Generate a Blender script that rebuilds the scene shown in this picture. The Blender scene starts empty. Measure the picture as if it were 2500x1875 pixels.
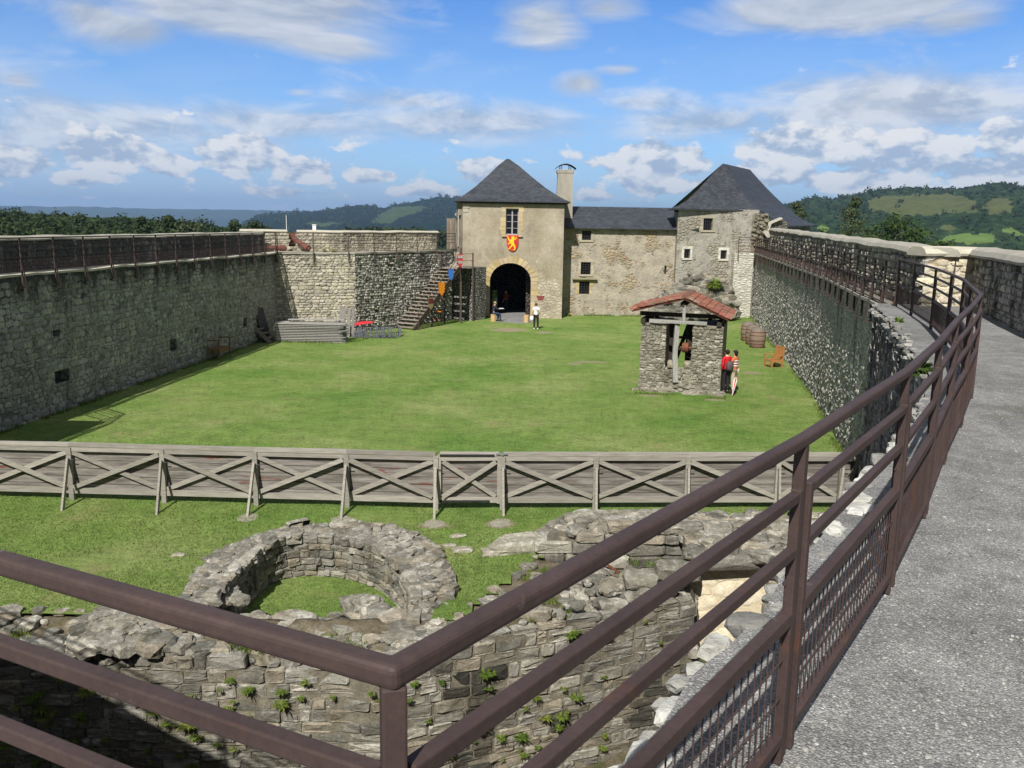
import bpy, math, random
from math import sin, cos, atan, atan2, tan, pi, radians, sqrt, hypot, floor
from mathutils import Vector, Matrix, noise
random.seed(7)
V = Vector
sc = bpy.context.scene
col = sc.collection
# ---------------------------------------------------------------- camera geometry (used to read real positions off the photograph)
FPX, PITCH, ROLL, EYE = 2150.0, atan(389 / 2150.0), 0.016, 6.5
def ray(px, py):
    x = (px - 1250) / FPX; y = -(py - 937.5) / FPX
    a = x * cos(ROLL) - y * sin(ROLL); b = x * sin(ROLL) + y * cos(ROLL)
    return V((a, cos(PITCH) + b * sin(PITCH), -sin(PITCH) + b * cos(PITCH)))
def G(px, py, z=0.0):                      # point at height z
    d = ray(px, py); return V((0, 0, EYE)) + d * ((z - EYE) / d.z)
def U(px, py, Y):                          # point at distance Y
    d = ray(px, py); return V((0, 0, EYE)) + d * (Y / d.y)
cam_d = bpy.data.cameras.new('camera'); cam = bpy.data.objects.new('camera', cam_d); col.objects.link(cam)
cam_d.sensor_width = 36; cam_d.lens = FPX / 2500 * 36; cam_d.clip_start = 0.05; cam_d.clip_end = 60000
r0 = V((1, 0, 0)); u0 = V((0, sin(PITCH), cos(PITCH))); f0 = V((0, cos(PITCH), -sin(PITCH)))
rr = r0 * cos(ROLL) + u0 * sin(ROLL); uu = u0 * cos(ROLL) - r0 * sin(ROLL)
cam.matrix_world = Matrix(((rr.x, uu.x, -f0.x, 0), (rr.y, uu.y, -f0.y, 0), (rr.z, uu.z, -f0.z, EYE), (0, 0, 0, 1)))
sc.camera = cam
# ---------------------------------------------------------------- tagging
def tag(o, label=None, cat=None, group=None, kind=None):
    if label: o['label'] = label
    if cat: o['category'] = cat
    if group: o['group'] = group
    if kind: o['kind'] = kind
    return o
def thing(name, label, cat, loc=(0, 0, 0), group=None):
    o = bpy.data.objects.new(name, None); col.objects.link(o); o.location = loc
    o.empty_display_size = 0.2
    return tag(o, label, cat, group)
def org(o):
    while o.parent: o = o.parent
    return V(o.location)
def copy_tree(o, parent=None):
    c = o.copy(); col.objects.link(c)
    if parent: c.parent = parent
    for ch in list(o.children): copy_tree(ch, c)
    return c
# ---------------------------------------------------------------- mesh builder
def h3(*a): return noise.noise(V(a)) 
ICO = None
def ico():
    global ICO
    if ICO: return ICO
    t = (1 + 5 ** .5) / 2
    vs = [V(p).normalized() for p in ((-1, t, 0), (1, t, 0), (-1, -t, 0), (1, -t, 0), (0, -1, t), (0, 1, t), (0, -1, -t), (0, 1, -t), (t, 0, -1), (t, 0, 1), (-t, 0, -1), (-t, 0, 1))]
    fs = [(0, 11, 5), (0, 5, 1), (0, 1, 7), (0, 7, 10), (0, 10, 11), (1, 5, 9), (5, 11, 4), (11, 10, 2), (10, 7, 6), (7, 1, 8), (3, 9, 4), (3, 4, 2), (3, 2, 6), (3, 6, 8), (3, 8, 9), (4, 9, 5), (2, 4, 11), (6, 2, 10), (8, 6, 7), (9, 8, 1)]
    base = (list(vs), list(fs)); cache = {}; nf = []
    def mid(a, b):
        k = (min(a, b), max(a, b))
        if k not in cache: vs.append(((vs[a] + vs[b]) / 2).normalized()); cache[k] = len(vs) - 1
        return cache[k]
    for a, b, c in fs:
        x, y, z = mid(a, b), mid(b, c), mid(c, a); nf += [(a, x, z), (b, y, x), (c, z, y), (x, y, z)]
    ICO = (base, (vs, nf)); return ICO
class MB:
    def __init__(s): s.v = []; s.f = []; s.t = []; s.m = []; s.vt = None
    def add(s, vs, fs, t=(1, 1, 1), mi=0):
        b = len(s.v); s.v += [V(p) for p in vs]
        for f in fs: s.f.append(tuple(i + b for i in f)); s.t.append(t); s.m.append(mi)
    def quad(s, a, b, c, d, t=(1, 1, 1), mi=0): s.add((a, b, c, d), ((0, 1, 2, 3),), t, mi)
    def box(s, c, sz, rz=0, t=(1, 1, 1), mi=0, M=None):
        c = V(c); x, y, z = sz[0] / 2, sz[1] / 2, sz[2] / 2
        R = M or Matrix.Rotation(rz, 3, 'Z')
        vs = [c + R @ V((i * x, j * y, k * z)) for k in (-1, 1) for i, j in ((-1, -1), (1, -1), (1, 1), (-1, 1))]
        s.add(vs, ((3, 2, 1, 0), (4, 5, 6, 7), (0, 1, 5, 4), (1, 2, 6, 5), (2, 3, 7, 6), (3, 0, 4, 7)), t, mi)
    def bar(s, p, q, w, h, up=(0, 0, 1), t=(1, 1, 1), mi=0, ext=0, jit=0):
        p, q = V(p), V(q); d = (q - p).normalized(); up = V(up)
        if abs(d.dot(up)) > .98: up = V((0, 1, 0)) if abs(d.y) < .9 else V((1, 0, 0))
        sx = d.cross(up).normalized(); sz = sx.cross(d).normalized()
        p = p - d * ext; q = q + d * ext
        vs = []
        for e in (p, q):
            for i, j in ((-1, -1), (1, -1), (1, 1), (-1, 1)):
                vs.append(e + sx * (i * w / 2 + random.uniform(-jit, jit)) + sz * (j * h / 2 + random.uniform(-jit, jit)))
        s.add(vs, ((3, 2, 1, 0), (4, 5, 6, 7), (0, 1, 5, 4), (1, 2, 6, 5), (2, 3, 7, 6), (3, 0, 4, 7)), t, mi)
    def wire(s, p, q, r, t=(1, 1, 1)):
        p, q = V(p), V(q); d = (q - p).normalized(); up = V((0, 0, 1)) if abs(d.z) < .9 else V((1, 0, 0))
        a = d.cross(up).normalized(); b = a.cross(d); vs = []
        for e in (p, q):
            for k in range(4): vs.append(e + (a * cos(k * pi / 2 + .78) + b * sin(k * pi / 2 + .78)) * r)
        s.add(vs, [(k, (k + 1) % 4, 4 + (k + 1) % 4, 4 + k) for k in range(4)], t)
    def tube(s, p, q, r0, r1=None, n=10, t=(1, 1, 1), mi=0, cap=True):
        p, q = V(p), V(q); r1 = r0 if r1 is None else r1
        d = (q - p).normalized(); up = V((0, 0, 1)) if abs(d.z) < .9 else V((1, 0, 0))
        a = d.cross(up).normalized(); b = a.cross(d); vs = []
        for e, r in ((p, r0), (q, r1)):
            for k in range(n): vs.append(e + (a * cos(2 * pi * k / n) + b * sin(2 * pi * k / n)) * r)
        fs = [(k, n + k, n + (k + 1) % n, (k + 1) % n) for k in range(n)]
        if cap: fs += [tuple(range(n)), tuple(range(2 * n - 1, n - 1, -1))]
        s.add(vs, fs, t, mi)
    def lathe(s, c, prof, n=20, t=(1, 1, 1), mi=0, caps=True):
        c = V(c); vs = []; fs = []
        for r, z in prof:
            for k in range(n): vs.append(c + V((r * cos(2 * pi * k / n), r * sin(2 * pi * k / n), z)))
        for i in range(len(prof) - 1):
            for k in range(n): fs.append((i * n + k, i * n + (k + 1) % n, (i + 1) * n + (k + 1) % n, (i + 1) * n + k))
        if caps: fs += [tuple(range(n - 1, -1, -1)), tuple((len(prof) - 1) * n + k for k in range(n))]
        s.add(vs, fs, t, mi)
    def prism(s, poly, z0, z1, t=(1, 1, 1), mi=0, top=True, bot=False, mt=None):
        n = len(poly); zt = z1 if callable(z1) else (lambda i: z1)
        vs = [V((p[0], p[1], z0)) for p in poly] + [V((p[0], p[1], zt(i))) for i, p in enumerate(poly)]
        s.add(vs, [(i, (i + 1) % n, n + (i + 1) % n, n + i) for i in range(n)], t, mi)
        if top: s.add(vs[n:], (tuple(range(n)),), t, mi if mt is None else mt)
        if bot: s.add(vs[:n], (tuple(range(n - 1, -1, -1)),), t, mi)
    def rock(s, c, sx, sy, sz, seed=0, lod=1, t=(1, 1, 1), rz=None, rough=.35):
        vs, fs = ico()[lod]; rz = random.uniform(0, 6.28) if rz is None else rz
        R = Matrix.Rotation(rz, 3, 'Z'); c = V(c); out = []
        for p in vs:
            k = 1 + rough * noise.noise(p * 1.1 + V((seed * 3.7, seed * 1.3, 0))) + rough * .5 * noise.noise(p * 2.6 + V((0, seed * 2.1, 5)))
            q = V((max(-.72, min(.72, p.x)) * 1.25, max(-.72, min(.72, p.y)) * 1.25, max(-.7, min(.62, p.z)) * 1.3)) * k
            out.append(c + R @ V((q.x * sx, q.y * sy, q.z * sz)))
        s.add(out, fs, t)
    def block(s, c, ud, nd, w, h, d, t=(1, 1, 1), j=.03, up=(0, 0, 1)):   # one rough-faced stone set in a wall: ud along, nd out of the wall
        ud, nd, up = V(ud), V(nd), V(up); c = V(c); R = random.uniform; k = .13
        ring = [(-.5 + k * R(.5, 1.1), -.5), (.5 - k * R(.5, 1.1), -.5), (.5, -.5 + k * R(.6, 1.3)), (.5, .5 - k * R(.6, 1.3)), (.5 - k * R(.5, 1.1), .5), (-.5 + k * R(.5, 1.1), .5), (-.5, .5 - k * R(.6, 1.3)), (-.5, -.5 + k * R(.6, 1.3))]
        ring = [((a + R(-j, j)) * w, (b + R(-j, j)) * h) for a, b in ring]
        vs = []
        m = min(.07, min(w, h) * .2)
        sx, sy = 1 - m / w * 1.2, 1 - m / h * 1.2
        tl = R(-.12, .12); tv = R(-.15, .15)
        for (dd, ax, ay) in ((-.15, 1, 1), (d * .45, 1, 1), (d * .85, (1 + sx) / 2, (1 + sy) / 2), (d, sx - .06, sy - .06)):
            for a, b in ring: vs.append(c + ud * a * ax + up * b * ay + nd * (dd + (tl * a + tv * b if dd > d * .5 else 0) + (R(-.018, .018) if dd > 0 else 0)))
        vs.append(c + nd * (d * 1.08 + R(-.02, .02)))
        fs = []
        for r in range(3):
            for i in range(8): fs.append((r * 8 + i, r * 8 + (i + 1) % 8, r * 8 + 8 + (i + 1) % 8, r * 8 + 8 + i))
        fs += [(24 + i, 24 + (i + 1) % 8, 32) for i in range(8)]
        s.add(vs, fs, t)
    def chip(s, c, ud, nd, w, h, d, t):              # light version of block for the big rubble walls: rounded irregular stone face
        R = random.uniform; a0 = R(0, .8); up = V((0, 0, 1)); vs = []; n = 7
        rad = [(R(.82, 1.12), a0 + 2 * pi * i / n + R(-.2, .2)) for i in range(n)]
        pts = [(max(-.5, min(.5, .6 * r * cos(a))) * w, max(-.5, min(.5, .6 * r * sin(a))) * h) for r, a in rad]
        tl, tv = R(-.3, .3) * d / w, R(-.3, .3) * d / h
        for x, z in pts: vs.append(c + ud * x + up * z - nd * .03)
        for x, z in pts: vs.append(c + ud * x * .93 + up * z * .93 + nd * (d * .55 + tl * x + tv * z))
        for x, z in pts: vs.append(c + ud * x * .6 + up * z * .6 + nd * (d + tl * x + tv * z + R(-.15, .15) * d))
        fs = [(k * n + i, k * n + (i + 1) % n, k * n + n + (i + 1) % n, k * n + n + i) for k in (0, 1) for i in range(n)] + [tuple(range(2 * n, 3 * n))]
        s.add(vs, fs, t)
    def build(s, name, mat, parent=None, loc=None, smooth=False):
        me = bpy.data.meshes.new(name)
        o = bpy.data.objects.new(name, me); col.objects.link(o)
        if parent is not None: o.parent = parent; og = org(parent)
        elif loc is not None: og = V(loc); o.location = og
        else:
            og = V((0, 0, 0))
        me.from_pydata([tuple(p - og) for p in s.v], [], s.f)
        mats = mat if isinstance(mat, (list, tuple)) else [mat]
        for m in mats: me.materials.append(m)
        if len(mats) > 1: me.polygons.foreach_set('material_index', s.m)
        uvl = me.uv_layers.new(name='UVMap'); ta = me.color_attributes.new('tint', 'FLOAT_COLOR', 'CORNER')
        nl = len(me.loops); uv = [0.0] * (2 * nl); tc = [1.0] * (4 * nl)
        for pi_, p in enumerate(me.polygons):
            n = p.normal; t = s.t[pi_]
            if abs(n.z) > .96: e1, e2 = V((1, 0, 0)), V((0, 1, 0))
            else:
                e1 = V((-n.y, n.x, 0)).normalized(); e2 = n.cross(e1)
                if e2.z < 0: e2 = -e2
            for li in p.loop_indices:
                q = s.v[me.loops[li].vertex_index]
                uv[2 * li] = q.dot(e1); uv[2 * li + 1] = q.dot(e2)
                tc[4 * li:4 * li + 3] = s.vt[me.loops[li].vertex_index] if s.vt else t
        me.uv_layers['UVMap'].data.foreach_set('uv', uv); me.color_attributes['tint'].data.foreach_set('color', tc)
        if smooth: me.polygons.foreach_set('use_smooth', [True] * len(me.polygons))
        me.update()
        return o
def unit2(a, b):
    d = V((b[0] - a[0], b[1] - a[1], 0)); return d.normalized(), d.length
def facade(mb, p0, p1, z0, z1, holes, depth=.3, t=(1, 1, 1), mi=0):
    """vertical wall face from p0 (left) to p1 (right, seen from outside) with real openings and reveals"""
    d, L = unit2(p0, p1); n = V((d.y, -d.x, 0)); P = lambda u, v, k=0: V((p0[0], p0[1], 0)) + d * u + V((0, 0, v)) - n * k
    us = sorted({0, L, *[x for h in holes for x in h[:2]]}); zs = sorted({z0, z1, *[x for h in holes for x in h[2:4]]})
    for a, b in zip(us, us[1:]):
        for c, e in zip(zs, zs[1:]):
            m = ((a + b) / 2, (c + e) / 2)
            if any(h[0] < m[0] < h[1] and h[2] < m[1] < h[3] for h in holes): continue
            mb.quad(P(a, c), P(b, c), P(b, e), P(a, e), t, mi)
    for h in holes:
        a, b, c, e = h[:4]; k = depth
        mb.quad(P(a, c), P(a, e), P(a, e, k), P(a, c, k), t, mi); mb.quad(P(b, c), P(b, c, k), P(b, e, k), P(b, e), t, mi)
        mb.quad(P(a, e), P(b, e), P(b, e, k), P(a, e, k), t, mi); mb.quad(P(a, c), P(a, c, k), P(b, c, k), P(b, c), t, mi)
    return P, d, n
def chipwall(mb, pts, z0, z1, hr=(.11, .24), wr=(.14, .42), d=(.02, .07), fill=.95, skip=None, dark=.0, warm=.94):
    """face a wall along a polyline (wall face is to the right-hand side of travel) with individual rubble stones"""
    L = [0.0]
    for a, b in zip(pts, pts[1:]): L.append(L[-1] + hypot(b[0] - a[0], b[1] - a[1]))
    def at(u):
        k = 0
        while k < len(pts) - 2 and L[k + 1] < u: k += 1
        a, b = pts[k], pts[k + 1]; f = (u - L[k]) / max(1e-6, L[k + 1] - L[k]); dv = V((b[0] - a[0], b[1] - a[1], 0)).normalized()
        return V((lerp(a[0], b[0], f), lerp(a[1], b[1], f), 0)), dv, V((dv.y, -dv.x, 0))
    u = 0
    z = z0
    while z < (z1(0) if callable(z1) else z1) + .4:
        h = random.uniform(*hr); u = random.uniform(-.2, 0)
        while u < L[-1]:
            w = random.uniform(*wr) * (1.35 if h > .19 else 1); uc = u + w / 2; u += w
            if uc < .05 or uc > L[-1] - .05 or random.random() > fill: continue
            zc = z + h / 2 + .05 * noise.noise(V((uc * .7, z, 3)))
            if zc + h * .4 > (z1(uc) if callable(z1) else z1): continue
            if skip and skip(uc, zc): continue
            p, dv, n = at(uc); g = random.uniform(.68, 1.22) * (1 if random.random() > dark else .45); p.z = zc
            mb.chip(p, dv, n, w * .97, h * .97, random.uniform(*d), (g, g * random.uniform(.96, 1.0), g * random.uniform(warm - .05, warm + .05)))
        z += h * .97
def lerp(a, b, t): return a + (b - a) * t
def sweep(mb, path, prof, closed=False, t=(1, 1, 1), jz=0, seed=0):
    """sweep a closed (across, z) profile along a path of 3-D points; across = right-hand side of travel"""
    n = len(path); m = len(prof); vs = []
    for i, p in enumerate(path):
        a = path[max(0, i - 1)]; b = path[min(n - 1, i + 1)]
        d = V((b[0] - a[0], b[1] - a[1], 0)).normalized(); r = V((d.y, -d.x, 0))
        dz = jz * noise.noise(V((i * .37, seed, 1.3))) if jz else 0; dx = jz * noise.noise(V((i * .41, seed, 7.3))) if jz else 0
        for x, z in prof: vs.append(V(p) + r * (x + dx) + V((0, 0, z + dz)))
    fs = []
    for i in range(n - 1):
        for k in range(m): fs.append((i * m + k, (i + 1) * m + k, (i + 1) * m + (k + 1) % m, i * m + (k + 1) % m))
    fs += [tuple(range(m)), tuple((n - 1) * m + k for k in range(m - 1, -1, -1))]
    mb.add(vs, fs, t)
def subdiv(pts, step):
    out = [V(pts[0])]
    for a, b in zip(pts, pts[1:]):
        a, b = V(a), V(b); k = max(1, int((b - a).length / step))
        out += [a.lerp(b, (i + 1) / k) for i in range(k)]
    return out
def sample(pts, step):
    L = [0]
    for a, b in zip(pts, pts[1:]): L.append(L[-1] + (V(b) - V(a)).length)
    n = max(1, round(L[-1] / step)); out = []
    for i in range(n + 1):
        s = L[-1] * i / n; k = 0
        while k < len(pts) - 2 and L[k + 1] < s: k += 1
        f = (s - L[k]) / max(1e-6, L[k + 1] - L[k]); d = (V(pts[k + 1]) - V(pts[k])).normalized()
        out.append((V(pts[k]).lerp(V(pts[k + 1]), f), d))
    return out
# ================================================================ materials
class NT:
    def __init__(s, name):
        s.mat = bpy.data.materials.new(name); s.mat.use_nodes = True; s.t = s.mat.node_tree; s.t.nodes.clear()
        s.out = s.n('ShaderNodeOutputMaterial'); s.b = s.n('ShaderNodeBsdfPrincipled'); s.l(s.b.outputs[0], s.out.inputs[0])
    def n(s, typ, **kw):
        x = s.t.nodes.new(typ)
        for k, v in kw.items():
            if isinstance(getattr(x, k, None), bpy.types.bpy_prop_collection) or k == 'inputs': continue
            setattr(x, k, v)
        return x
    def l(s, a, b): s.t.links.new(a, b); return a
    def val(s, sock, v):
        if hasattr(v, 'is_linked') or isinstance(v, bpy.types.NodeSocket): s.l(v, sock)
        else: sock.default_value = v
    def uv(s): return s.n('ShaderNodeUVMap', uv_map='UVMap').outputs[0]
    def obj(s): return s.n('ShaderNodeTexCoord').outputs['Object']
    def pos(s): return s.n('ShaderNodeNewGeometry').outputs['Position']
    def map(s, vec, sc=(1, 1, 1), loc=(0, 0, 0), rot=(0, 0, 0)):
        m = s.n('ShaderNodeMapping'); s.l(vec, m.inputs[0]); m.inputs[1].default_value = loc; m.inputs[2].default_value = rot; m.inputs[3].default_value = sc; return m.outputs[0]
    def noise(s, vec, scale, detail=4, rough=.55, dist=0, out=0):
        x = s.n('ShaderNodeTexNoise'); s.l(vec, x.inputs['Vector']); x.inputs['Scale'].default_value = scale; x.inputs['Detail'].default_value = detail
        x.inputs['Roughness'].default_value = rough; x.inputs['Distortion'].default_value = dist; return x.outputs[out]
    def vor(s, vec, scale, feature='F1', dim='2D', rand=1, out='Distance'):
        x = s.n('ShaderNodeTexVoronoi', feature=feature, voronoi_dimensions=dim); s.l(vec, x.inputs['Vector']); x.inputs['Scale'].default_value = scale
        x.inputs['Randomness'].default_value = rand; return x.outputs[out]
    def ramp(s, f, stops, interp='LINEAR'):
        x = s.n('ShaderNodeValToRGB'); s.l(f, x.inputs[0]); cr = x.color_ramp; cr.interpolation = interp
        while len(cr.elements) < len(stops): cr.elements.new(.5)
        for e, (p, c) in zip(cr.elements, stops):
            e.position = p; e.color = (c, c, c, 1) if isinstance(c, (int, float)) else (*c, 1)
        return x.outputs[0]
    def mix(s, f, a, b, mode='MIX'):
        x = s.n('ShaderNodeMix', data_type='RGBA', blend_type=mode)
        for sock, v in ((x.inputs[0], f), (x.inputs[6], a), (x.inputs[7], b)):
            if isinstance(v, bpy.types.NodeSocket): s.l(v, sock)
            elif isinstance(v, (int, float)): sock.default_value = v if sock == x.inputs[0] else (v, v, v, 1)
            else: sock.default_value = (*v, 1)
        return x.outputs[2]
    def math(s, op, a, b=0.0, c=None):
        x = s.n('ShaderNodeMath', operation=op)
        for i, v in enumerate((a, b) if c is None else (a, b, c)):
            if isinstance(v, bpy.types.NodeSocket): s.l(v, x.inputs[i])
            else: x.inputs[i].default_value = v
        return x.outputs[0]
    def mr(s, v, a, b, c=0, d=1):
        x = s.n('ShaderNodeMapRange'); s.l(v, x.inputs[0])
        for i, k in enumerate((a, b, c, d)): x.inputs[i + 1].default_value = k
        return x.outputs[0]
    def sep(s, v):
        x = s.n('ShaderNodeSeparateXYZ'); s.l(v, x.inputs[0]); return x.outputs
    def comb(s, a, b, c=0.0):
        x = s.n('ShaderNodeCombineXYZ')
        for i, v in enumerate((a, b, c)):
            if isinstance(v, bpy.types.NodeSocket): s.l(v, x.inputs[i])
            else: x.inputs[i].default_value = v
        return x.outputs[0]
    def vadd(s, a, b, op='ADD'):
        x = s.n('ShaderNodeVectorMath', operation=op); s.l(a, x.inputs[0])
        if isinstance(b, bpy.types.NodeSocket): s.l(b, x.inputs[1])
        else: x.inputs[1].default_value = b
        return x.outputs[0]
    def tint(s, c): return s.mix(1.0, c, s.n('ShaderNodeAttribute', attribute_name='tint').outputs[0], 'MULTIPLY')
    def done(s, color, rough=.85, height=None, bs=.5, bd=.02, metal=0, spec=.25, notint=False):
        c = color if notint else s.tint(color)
        s.l(c, s.b.inputs['Base Color']); s.b.inputs['Metallic'].default_value = metal; s.b.inputs['Specular IOR Level'].default_value = spec
        if isinstance(rough, bpy.types.NodeSocket): s.l(rough, s.b.inputs['Roughness'])
        else: s.b.inputs['Roughness'].default_value = rough
        if height is not None:
            b = s.n('ShaderNodeBump'); b.inputs['Strength'].default_value = bs; b.inputs['Distance'].default_value = bd
            s.l(height, b.inputs['Height']); s.l(b.outputs[0], s.b.inputs['Normal'])
        return s.mat
def rubble(name, cols, mortar, sx=3.2, sy=4.4, edge=.07, bs=.9, bd=.05, stain=None, stain_col=(.02, .02, .018), patch=None, dist=.35, topdark=None, mfill=.9, warmth=None, stretch=(1.6, .22)):
    """random rubble masonry in metres of wall surface; stain = (lo, hi) threshold of streaky weathering"""
    s = NT(name); uv = s.uv()
    w = s.n('ShaderNodeTexNoise'); s.l(uv, w.inputs['Vector']); w.inputs['Scale'].default_value = 2.2; w.inputs['Detail'].default_value = 3
    wv = s.vadd(uv, s.vadd(s.vadd(w.outputs[1], (-.5, -.5, -.5)), (dist * .45,) * 3, 'MULTIPLY'))
    wv = s.vadd(wv, s.vadd(s.vadd(s.noise(uv, 11, 3, .6, 0, 1), (-.5, -.5, -.5)), (dist * .2,) * 3, 'MULTIPLY'))
    m = s.map(wv, (sx, sy, 1))
    rnd = s.sep(s.vor(m, 1, out='Color')); ed = s.vor(m, 1, 'DISTANCE_TO_EDGE')
    base = s.ramp(rnd[0], [(i / max(1, len(cols) - 1), c) for i, c in enumerate(cols)])
    fine = s.noise(uv, 26, 5, .65); mid = s.noise(uv, 5, 4, .6)
    base = s.mix(.55, base, s.ramp(fine, [(.25, .55), (.75, 1.4)]), 'MULTIPLY')
    base = s.mix(.6, base, s.ramp(mid, [(.3, .6), (.7, 1.3)]), 'MULTIPLY')
    jm = s.math('ADD', ed, s.math('MULTIPLY', s.math('SUBTRACT', fine, .5), .09))
    f1 = s.vor(m, 1)
    rk = s.ramp(s.math('ADD', f1, s.math('MULTIPLY', s.math('SUBTRACT', mid, .5), .5)), [(.46, 0), (.66, 1)])
    mk = s.math('MAXIMUM', s.ramp(jm, [(edge * .35, 1), (edge * 1.3, 0)]), rk)
    mk = s.math('MULTIPLY', mk, mfill)
    c = s.mix(mk, base, s.mix(.6, mortar, s.ramp(fine, [(.25, .5), (.75, 1.4)]), 'MULTIPLY'))
    big = s.noise(uv, .35, 4, .6)
    c = s.mix(.6, c, s.ramp(big, [(.3, .7), (.7, 1.22)]), 'MULTIPLY')
    if warmth: c = s.mix(s.math('MULTIPLY', s.ramp(s.noise(uv, 1.1, 5, .65), [(.54, 0), (.68, 1)]), .6), c, s.mix(.6, warmth, s.ramp(mid, [(.3, .6), (.7, 1.4)]), 'MULTIPLY'))
    if patch:                                   # patches of old render
        pk = s.ramp(s.math('ADD', s.noise(uv, .55, 6, .65), s.math('MULTIPLY', s.math('SUBTRACT', mid, .5), .35)), [(patch[0], 0), (patch[0] + .06, 1)])
        pc = s.mix(s.ramp(s.noise(uv, 1.6, 6, .7), [(.38, 0), (.64, 1)]), patch[1], tuple(v * k for v, k in zip(patch[1], (.66, .68, .72))))
        c = s.mix(s.math('MULTIPLY', pk, patch[2]), c, s.mix(.7, pc, s.ramp(fine, [(.3, .72), (.72, 1.22)]), 'MULTIPLY'))
    if stain:
        st = s.noise(s.map(uv, (stretch[0], stretch[1], 1)), 1, 6, .68); st2 = s.noise(uv, 9, 4, .7)
        sv = s.math('ADD', st, s.math('MULTIPLY', s.math('SUBTRACT', st2, .5), .45))
        if topdark: sv = s.math('ADD', sv, s.mr(s.sep(uv)[1], topdark[0], topdark[1], 0, topdark[2]))
        k = s.ramp(sv, [(stain[0], 0), (stain[1], 1)])
        c = s.mix(s.math('MULTIPLY', k, .88), c, stain_col)
    h = s.math('MULTIPLY', s.math('SUBTRACT', 1, mk), s.ramp(jm, [(0, .5), (.5, 1)]))
    h = s.math('ADD', h, s.math('MULTIPLY', rnd[1], .5))
    if patch: h = s.math('ADD', s.math('MULTIPLY', h, s.math('SUBTRACT', 1.0, s.math('MULTIPLY', pk, .93))), s.math('MULTIPLY', s.math('ADD', mid, big), .9))
    h = s.math('ADD', h, s.math('MULTIPLY', fine, .28))
    return s.done(c, .93, h, bs, bd)
M = {}
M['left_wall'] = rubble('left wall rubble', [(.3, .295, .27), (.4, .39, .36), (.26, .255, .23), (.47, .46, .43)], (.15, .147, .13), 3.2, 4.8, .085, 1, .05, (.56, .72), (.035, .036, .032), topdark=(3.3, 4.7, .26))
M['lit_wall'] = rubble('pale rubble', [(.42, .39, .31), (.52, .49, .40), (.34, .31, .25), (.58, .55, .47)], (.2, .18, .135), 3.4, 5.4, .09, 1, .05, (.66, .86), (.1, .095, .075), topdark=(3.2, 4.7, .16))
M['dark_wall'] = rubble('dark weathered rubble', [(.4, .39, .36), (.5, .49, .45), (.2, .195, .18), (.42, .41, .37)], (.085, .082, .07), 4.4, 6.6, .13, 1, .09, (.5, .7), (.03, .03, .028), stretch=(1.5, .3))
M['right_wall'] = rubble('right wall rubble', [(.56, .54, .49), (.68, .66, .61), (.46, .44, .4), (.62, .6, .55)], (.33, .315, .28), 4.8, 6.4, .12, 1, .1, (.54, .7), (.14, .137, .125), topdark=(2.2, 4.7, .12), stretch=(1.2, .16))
M['right_parapet'] = rubble('dark parapet rubble', [(.46, .44, .39), (.54, .51, .46), (.34, .32, .28)], (.14, .13, .11), 4.6, 5.8, .12, 1, .1, (.44, .62), (.04, .039, .034), stretch=(1.6, .3))
M['terrace_wall'] = rubble('lime streaked rubble', [(.36, .36, .34), (.46, .46, .44), (.25, .25, .24)], (.1, .1, .095), 3.4, 4.6, .1, 1, .08, (.44, .62), (.05, .05, .048), stretch=(1.8, .1))
M['niche_wall'] = rubble('cream rubble', [(.6, .55, .43), (.68, .63, .52), (.5, .45, .34)], (.36, .3, .19), 2.8, 3.9, .1, .9, .05)
M['long_wall'] = rubble('ochre rubble wall', [(.36, .28, .18), (.44, .36, .25), (.3, .24, .17), (.46, .36, .22), (.4, .25, .15)], (.33, .28, .2), 3.2, 5.6, .12, 1, .06, (.64, .82), (.15, .135, .11), patch=(.42, (.43, .38, .3), .9), warmth=(.44, .29, .15))
M['chapel_wall'] = rubble('grey buff rubble wall', [(.38, .35, .28), (.46, .43, .36), (.31, .28, .22), (.5, .46, .39)], (.31, .275, .2), 3.2, 5.6, .12, 1, .06, (.58, .76), (.14, .13, .1), patch=(.45, (.44, .41, .345), .85))
M['pier_wall'] = rubble('pale plastered rubble', [(.55, .52, .44), (.62, .6, .52), (.42, .4, .33)], (.5, .47, .38), 2.4, 7, .1, .9, .05, (.58, .75), (.24, .225, .18), stretch=(1.2, .14))
M['well_wall'] = rubble('well house rubble', [(.33, .31, .26), (.42, .39, .33), (.26, .23, .18), (.46, .44, .39)], (.31, .285, .23), 4.0, 6.4, .1, 1, .04, (.68, .9), (.15, .14, .11))
M['cream_plaster'] = rubble('cream recess plaster', [(.66, .58, .42), (.72, .65, .5)], (.55, .47, .32), 1.6, 3.5, .05, .6, .03)
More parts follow.
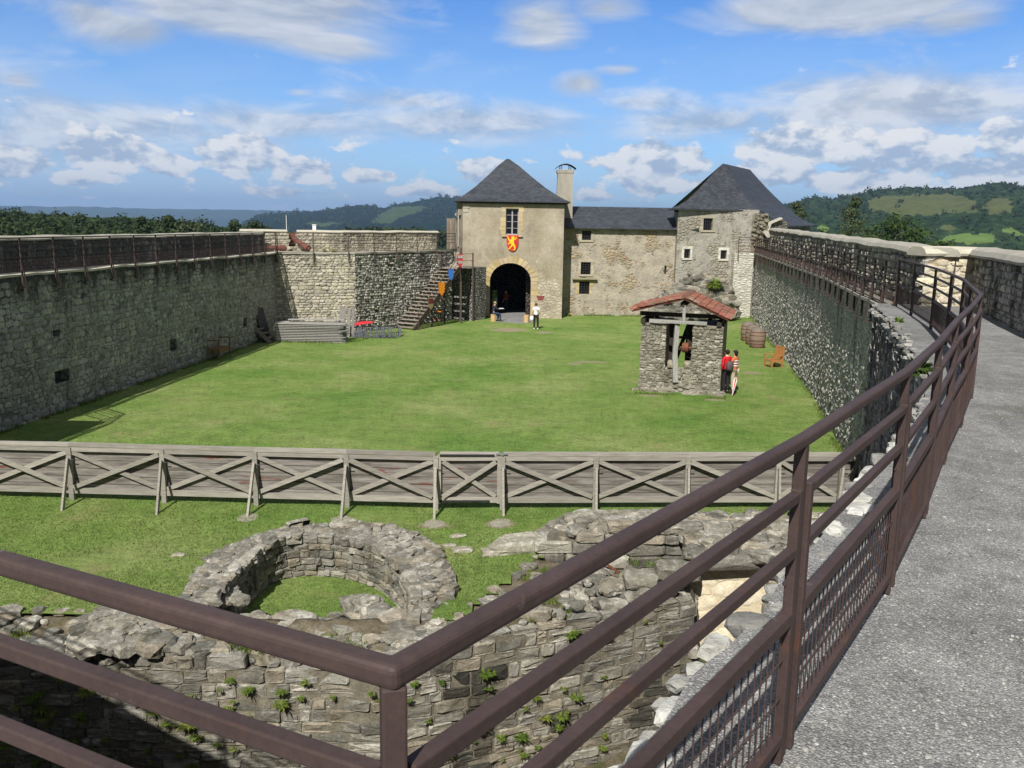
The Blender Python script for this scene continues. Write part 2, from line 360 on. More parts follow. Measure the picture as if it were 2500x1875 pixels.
def plaster():
    s = NT('buff tower render'); uv = s.uv()
    n1 = s.noise(uv, .5, 6, .62); n2 = s.noise(uv, 7, 5, .7); n3 = s.noise(uv, 30, 4, .7)
    c = s.ramp(n1, [(.3, (.26, .215, .15)), (.5, (.35, .3, .22)), (.7, (.44, .395, .315))])
    c = s.mix(.75, c, s.ramp(n2, [(.25, .7), (.5, 1.0), (.75, 1.22)]), 'MULTIPLY'); c = s.mix(.55, c, s.ramp(n3, [(.3, .72), (.7, 1.22)]), 'MULTIPLY')
    v = s.sep(uv)
    m = s.map(uv, (2.6, 4.2, 1)); rnd = s.sep(s.vor(m, 1, out='Color')); ed = s.vor(m, 1, 'DISTANCE_TO_EDGE')
    st = s.mix(s.ramp(ed, [(.03, 1), (.11, 0)]), s.ramp(rnd[0], [(0, (.36, .31, .23)), (1, (.55, .5, .41))]), (.33, .28, .2))
    low = s.mr(v[1], 4.7, 2.2, -.16, .14)      # the render has fallen off low down
    k = s.ramp(s.math('ADD', s.math('ADD', s.noise(uv, .8, 6, .7), low), s.math('MULTIPLY', s.math('SUBTRACT', n2, .5), .25)), [(.52, 0), (.6, 1)])
    c = s.mix(s.math('MULTIPLY', k, .8), c, st)
    c = s.mix(s.math('MULTIPLY', s.ramp(s.noise(s.map(uv, (1, .7, 1), (7, 3, 0)), .9, 7, .72), [(.5, 0), (.66, 1)]), .6), c, (.2, .172, .13))
    drk = s.ramp(s.noise(s.map(uv, (1.1, .14, 1)), 1, 5, .65), [(.56, 0), (.74, 1)])
    c = s.mix(s.math('MULTIPLY', drk, .6), c, (.2, .175, .13))
    c = s.mix(s.math('MULTIPLY', s.ramp(s.noise(uv, 1.3, 6, .72), [(.58, 0), (.7, 1)]), .55), c, (.5, .45, .35))
    h = s.math('ADD', s.math('MULTIPLY', n2, .5), s.math('ADD', s.math('MULTIPLY', n3, .4), s.math('MULTIPLY', s.math('MULTIPLY', k, s.ramp(ed, [(0, 0), (.2, 1)])), .8)))
    return s.done(c, .95, h, .8, .035)
def wallstone(name, ramp_, stain, stain_col=(.045, .044, .04), sc=(1.1, 1.1, .2), top=None, bs=.8):
    s = NT(name); p = s.pos(); f = s.noise(p, 24, 5, .7); m = s.noise(p, 6, 4, .65); b = s.noise(p, .5, 4, .6)
    c = s.mix(.8, s.ramp(m, ramp_), s.ramp(f, [(.28, .55), (.72, 1.4)]), 'MULTIPLY'); c = s.mix(.6, c, s.ramp(b, [(.3, .72), (.7, 1.2)]), 'MULTIPLY')
    st = s.math('ADD', s.noise(s.map(p, sc), 1, 6, .68), s.math('MULTIPLY', s.math('SUBTRACT', m, .5), .4))
    if top: st = s.math('ADD', st, s.mr(s.sep(p)[2], top[0], top[1], 0, top[2]))
    c = s.mix(s.math('MULTIPLY', s.ramp(st, [(stain[0], 0), (stain[1], 1)]), .86), c, stain_col)
    return s.done(c, .94, s.math('ADD', f, s.math('MULTIPLY', m, .8)), bs, .03)
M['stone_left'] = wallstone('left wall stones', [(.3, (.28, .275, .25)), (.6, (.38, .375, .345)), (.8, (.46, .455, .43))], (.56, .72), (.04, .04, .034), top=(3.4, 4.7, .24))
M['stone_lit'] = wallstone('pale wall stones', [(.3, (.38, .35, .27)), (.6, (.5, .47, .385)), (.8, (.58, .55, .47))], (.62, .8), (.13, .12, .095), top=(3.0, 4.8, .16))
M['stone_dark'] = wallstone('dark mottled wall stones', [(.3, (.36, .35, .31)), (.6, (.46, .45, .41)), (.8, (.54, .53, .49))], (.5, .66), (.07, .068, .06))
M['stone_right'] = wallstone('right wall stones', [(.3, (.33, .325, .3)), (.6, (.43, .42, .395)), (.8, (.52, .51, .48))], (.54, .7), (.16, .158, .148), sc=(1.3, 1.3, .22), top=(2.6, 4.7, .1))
M['stone_parapet'] = wallstone('lichened parapet stones', [(.3, (.36, .34, .29)), (.6, (.46, .44, .38)), (.8, (.54, .52, .46))], (.47, .62), (.05, .048, .042), sc=(1.6, 1.6, .5))
M['stone_niche'] = wallstone('cream wall stones', [(.3, (.52, .46, .34)), (.6, (.62, .57, .45)), (.8, (.7, .66, .55))], (.75, .9))
M['tower_render'] = plaster()
def simple(name, stops, scale=3, stretch=(1, 1, 1), rough=.85, bs=.3, bd=.01, detail=5, spec=.25, metal=0, fine=25, coord='uv', fk=.4, rust=0):
    s = NT(name); uv = s.uv() if coord == 'uv' else s.obj()
    n = s.noise(s.map(uv, stretch), scale, detail, .62); n2 = s.noise(s.map(uv, stretch), fine, 4, .65)
    c = s.mix(fk, s.ramp(n, stops), s.ramp(n2, [(.3, .62), (.7, 1.3)]), 'MULTIPLY')
    if rust: c = s.mix(s.ramp(s.noise(s.obj(), 2.3, 7, .75), [(.58, 0), (.72, rust)]), c, (.13, .05, .024)); c = s.mix(s.ramp(s.noise(s.map(s.obj(), (1, 1, 1), (5, 2, 1)), 9, 5, .7), [(.66, 0), (.74, rust)]), c, (.17, .13, .125))
    return s.done(c, rough, s.math('ADD', s.math('MULTIPLY', n, .4), s.math('MULTIPLY', n2, .6)), bs, bd, metal, spec)
M['coping'] = simple('lime coping', [(.3, (.28, .262, .215)), (.55, (.36, .34, .285)), (.75, (.42, .4, .34))], 1.6, (1, 1, 1), .95, .5, .02)
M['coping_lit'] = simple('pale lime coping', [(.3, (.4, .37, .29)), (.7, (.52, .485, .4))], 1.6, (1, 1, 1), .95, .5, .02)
M['yellow_stone'] = simple('yellow dressed stone', [(.3, (.4, .29, .13)), (.5, (.46, .37, .22)), (.7, (.48, .42, .3))], 1.3, (1, 1, 1), .9, .5, .015)
M['grey_stone'] = simple('grey dressed stone', [(.3, (.34, .305, .235)), (.7, (.44, .405, .33))], 2, (1, 1, 1), .92, .5, .015)
M['white_stone'] = simple('white limed stone', [(.3, (.55, .54, .5)), (.7, (.7, .69, .65))], 2.5, (1, 1, 1), .92, .5, .015)
M['concrete'] = simple('grey weathered concrete', [(.3, (.27, .25, .2)), (.6, (.36, .335, .275)), (.8, (.42, .4, .34))], 1.6, (1.4, .35, 1), .95, .35, .012)
M['pad'] = simple('footing concrete', [(.3, (.2, .195, .14)), (.7, (.33, .31, .25))], 5, (1, 1, 1), .95, .6, .02)
M['old_wood'] = simple('silver grey timber', [(.25, (.2, .182, .155)), (.5, (.3, .28, .245)), (.75, (.4, .38, .34))], 3, (.7, 9, 3), .85, .5, .006, coord='uv')
M['grey_timber'] = simple('weathered timber', [(.25, (.2, .19, .175)), (.5, (.31, .3, .28)), (.75, (.4, .39, .37))], 4, (5, .8, 3), .85, .5, .006, coord='uv')
M['dark_wood'] = simple('dark timber', [(.3, (.025, .02, .016)), (.7, (.06, .048, .036))], 4, (5, 1, 2), .8, .4, .006)
M['stair_wood'] = simple('grey brown stair boards', [(.3, (.2, .16, .135)), (.6, (.3, .25, .215)), (.8, (.36, .31, .27))], 4, (1, 8, 2), .85, .5, .006)
M['stringer'] = simple('brown stair timber', [(.3, (.055, .038, .031)), (.7, (.1, .072, .06))], 4, (1, 5, 2), .7, .3, .006)
M['warm_wood'] = simple('oiled orange timber', [(.3, (.3, .13, .04)), (.7, (.44, .21, .075))], 5, (1, 6, 2), .5, .3, .004)
M['bench_wood'] = simple('brown bench timber', [(.3, (.14, .075, .035)), (.7, (.24, .13, .065))], 5, (6, 1, 2), .6, .3, .004)
M['log_wood'] = simple('fresh cut timber', [(.3, (.46, .29, .12)), (.7, (.6, .42, .22))], 5, (6, 1, 2), .7, .3, .004)
M['door_wood'] = simple('flaking door boards', [(.3, (.16, .115, .085)), (.5, (.27, .22, .17)), (.7, (.4, .36, .29))], 2.2, (5, .7, 1), .85, .4, .006)
M['steel'] = simple('brown painted steel', [(.3, (.048, .031, .028)), (.7, (.073, .048, .043))], 3, (1, 1, 1), .62, .3, .003, spec=.3, fine=60, coord='obj', fk=.45, rust=.6)
M['rust'] = simple('rusty iron', [(.3, (.1, .035, .02)), (.7, (.22, .085, .045))], 6, (1, 1, 1), .75, .4, .006, coord='obj')
M['cannon_iron'] = simple('rust red gun metal', [(.3, (.11, .042, .033)), (.7, (.18, .075, .058))], 6, (1, 1, 1), .7, .2, .006, coord='obj')
M['black_iron'] = simple('blackened iron', [(.3, (.015, .015, .016)), (.7, (.035, .034, .035))], 6, (1, 1, 1), .55, .2, .004, coord='obj', spec=.4)
M['dull_steel'] = simple('dull grey slats', [(.3, (.06, .064, .075)), (.7, (.12, .127, .145))], 5, (1, 1, 1), .6, .3, .006, coord='obj')
M['frame'] = simple('grey window paint', [(.3, (.3, .285, .29)), (.7, (.42, .4, .4))], 6, (1, 1, 1), .6, .1, .003, coord='obj')
M['barrel'] = simple('weathered cask oak', [(.3, (.14, .1, .075)), (.6, (.24, .185, .145)), (.8, (.33, .28, .235))], 3, (8, 1, 1), .75, .3, .006)
M['hoop'] = simple('galvanised hoop', [(.3, (.3, .3, .31)), (.7, (.5, .5, .52))], 8, (1, 1, 1), .4, .1, .003, metal=.6, coord='obj')
M['mortar_bed'] = simple('earthy mortar', [(.3, (.1, .09, .07)), (.6, (.18, .165, .13)), (.8, (.26, .24, .2))], 5, (1, 1, 1), .98, .9, .04, coord='obj')
M['lime_rock'] = simple('bright limestone', [(.25, (.3, .29, .26)), (.5, (.6, .59, .55)), (.75, (.76, .75, .72))], 5, (1, 1, 1), .9, .9, .03, coord='obj')
M['bark'] = simple('grey bark', [(.3, (.09, .075, .055)), (.7, (.2, .175, .14))], 3, (5, 1, 1), .95, .6, .02, coord='obj')
def flat(name, c, rough=.7, spec=.3, var=.25):
    s = NT(name); n = s.noise(s.obj(), 9, 4, .6)
    return s.done(s.mix(var, c, s.ramp(n, [(.3, .6), (.7, 1.35)]), 'MULTIPLY'), rough, n, .2, .004, 0, spec, notint=True)
for k, c in dict(skin=(.55, .34, .25), white_cloth=(.8, .79, .8), black_cloth=(.018, .017, .018), navy_cloth=(.02, .022, .034), denim=(.03, .05, .085), red_cloth=(.52, .012, .02), orange_cloth=(.5, .14, .05), grey_cloth=(.1, .08, .085), beige_cloth=(.42, .36, .27),
                 dark_hair=(.012, .009, .008), brown_hair=(.09, .042, .022), fair_hair=(.36, .26, .14), heraldic_red=(.55, .03, .025), heraldic_gold=(.85, .52, .02), paint_blue=(.05, .16, .5), paint_orange=(.72, .2, .015), paint_gold=(.85, .48, .02), pale_red=(.5, .05, .06), tarp_red=(.5, .025, .035), white_paint=(.78, .77, .74), dull_red=(.2, .05, .04), khaki=(.2, .15, .08)).items():
    M[k] = flat(k.replace('_', ' '), c)
def glass():
    s = NT('dark window glass'); s.b.inputs['Base Color'].default_value = (.008, .008, .009, 1); s.b.inputs['Roughness'].default_value = .12; s.b.inputs['Specular IOR Level'].default_value = .5
    return s.mat
M['glass'] = glass()
def slate():
    s = NT('blue grey slate'); uv = s.uv(); b = s.n('ShaderNodeTexBrick'); s.l(uv, b.inputs[0]); b.offset = .5
    b.inputs['Scale'].default_value = 1; b.inputs['Brick Width'].default_value = .26; b.inputs['Row Height'].default_value = .15; b.inputs['Mortar Size'].default_value = .008
    b.inputs['Color1'].default_value = (.034, .039, .048, 1); b.inputs['Color2'].default_value = (.06, .067, .079, 1); b.inputs['Mortar'].default_value = (.014, .015, .017, 1)
    n = s.noise(uv, .9, 5, .65); n2 = s.noise(uv, 14, 4, .7)
    c = s.mix(.75, b.outputs[0], s.ramp(n, [(.3, .66), (.7, 1.35)]), 'MULTIPLY'); c = s.mix(.6, c, s.ramp(n2, [(.3, .65), (.7, 1.4)]), 'MULTIPLY')
    c = s.mix(s.ramp(s.noise(uv, 1.7, 6, .7), [(.6, 0), (.72, .4)]), c, (.075, .062, .04))
    lap = s.math('FRACT', s.math('DIVIDE', s.sep(uv)[1], .15))
    h = s.math('ADD', s.math('MULTIPLY', lap, -1.0), s.math('MULTIPLY', n2, .5))
    return s.done(c, .62, h, .6, .012, spec=.3)
M['slate'] = slate()
def tile():
    s = NT('red clay tile'); n = s.noise(s.obj(), 7, 5, .7); n2 = s.noise(s.obj(), 2.2, 4, .65)
    c = s.ramp(n, [(.3, (.15, .058, .04)), (.55, (.25, .098, .063)), (.75, (.33, .15, .1))])
    c = s.mix(s.ramp(n2, [(.48, 0), (.64, .75)]), c, (.19, .155, .12))
    return s.done(c, .9, n, .5, .012)
M['tile'] = tile()
def ruin():
    s = NT('lichened ruin stone'); o = s.obj()
    n = s.noise(o, 2.6, 6, .66); f = s.noise(o, 24, 5, .7); l = s.noise(o, 7.5, 5, .72)
    c = s.ramp(n, [(.28, (.15, .138, .112)), (.5, (.235, .222, .187)), (.72, (.325, .31, .268))])
    c = s.mix(.7, c, s.ramp(f, [(.28, .5), (.72, 1.45)]), 'MULTIPLY')
    up = s.sep(s.n('ShaderNodeNewGeometry').outputs['Normal'])[2]
    lk = s.ramp(s.math('ADD', l, s.math('MULTIPLY', up, .09)), [(.6, 0), (.69, .6)])          # pale lichen, more of it on the tops
    c = s.mix(lk, c, (.47, .46, .42))
    mk = s.ramp(s.noise(o, 1.7, 6, .75), [(.56, 0), (.68, .75)])
    c = s.mix(mk, c, (.065, .066, .038))
    h = s.math('ADD', s.math('MULTIPLY', f, .6), s.math('MULTIPLY', l, .8))
    return s.done(c, .95, h, .9, .03)
M['ruin'] = ruin()
def grass():
    s = NT('mown grass'); p = s.pos()
    a = s.noise(p, .22, 5, .6); b = s.noise(p, 1.6, 5, .7); f = s.noise(s.map(p, (1, .55, 1)), 22, 5, .75); ff = s.noise(p, 75, 3, .7)
    c = s.ramp(a, [(.32, (.118, .215, .04)), (.5, (.178, .26, .064)), (.68, (.25, .3, .102))])
    c = s.mix(.75, c, s.ramp(b, [(.28, .62), (.5, 1.0), (.74, 1.32)]), 'MULTIPLY')
    c = s.mix(.85, c, s.ramp(f, [(.3, .6), (.5, 1.0), (.72, 1.42)]), 'MULTIPLY'); c = s.mix(.5, c, s.ramp(ff, [(.3, .55), (.7, 1.4)]), 'MULTIPLY')
    c = s.mix(.8, c, s.ramp(s.noise(p, 6.5, 5, .78), [(.32, .68), (.5, 1.0), (.68, 1.3)]), 'MULTIPLY')
    dry = s.ramp(s.noise(p, .55, 6, .72), [(.57, 0), (.7, .75)]); c = s.mix(dry, c, (.3, .275, .125))
    att = s.n('ShaderNodeAttribute', attribute_name='tint').outputs[0]
    worn = s.mr(s.math('ADD', s.sep(att)[0], s.math('MULTIPLY', s.math('SUBTRACT', b, .5), .7)), .8, .55, 0, 1)
    c = s.mix(worn, c, s.mix(.6, (.3, .26, .17), s.ramp(f, [(.3, .6), (.7, 1.3)]), 'MULTIPLY'))
    h = s.math('ADD', s.math('MULTIPLY', f, 1.0), s.math('ADD', s.math('MULTIPLY', b, 1.2), s.math('MULTIPLY', ff, .4)))
    return s.done(c, .9, h, .9, .06, notint=True, spec=.12)
M['grass'] = grass()
def blade(name, a, b, c):
    s = NT(name); n = s.noise(s.pos(), 1.1, 4, .7); r = s.noise(s.pos(), 40, 2, .5)
    cc = s.mix(.7, s.ramp(n, [(.3, a), (.5, b), (.7, c)]), s.ramp(r, [(.3, .55), (.7, 1.45)]), 'MULTIPLY')
    s.done(cc, .75, spec=.2); s.b.inputs['Subsurface Weight'].default_value = 0
    tr = s.n('ShaderNodeBsdfTranslucent'); s.l(cc, tr.inputs[0]); mx = s.n('ShaderNodeMixShader'); mx.inputs[0].default_value = .3
    s.l(s.b.outputs[0], mx.inputs[1]); s.l(tr.outputs[0], mx.inputs[2]); s.l(mx.outputs[0], s.out.inputs[0]); return s.mat
M['blade'] = blade('grass blades', (.1, .17, .03), (.15, .215, .05), (.23, .24, .09))
M['weed'] = blade('weed leaves', (.07, .13, .018), (.14, .2, .035), (.24, .26, .06))
M['leaf'] = blade('tree leaves', (.028, .055, .012), (.045, .08, .018), (.07, .1, .026))
M['leaf_pale'] = blade('pale tree leaves', (.05, .072, .03), (.075, .1, .045), (.1, .12, .06))
M['leaf_far'] = blade('far wood leaves', (.022, .042, .014), (.034, .056, .018), (.05, .07, .024))
def gravel():
    s = NT('compacted grey gravel'); p = s.pos(); q = s.vadd(p, s.vadd(s.noise(p, 30, 2, .5, 0, 1), (.012, .012, .012), 'MULTIPLY'))
    v = s.n('ShaderNodeTexVoronoi'); s.l(q, v.inputs['Vector']); v.inputs['Scale'].default_value = 115
    rnd = s.sep(v.outputs['Color']); big = s.noise(p, .9, 6, .65); mid = s.noise(p, 5, 5, .7); fi = s.noise(p, 140, 3, .7)
    c = s.ramp(rnd[0], [(0, (.2, .199, .195)), (.5, (.28, .278, .27)), (.8, (.335, .33, .32)), (.93, (.4, .395, .38)), (1, (.55, .54, .52))])
    c = s.mix(.7, c, s.ramp(v.outputs['Distance'], [(.1, 1.15), (.7, .45)]), 'MULTIPLY')
    c = s.mix(.8, c, s.ramp(big, [(.3, .66), (.7, 1.3)]), 'MULTIPLY'); c = s.mix(.8, c, s.ramp(mid, [(.3, .68), (.7, 1.3)]), 'MULTIPLY')
    c = s.mix(.6, c, s.ramp(fi, [(.3, .6), (.7, 1.4)]), 'MULTIPLY')
    moss = s.ramp(s.noise(p, .8, 6, .78), [(.59, 0), (.7, .5)]); c = s.mix(moss, c, (.13, .115, .06))
    h = s.math('ADD', s.math('MULTIPLY', v.outputs['Distance'], -1.0), s.math('ADD', s.math('MULTIPLY', mid, 1.0), s.math('MULTIPLY', fi, .3)))
    return s.done(c, .92, h, .5, .016, notint=True, spec=.1)
M['gravel'] = gravel()
M['pebble'] = simple('pale pebbles', [(.3, (.17, .168, .16)), (.7, (.36, .355, .34))], 9, (1, 1, 1), .85, .2, .004, coord='obj')
def earth():
    s = NT('rubble earth'); p = s.pos(); a = s.noise(p, 2.2, 6, .7); f = s.noise(p, 22, 5, .7)
    c = s.ramp(a, [(.3, (.07, .09, .025)), (.45, (.13, .105, .065)), (.6, (.2, .17, .12)), (.75, (.3, .27, .21))])
    c = s.mix(.7, c, s.ramp(f, [(.3, .5), (.7, 1.45)]), 'MULTIPLY')
    return s.done(c, .96, s.math('ADD', a, f), .9, .05, notint=True)
M['earth'] = earth()
def land(name, forest, field, scale=.05):
    s = NT(name); p = s.pos(); v = s.n('ShaderNodeTexVoronoi'); s.l(p, v.inputs['Vector']); v.inputs['Scale'].default_value = scale
    n = s.noise(p, scale * .12, 6, .65); f = s.noise(p, scale * 3, 4, .7)
    fc = s.mix(.8, s.ramp(n, [(.3, forest[0]), (.7, forest[1])]), s.ramp(v.outputs['Distance'], [(.05, 1.35), (.75, .45)]), 'MULTIPLY')
    fc = s.mix(.6, fc, s.ramp(f, [(.3, .6), (.7, 1.4)]), 'MULTIPLY')
    at = s.sep(s.n('ShaderNodeAttribute', attribute_name='tint').outputs[0])
    gc = s.mix(.7, s.mix(at[1], field[0], field[1]), s.ramp(s.noise(p, scale * .4, 6, .7), [(.3, .65), (.7, 1.3)]), 'MULTIPLY')
    c = s.mix(s.ramp(at[0], [(.4, 1), (.6, 0)]), fc, gc)
    return s.done(c, 1, None, notint=True, spec=0)
M['hill'] = land('wooded hill', ((.02, .042, .018), (.042, .066, .026)), ((.085, .095, .038), (.11, .17, .045)), .06)
M['blue_hill'] = land('cloud shaded wooded hill', ((.008, .02, .014), (.016, .032, .02)), ((.05, .075, .03), (.07, .11, .03)), .05)  # cloud shadow over this hill is put into its dark forest colours
M['far_land'] = land('distant country', ((.024, .045, .024), (.06, .085, .035)), ((.12, .15, .06), (.16, .17, .09)), .012)
def planks():
    s = NT('weathered fence boards'); uv = s.uv(); v = s.sep(uv)
    row = s.math('FLOOR', s.math('DIVIDE', v[1], .19)); fr = s.math('FRACT', s.math('DIVIDE', v[1], .19))
    q = s.comb(s.math('ADD', v[0], s.math('MULTIPLY', row, 7.3)), s.math('MULTIPLY', v[1], 10), row)
    n = s.noise(q, 1.3, 6, .65); g = s.noise(s.map(q, (1.5, 8, 1)), 4, 4, .6)
    c = s.ramp(n, [(.28, (.07, .06, .05)), (.46, (.165, .148, .13)), (.62, (.255, .235, .208)), (.78, (.34, .32, .29))])
    red = s.ramp(s.noise(s.map(q, (.8, .7, 1), (3, 1, 2)), 1.1, 4, .6), [(.63, 0), (.69, .85)]); c = s.mix(red, c, (.17, .045, .022))
    c = s.mix(.6, c, s.ramp(g, [(.3, .65), (.7, 1.3)]), 'MULTIPLY')
    c = s.mix(s.ramp(fr, [(.02, .85), (.06, 0), (.95, 0), (.99, .85)]), c, (.02, .017, .014))
    h = s.math('ADD', s.math('MULTIPLY', g, .4), s.ramp(fr, [(0, 0), (.06, 1), (.94, 1), (1, 0)]))
    return s.done(c, .85, h, .5, .01)
M['boards'] = planks()
def pj(p):
    q = V(p) - V((0, 0, EYE)); f = q.dot(f0); return (1250 + FPX * q.dot(rr) / f, 937.5 - FPX * q.dot(uu) / f)
def inpoly(x, y, P):
    c = False; j = len(P) - 1
    for i in range(len(P)):
        if (P[i][1] > y) != (P[j][1] > y) and x < (P[j][0] - P[i][0]) * (y - P[i][1]) / (P[j][1] - P[i][1]) + P[i][0]: c = not c
        j = i
    return c
# ================================================================ far setting: ground, hills
KC = V((-3.3, 15.85, 0)); RO, RI = 2.3, 1.78
IP0 = [G(*p, .2) for p in ((1000, 1500), (1012, 1440), (985, 1380), (930, 1336), (850, 1312), (760, 1305), (690, 1312), (640, 1332), (590, 1380), (540, 1432), (488, 1482))]
OP0 = [G(*p, .1) for p in ((1085, 1490), (1115, 1440), (1092, 1370), (1040, 1312), (950, 1280), (850, 1274), (740, 1284), (640, 1312), (560, 1352), (500, 1395), (448, 1445), (420, 1490))]
KPOLY = [(p.x, p.y) for p in IP0] + [(-5.6, 13.4), (-1.5, 13.4)]; OPOLY = [(p.x, p.y) for p in OP0] + [(-5.6, 13.5), (-1.0, 13.5)]
MPOLY = [((a.x + b.x) / 2, (a.y + b.y) / 2) for a, b in zip(IP0[:5] + IP0[5:], OP0[:5] + OP0[6:])] + [(-5.4, 13.5), (-1.2, 13.5)]
def base_z(r): return -3 - 50 * min(1, max(0, (r - 45) / 260)) ** .8 - 45 * min(1, max(0, (r - 300) / 2500))
mb = MB(); n = 96; rs = [30, 45, 60, 80, 110, 150, 200, 270, 360, 500, 700, 1000, 1500, 2200, 3500, 5500, 9000, 15500]
vs = []; fs = []
for r in rs:
    for k in range(n): a = 2 * pi * k / n; vs.append(V((r * sin(a), 38 + r * cos(a), base_z(r) + (r * .02 * noise.noise(V((r * .01 * sin(a), r * .01 * cos(a), 0))) if r > 60 else 0))))
for i in range(len(rs) - 1):
    for k in range(n): fs.append((i * n + k, i * n + (k + 1) % n, (i + 1) * n + (k + 1) % n, (i + 1) * n + k))
fs.append(tuple(range(n)))
mb.add(vs, fs, (.3, .6, 0)); tag(mb.build('ground', M['far_land']), kind='structure')
def hill(name, prof, D0, D1, zb, mat, nd=40, na=120, bump=6, bs=.03, back=1.35, fields=(), shape=1.0):
    mb = MB(); az = []
    for px, py in prof:
        d = ray(px, py); az.append((atan2(d.x, d.y), d.z / hypot(d.x, d.y)))
    vs = []; tt = []; mb.vt = []
    for i in range(na + 1):
        a = lerp(az[0][0], az[-1][0], i / na); k = 0
        while k < len(az) - 2 and az[k + 1][0] < a: k += 1
        t = min(1, max(0, (a - az[k][0]) / (az[k + 1][0] - az[k][0]))); t = t * t * (3 - 2 * t) * .5 + t * .5
        el = lerp(az[k][1], az[k + 1][1], t)
        for j in range(nd + 8):
            q = j / nd
            d = lerp(D0, D1, q) if q <= 1 else lerp(D1, D1 * back, (q - 1) * nd / 7)
            zr = EYE + D1 * el
            x, y = d * sin(a), d * cos(a)
            z = lerp(zb, zr, min(1, q) ** shape) if q <= 1 else lerp(zr, zb, (q - 1) * nd / 7)
            big = 1 if q > 1 else sin(pi * min(1, q))
            z += big * (zr - zb) * .1 * noise.noise(V((x, y, 0)) * (4 / D1)) + bump * .5 * abs(noise.noise(V((x * bs, y * bs, 2))))+ bump * .5 * noise.noise(V((x * bs * 2.3, y * bs * 2.3, 5)))
            p = V((x, y, z)); vs.append(p)
            c = pj(p); c = (c[0] + 16 * noise.noise(V((c[0] * .03, c[1] * .05, 0))), c[1] + 7 * noise.noise(V((c[0] * .04, c[1] * .04, 4)))); tv = (1, .5, 0)
            for PF, g in fields:
                if inpoly(c[0], c[1], PF): tv = (0, g, 0)
            mb.vt.append(tv)
    m = nd + 8; f = []; T = []
    for i in range(na):
        for j in range(m - 1):
            f.append((i * m + j, i * m + j + 1, (i + 1) * m + j + 1, (i + 1) * m + j))
            T.append((1, 1, 1))
    hill.surf = [(p, t) for n_, (p, t) in enumerate(zip(vs, mb.vt)) if n_ % m < nd + 1]
    mb.v = vs; mb.f = [tuple(reversed(q)) for q in f]; mb.t = T; mb.m = [0] * len(f)
    o = mb.build(name, mat, smooth=True); tag(o, kind='structure'); return o
hill('distant_ridge', [(-500, 500), (0, 503), (108, 505), (217, 505), (380, 510), (540, 512), (760, 516), (900, 519), (1300, 523), (1800, 519), (2600, 515), (3100, 515)], 7000, 13500, -90, M['far_land'], 24, 160, 22, .004, 1.12, shape=1.6)
hill('blue_hill', [(560, 556), (624, 532), (678, 521), (760, 518), (814, 513), (846, 504), (895, 501), (933, 508), (976, 499), (1031, 490), (1074, 481), (1120, 486), (1250, 505), (1450, 540), (1700, 560)], 1700, 4300, -90, M['blue_hill'], 60, 170, 14, .012, 1.3,
     fields=[([(900, 540), (960, 508), (1020, 502), (1045, 508), (980, 530), (940, 545)], 0), ([(735, 548), (790, 542), (830, 546), (800, 552)], 0)])
BH = hill.surf
hill('right_hill', [(1700, 560), (1800, 530), (1920, 501), (1988, 483), (2026, 488), (2085, 476), (2135, 468), (2188, 461), (2217, 458), (2335, 464), (2402, 452), (2444, 446), (2500, 457), (2700, 440), (3100, 470)], 420, 2150, -62, M['hill'], 170, 330, 9, .035, 1.25, shape=1.15,
     fields=[([(2112, 492), (2140, 478), (2260, 474), (2350, 478), (2388, 496), (2394, 520), (2320, 517), (2290, 526), (2240, 524), (2190, 530), (2150, 512), (2125, 510)], .05), ([(2270, 592), (2320, 574), (2390, 569), (2432, 574), (2434, 592), (2370, 594)], 1), ([(2292, 560), (2312, 548), (2328, 556), (2322, 566)], 0), ([(2400, 498), (2440, 484), (2480, 500), (2470, 520), (2410, 520)], 0), ([(1995, 560), (2010, 548), (2024, 556), (2010, 566)], 1), ([(2444, 568), (2470, 556), (2500, 570), (2500, 576)], .8)])
RH = hill.surf
hill('left_hill', [(-500, 520), (0, 522), (136, 526), (250, 533), (391, 538), (532, 552), (640, 560), (780, 575), (900, 584)], 120, 400, -42, M['hill'], 24, 70, 2, .06, 1.5)
hill('middle_knoll', [(780, 585), (850, 566), (905, 558), (960, 556), (1010, 560), (1070, 568), (1200, 580)], 300, 900, -60, M['hill'], 30, 50, 3, .05, 1.4, fields=[([(1000, 568), (1020, 562), (1050, 568), (1030, 576)], .8)])
# ---- leaf clouds for the woods
def leaves(mb, c, r, n, size, seed=0, squash=1.0, hole=.15, tints=None):
    c = V(c); k = 0; tries = 0
    while k < n and tries < n * 6:
        tries += 1
        u, v, w = random.gauss(0, 1), random.gauss(0, 1), random.gauss(0, 1); l = sqrt(u * u + v * v + w * w) or 1
        d = V((u / l, v / l, w / l)); lump = 1 + .42 * noise.noise(d * 1.7 + V((seed * 3.1, seed, 0))) + .2 * noise.noise(d * 4 + V((0, seed * 2.2, 1)))
        rad = lump * (random.random() ** .38)
        p = V((d.x * rad * r, d.y * rad * r, d.z * rad * r * squash))
        if noise.noise(p * (2.6 / r) + V((seed, 0, 9))) < -hole - .1: continue
        k += 1
        nrm = (d + V((random.uniform(-1, 1), random.uniform(-1, 1), random.uniform(-.3, 1)))).normalized(); a = nrm.cross(V((random.uniform(-1, 1), random.uniform(-1, 1), random.uniform(-1, 1)))).normalized(); b = nrm.cross(a)
        s = size * random.uniform(.6, 1.3); q = c + p; g = random.uniform(.7, 1.3)
        mb.add((q - a * s, q - b * s * .55, q + a * s, q + b * s * .55), ((0, 1, 2, 3),), (g, g * random.uniform(.92, 1.08), g * .9))
fmb = MB()
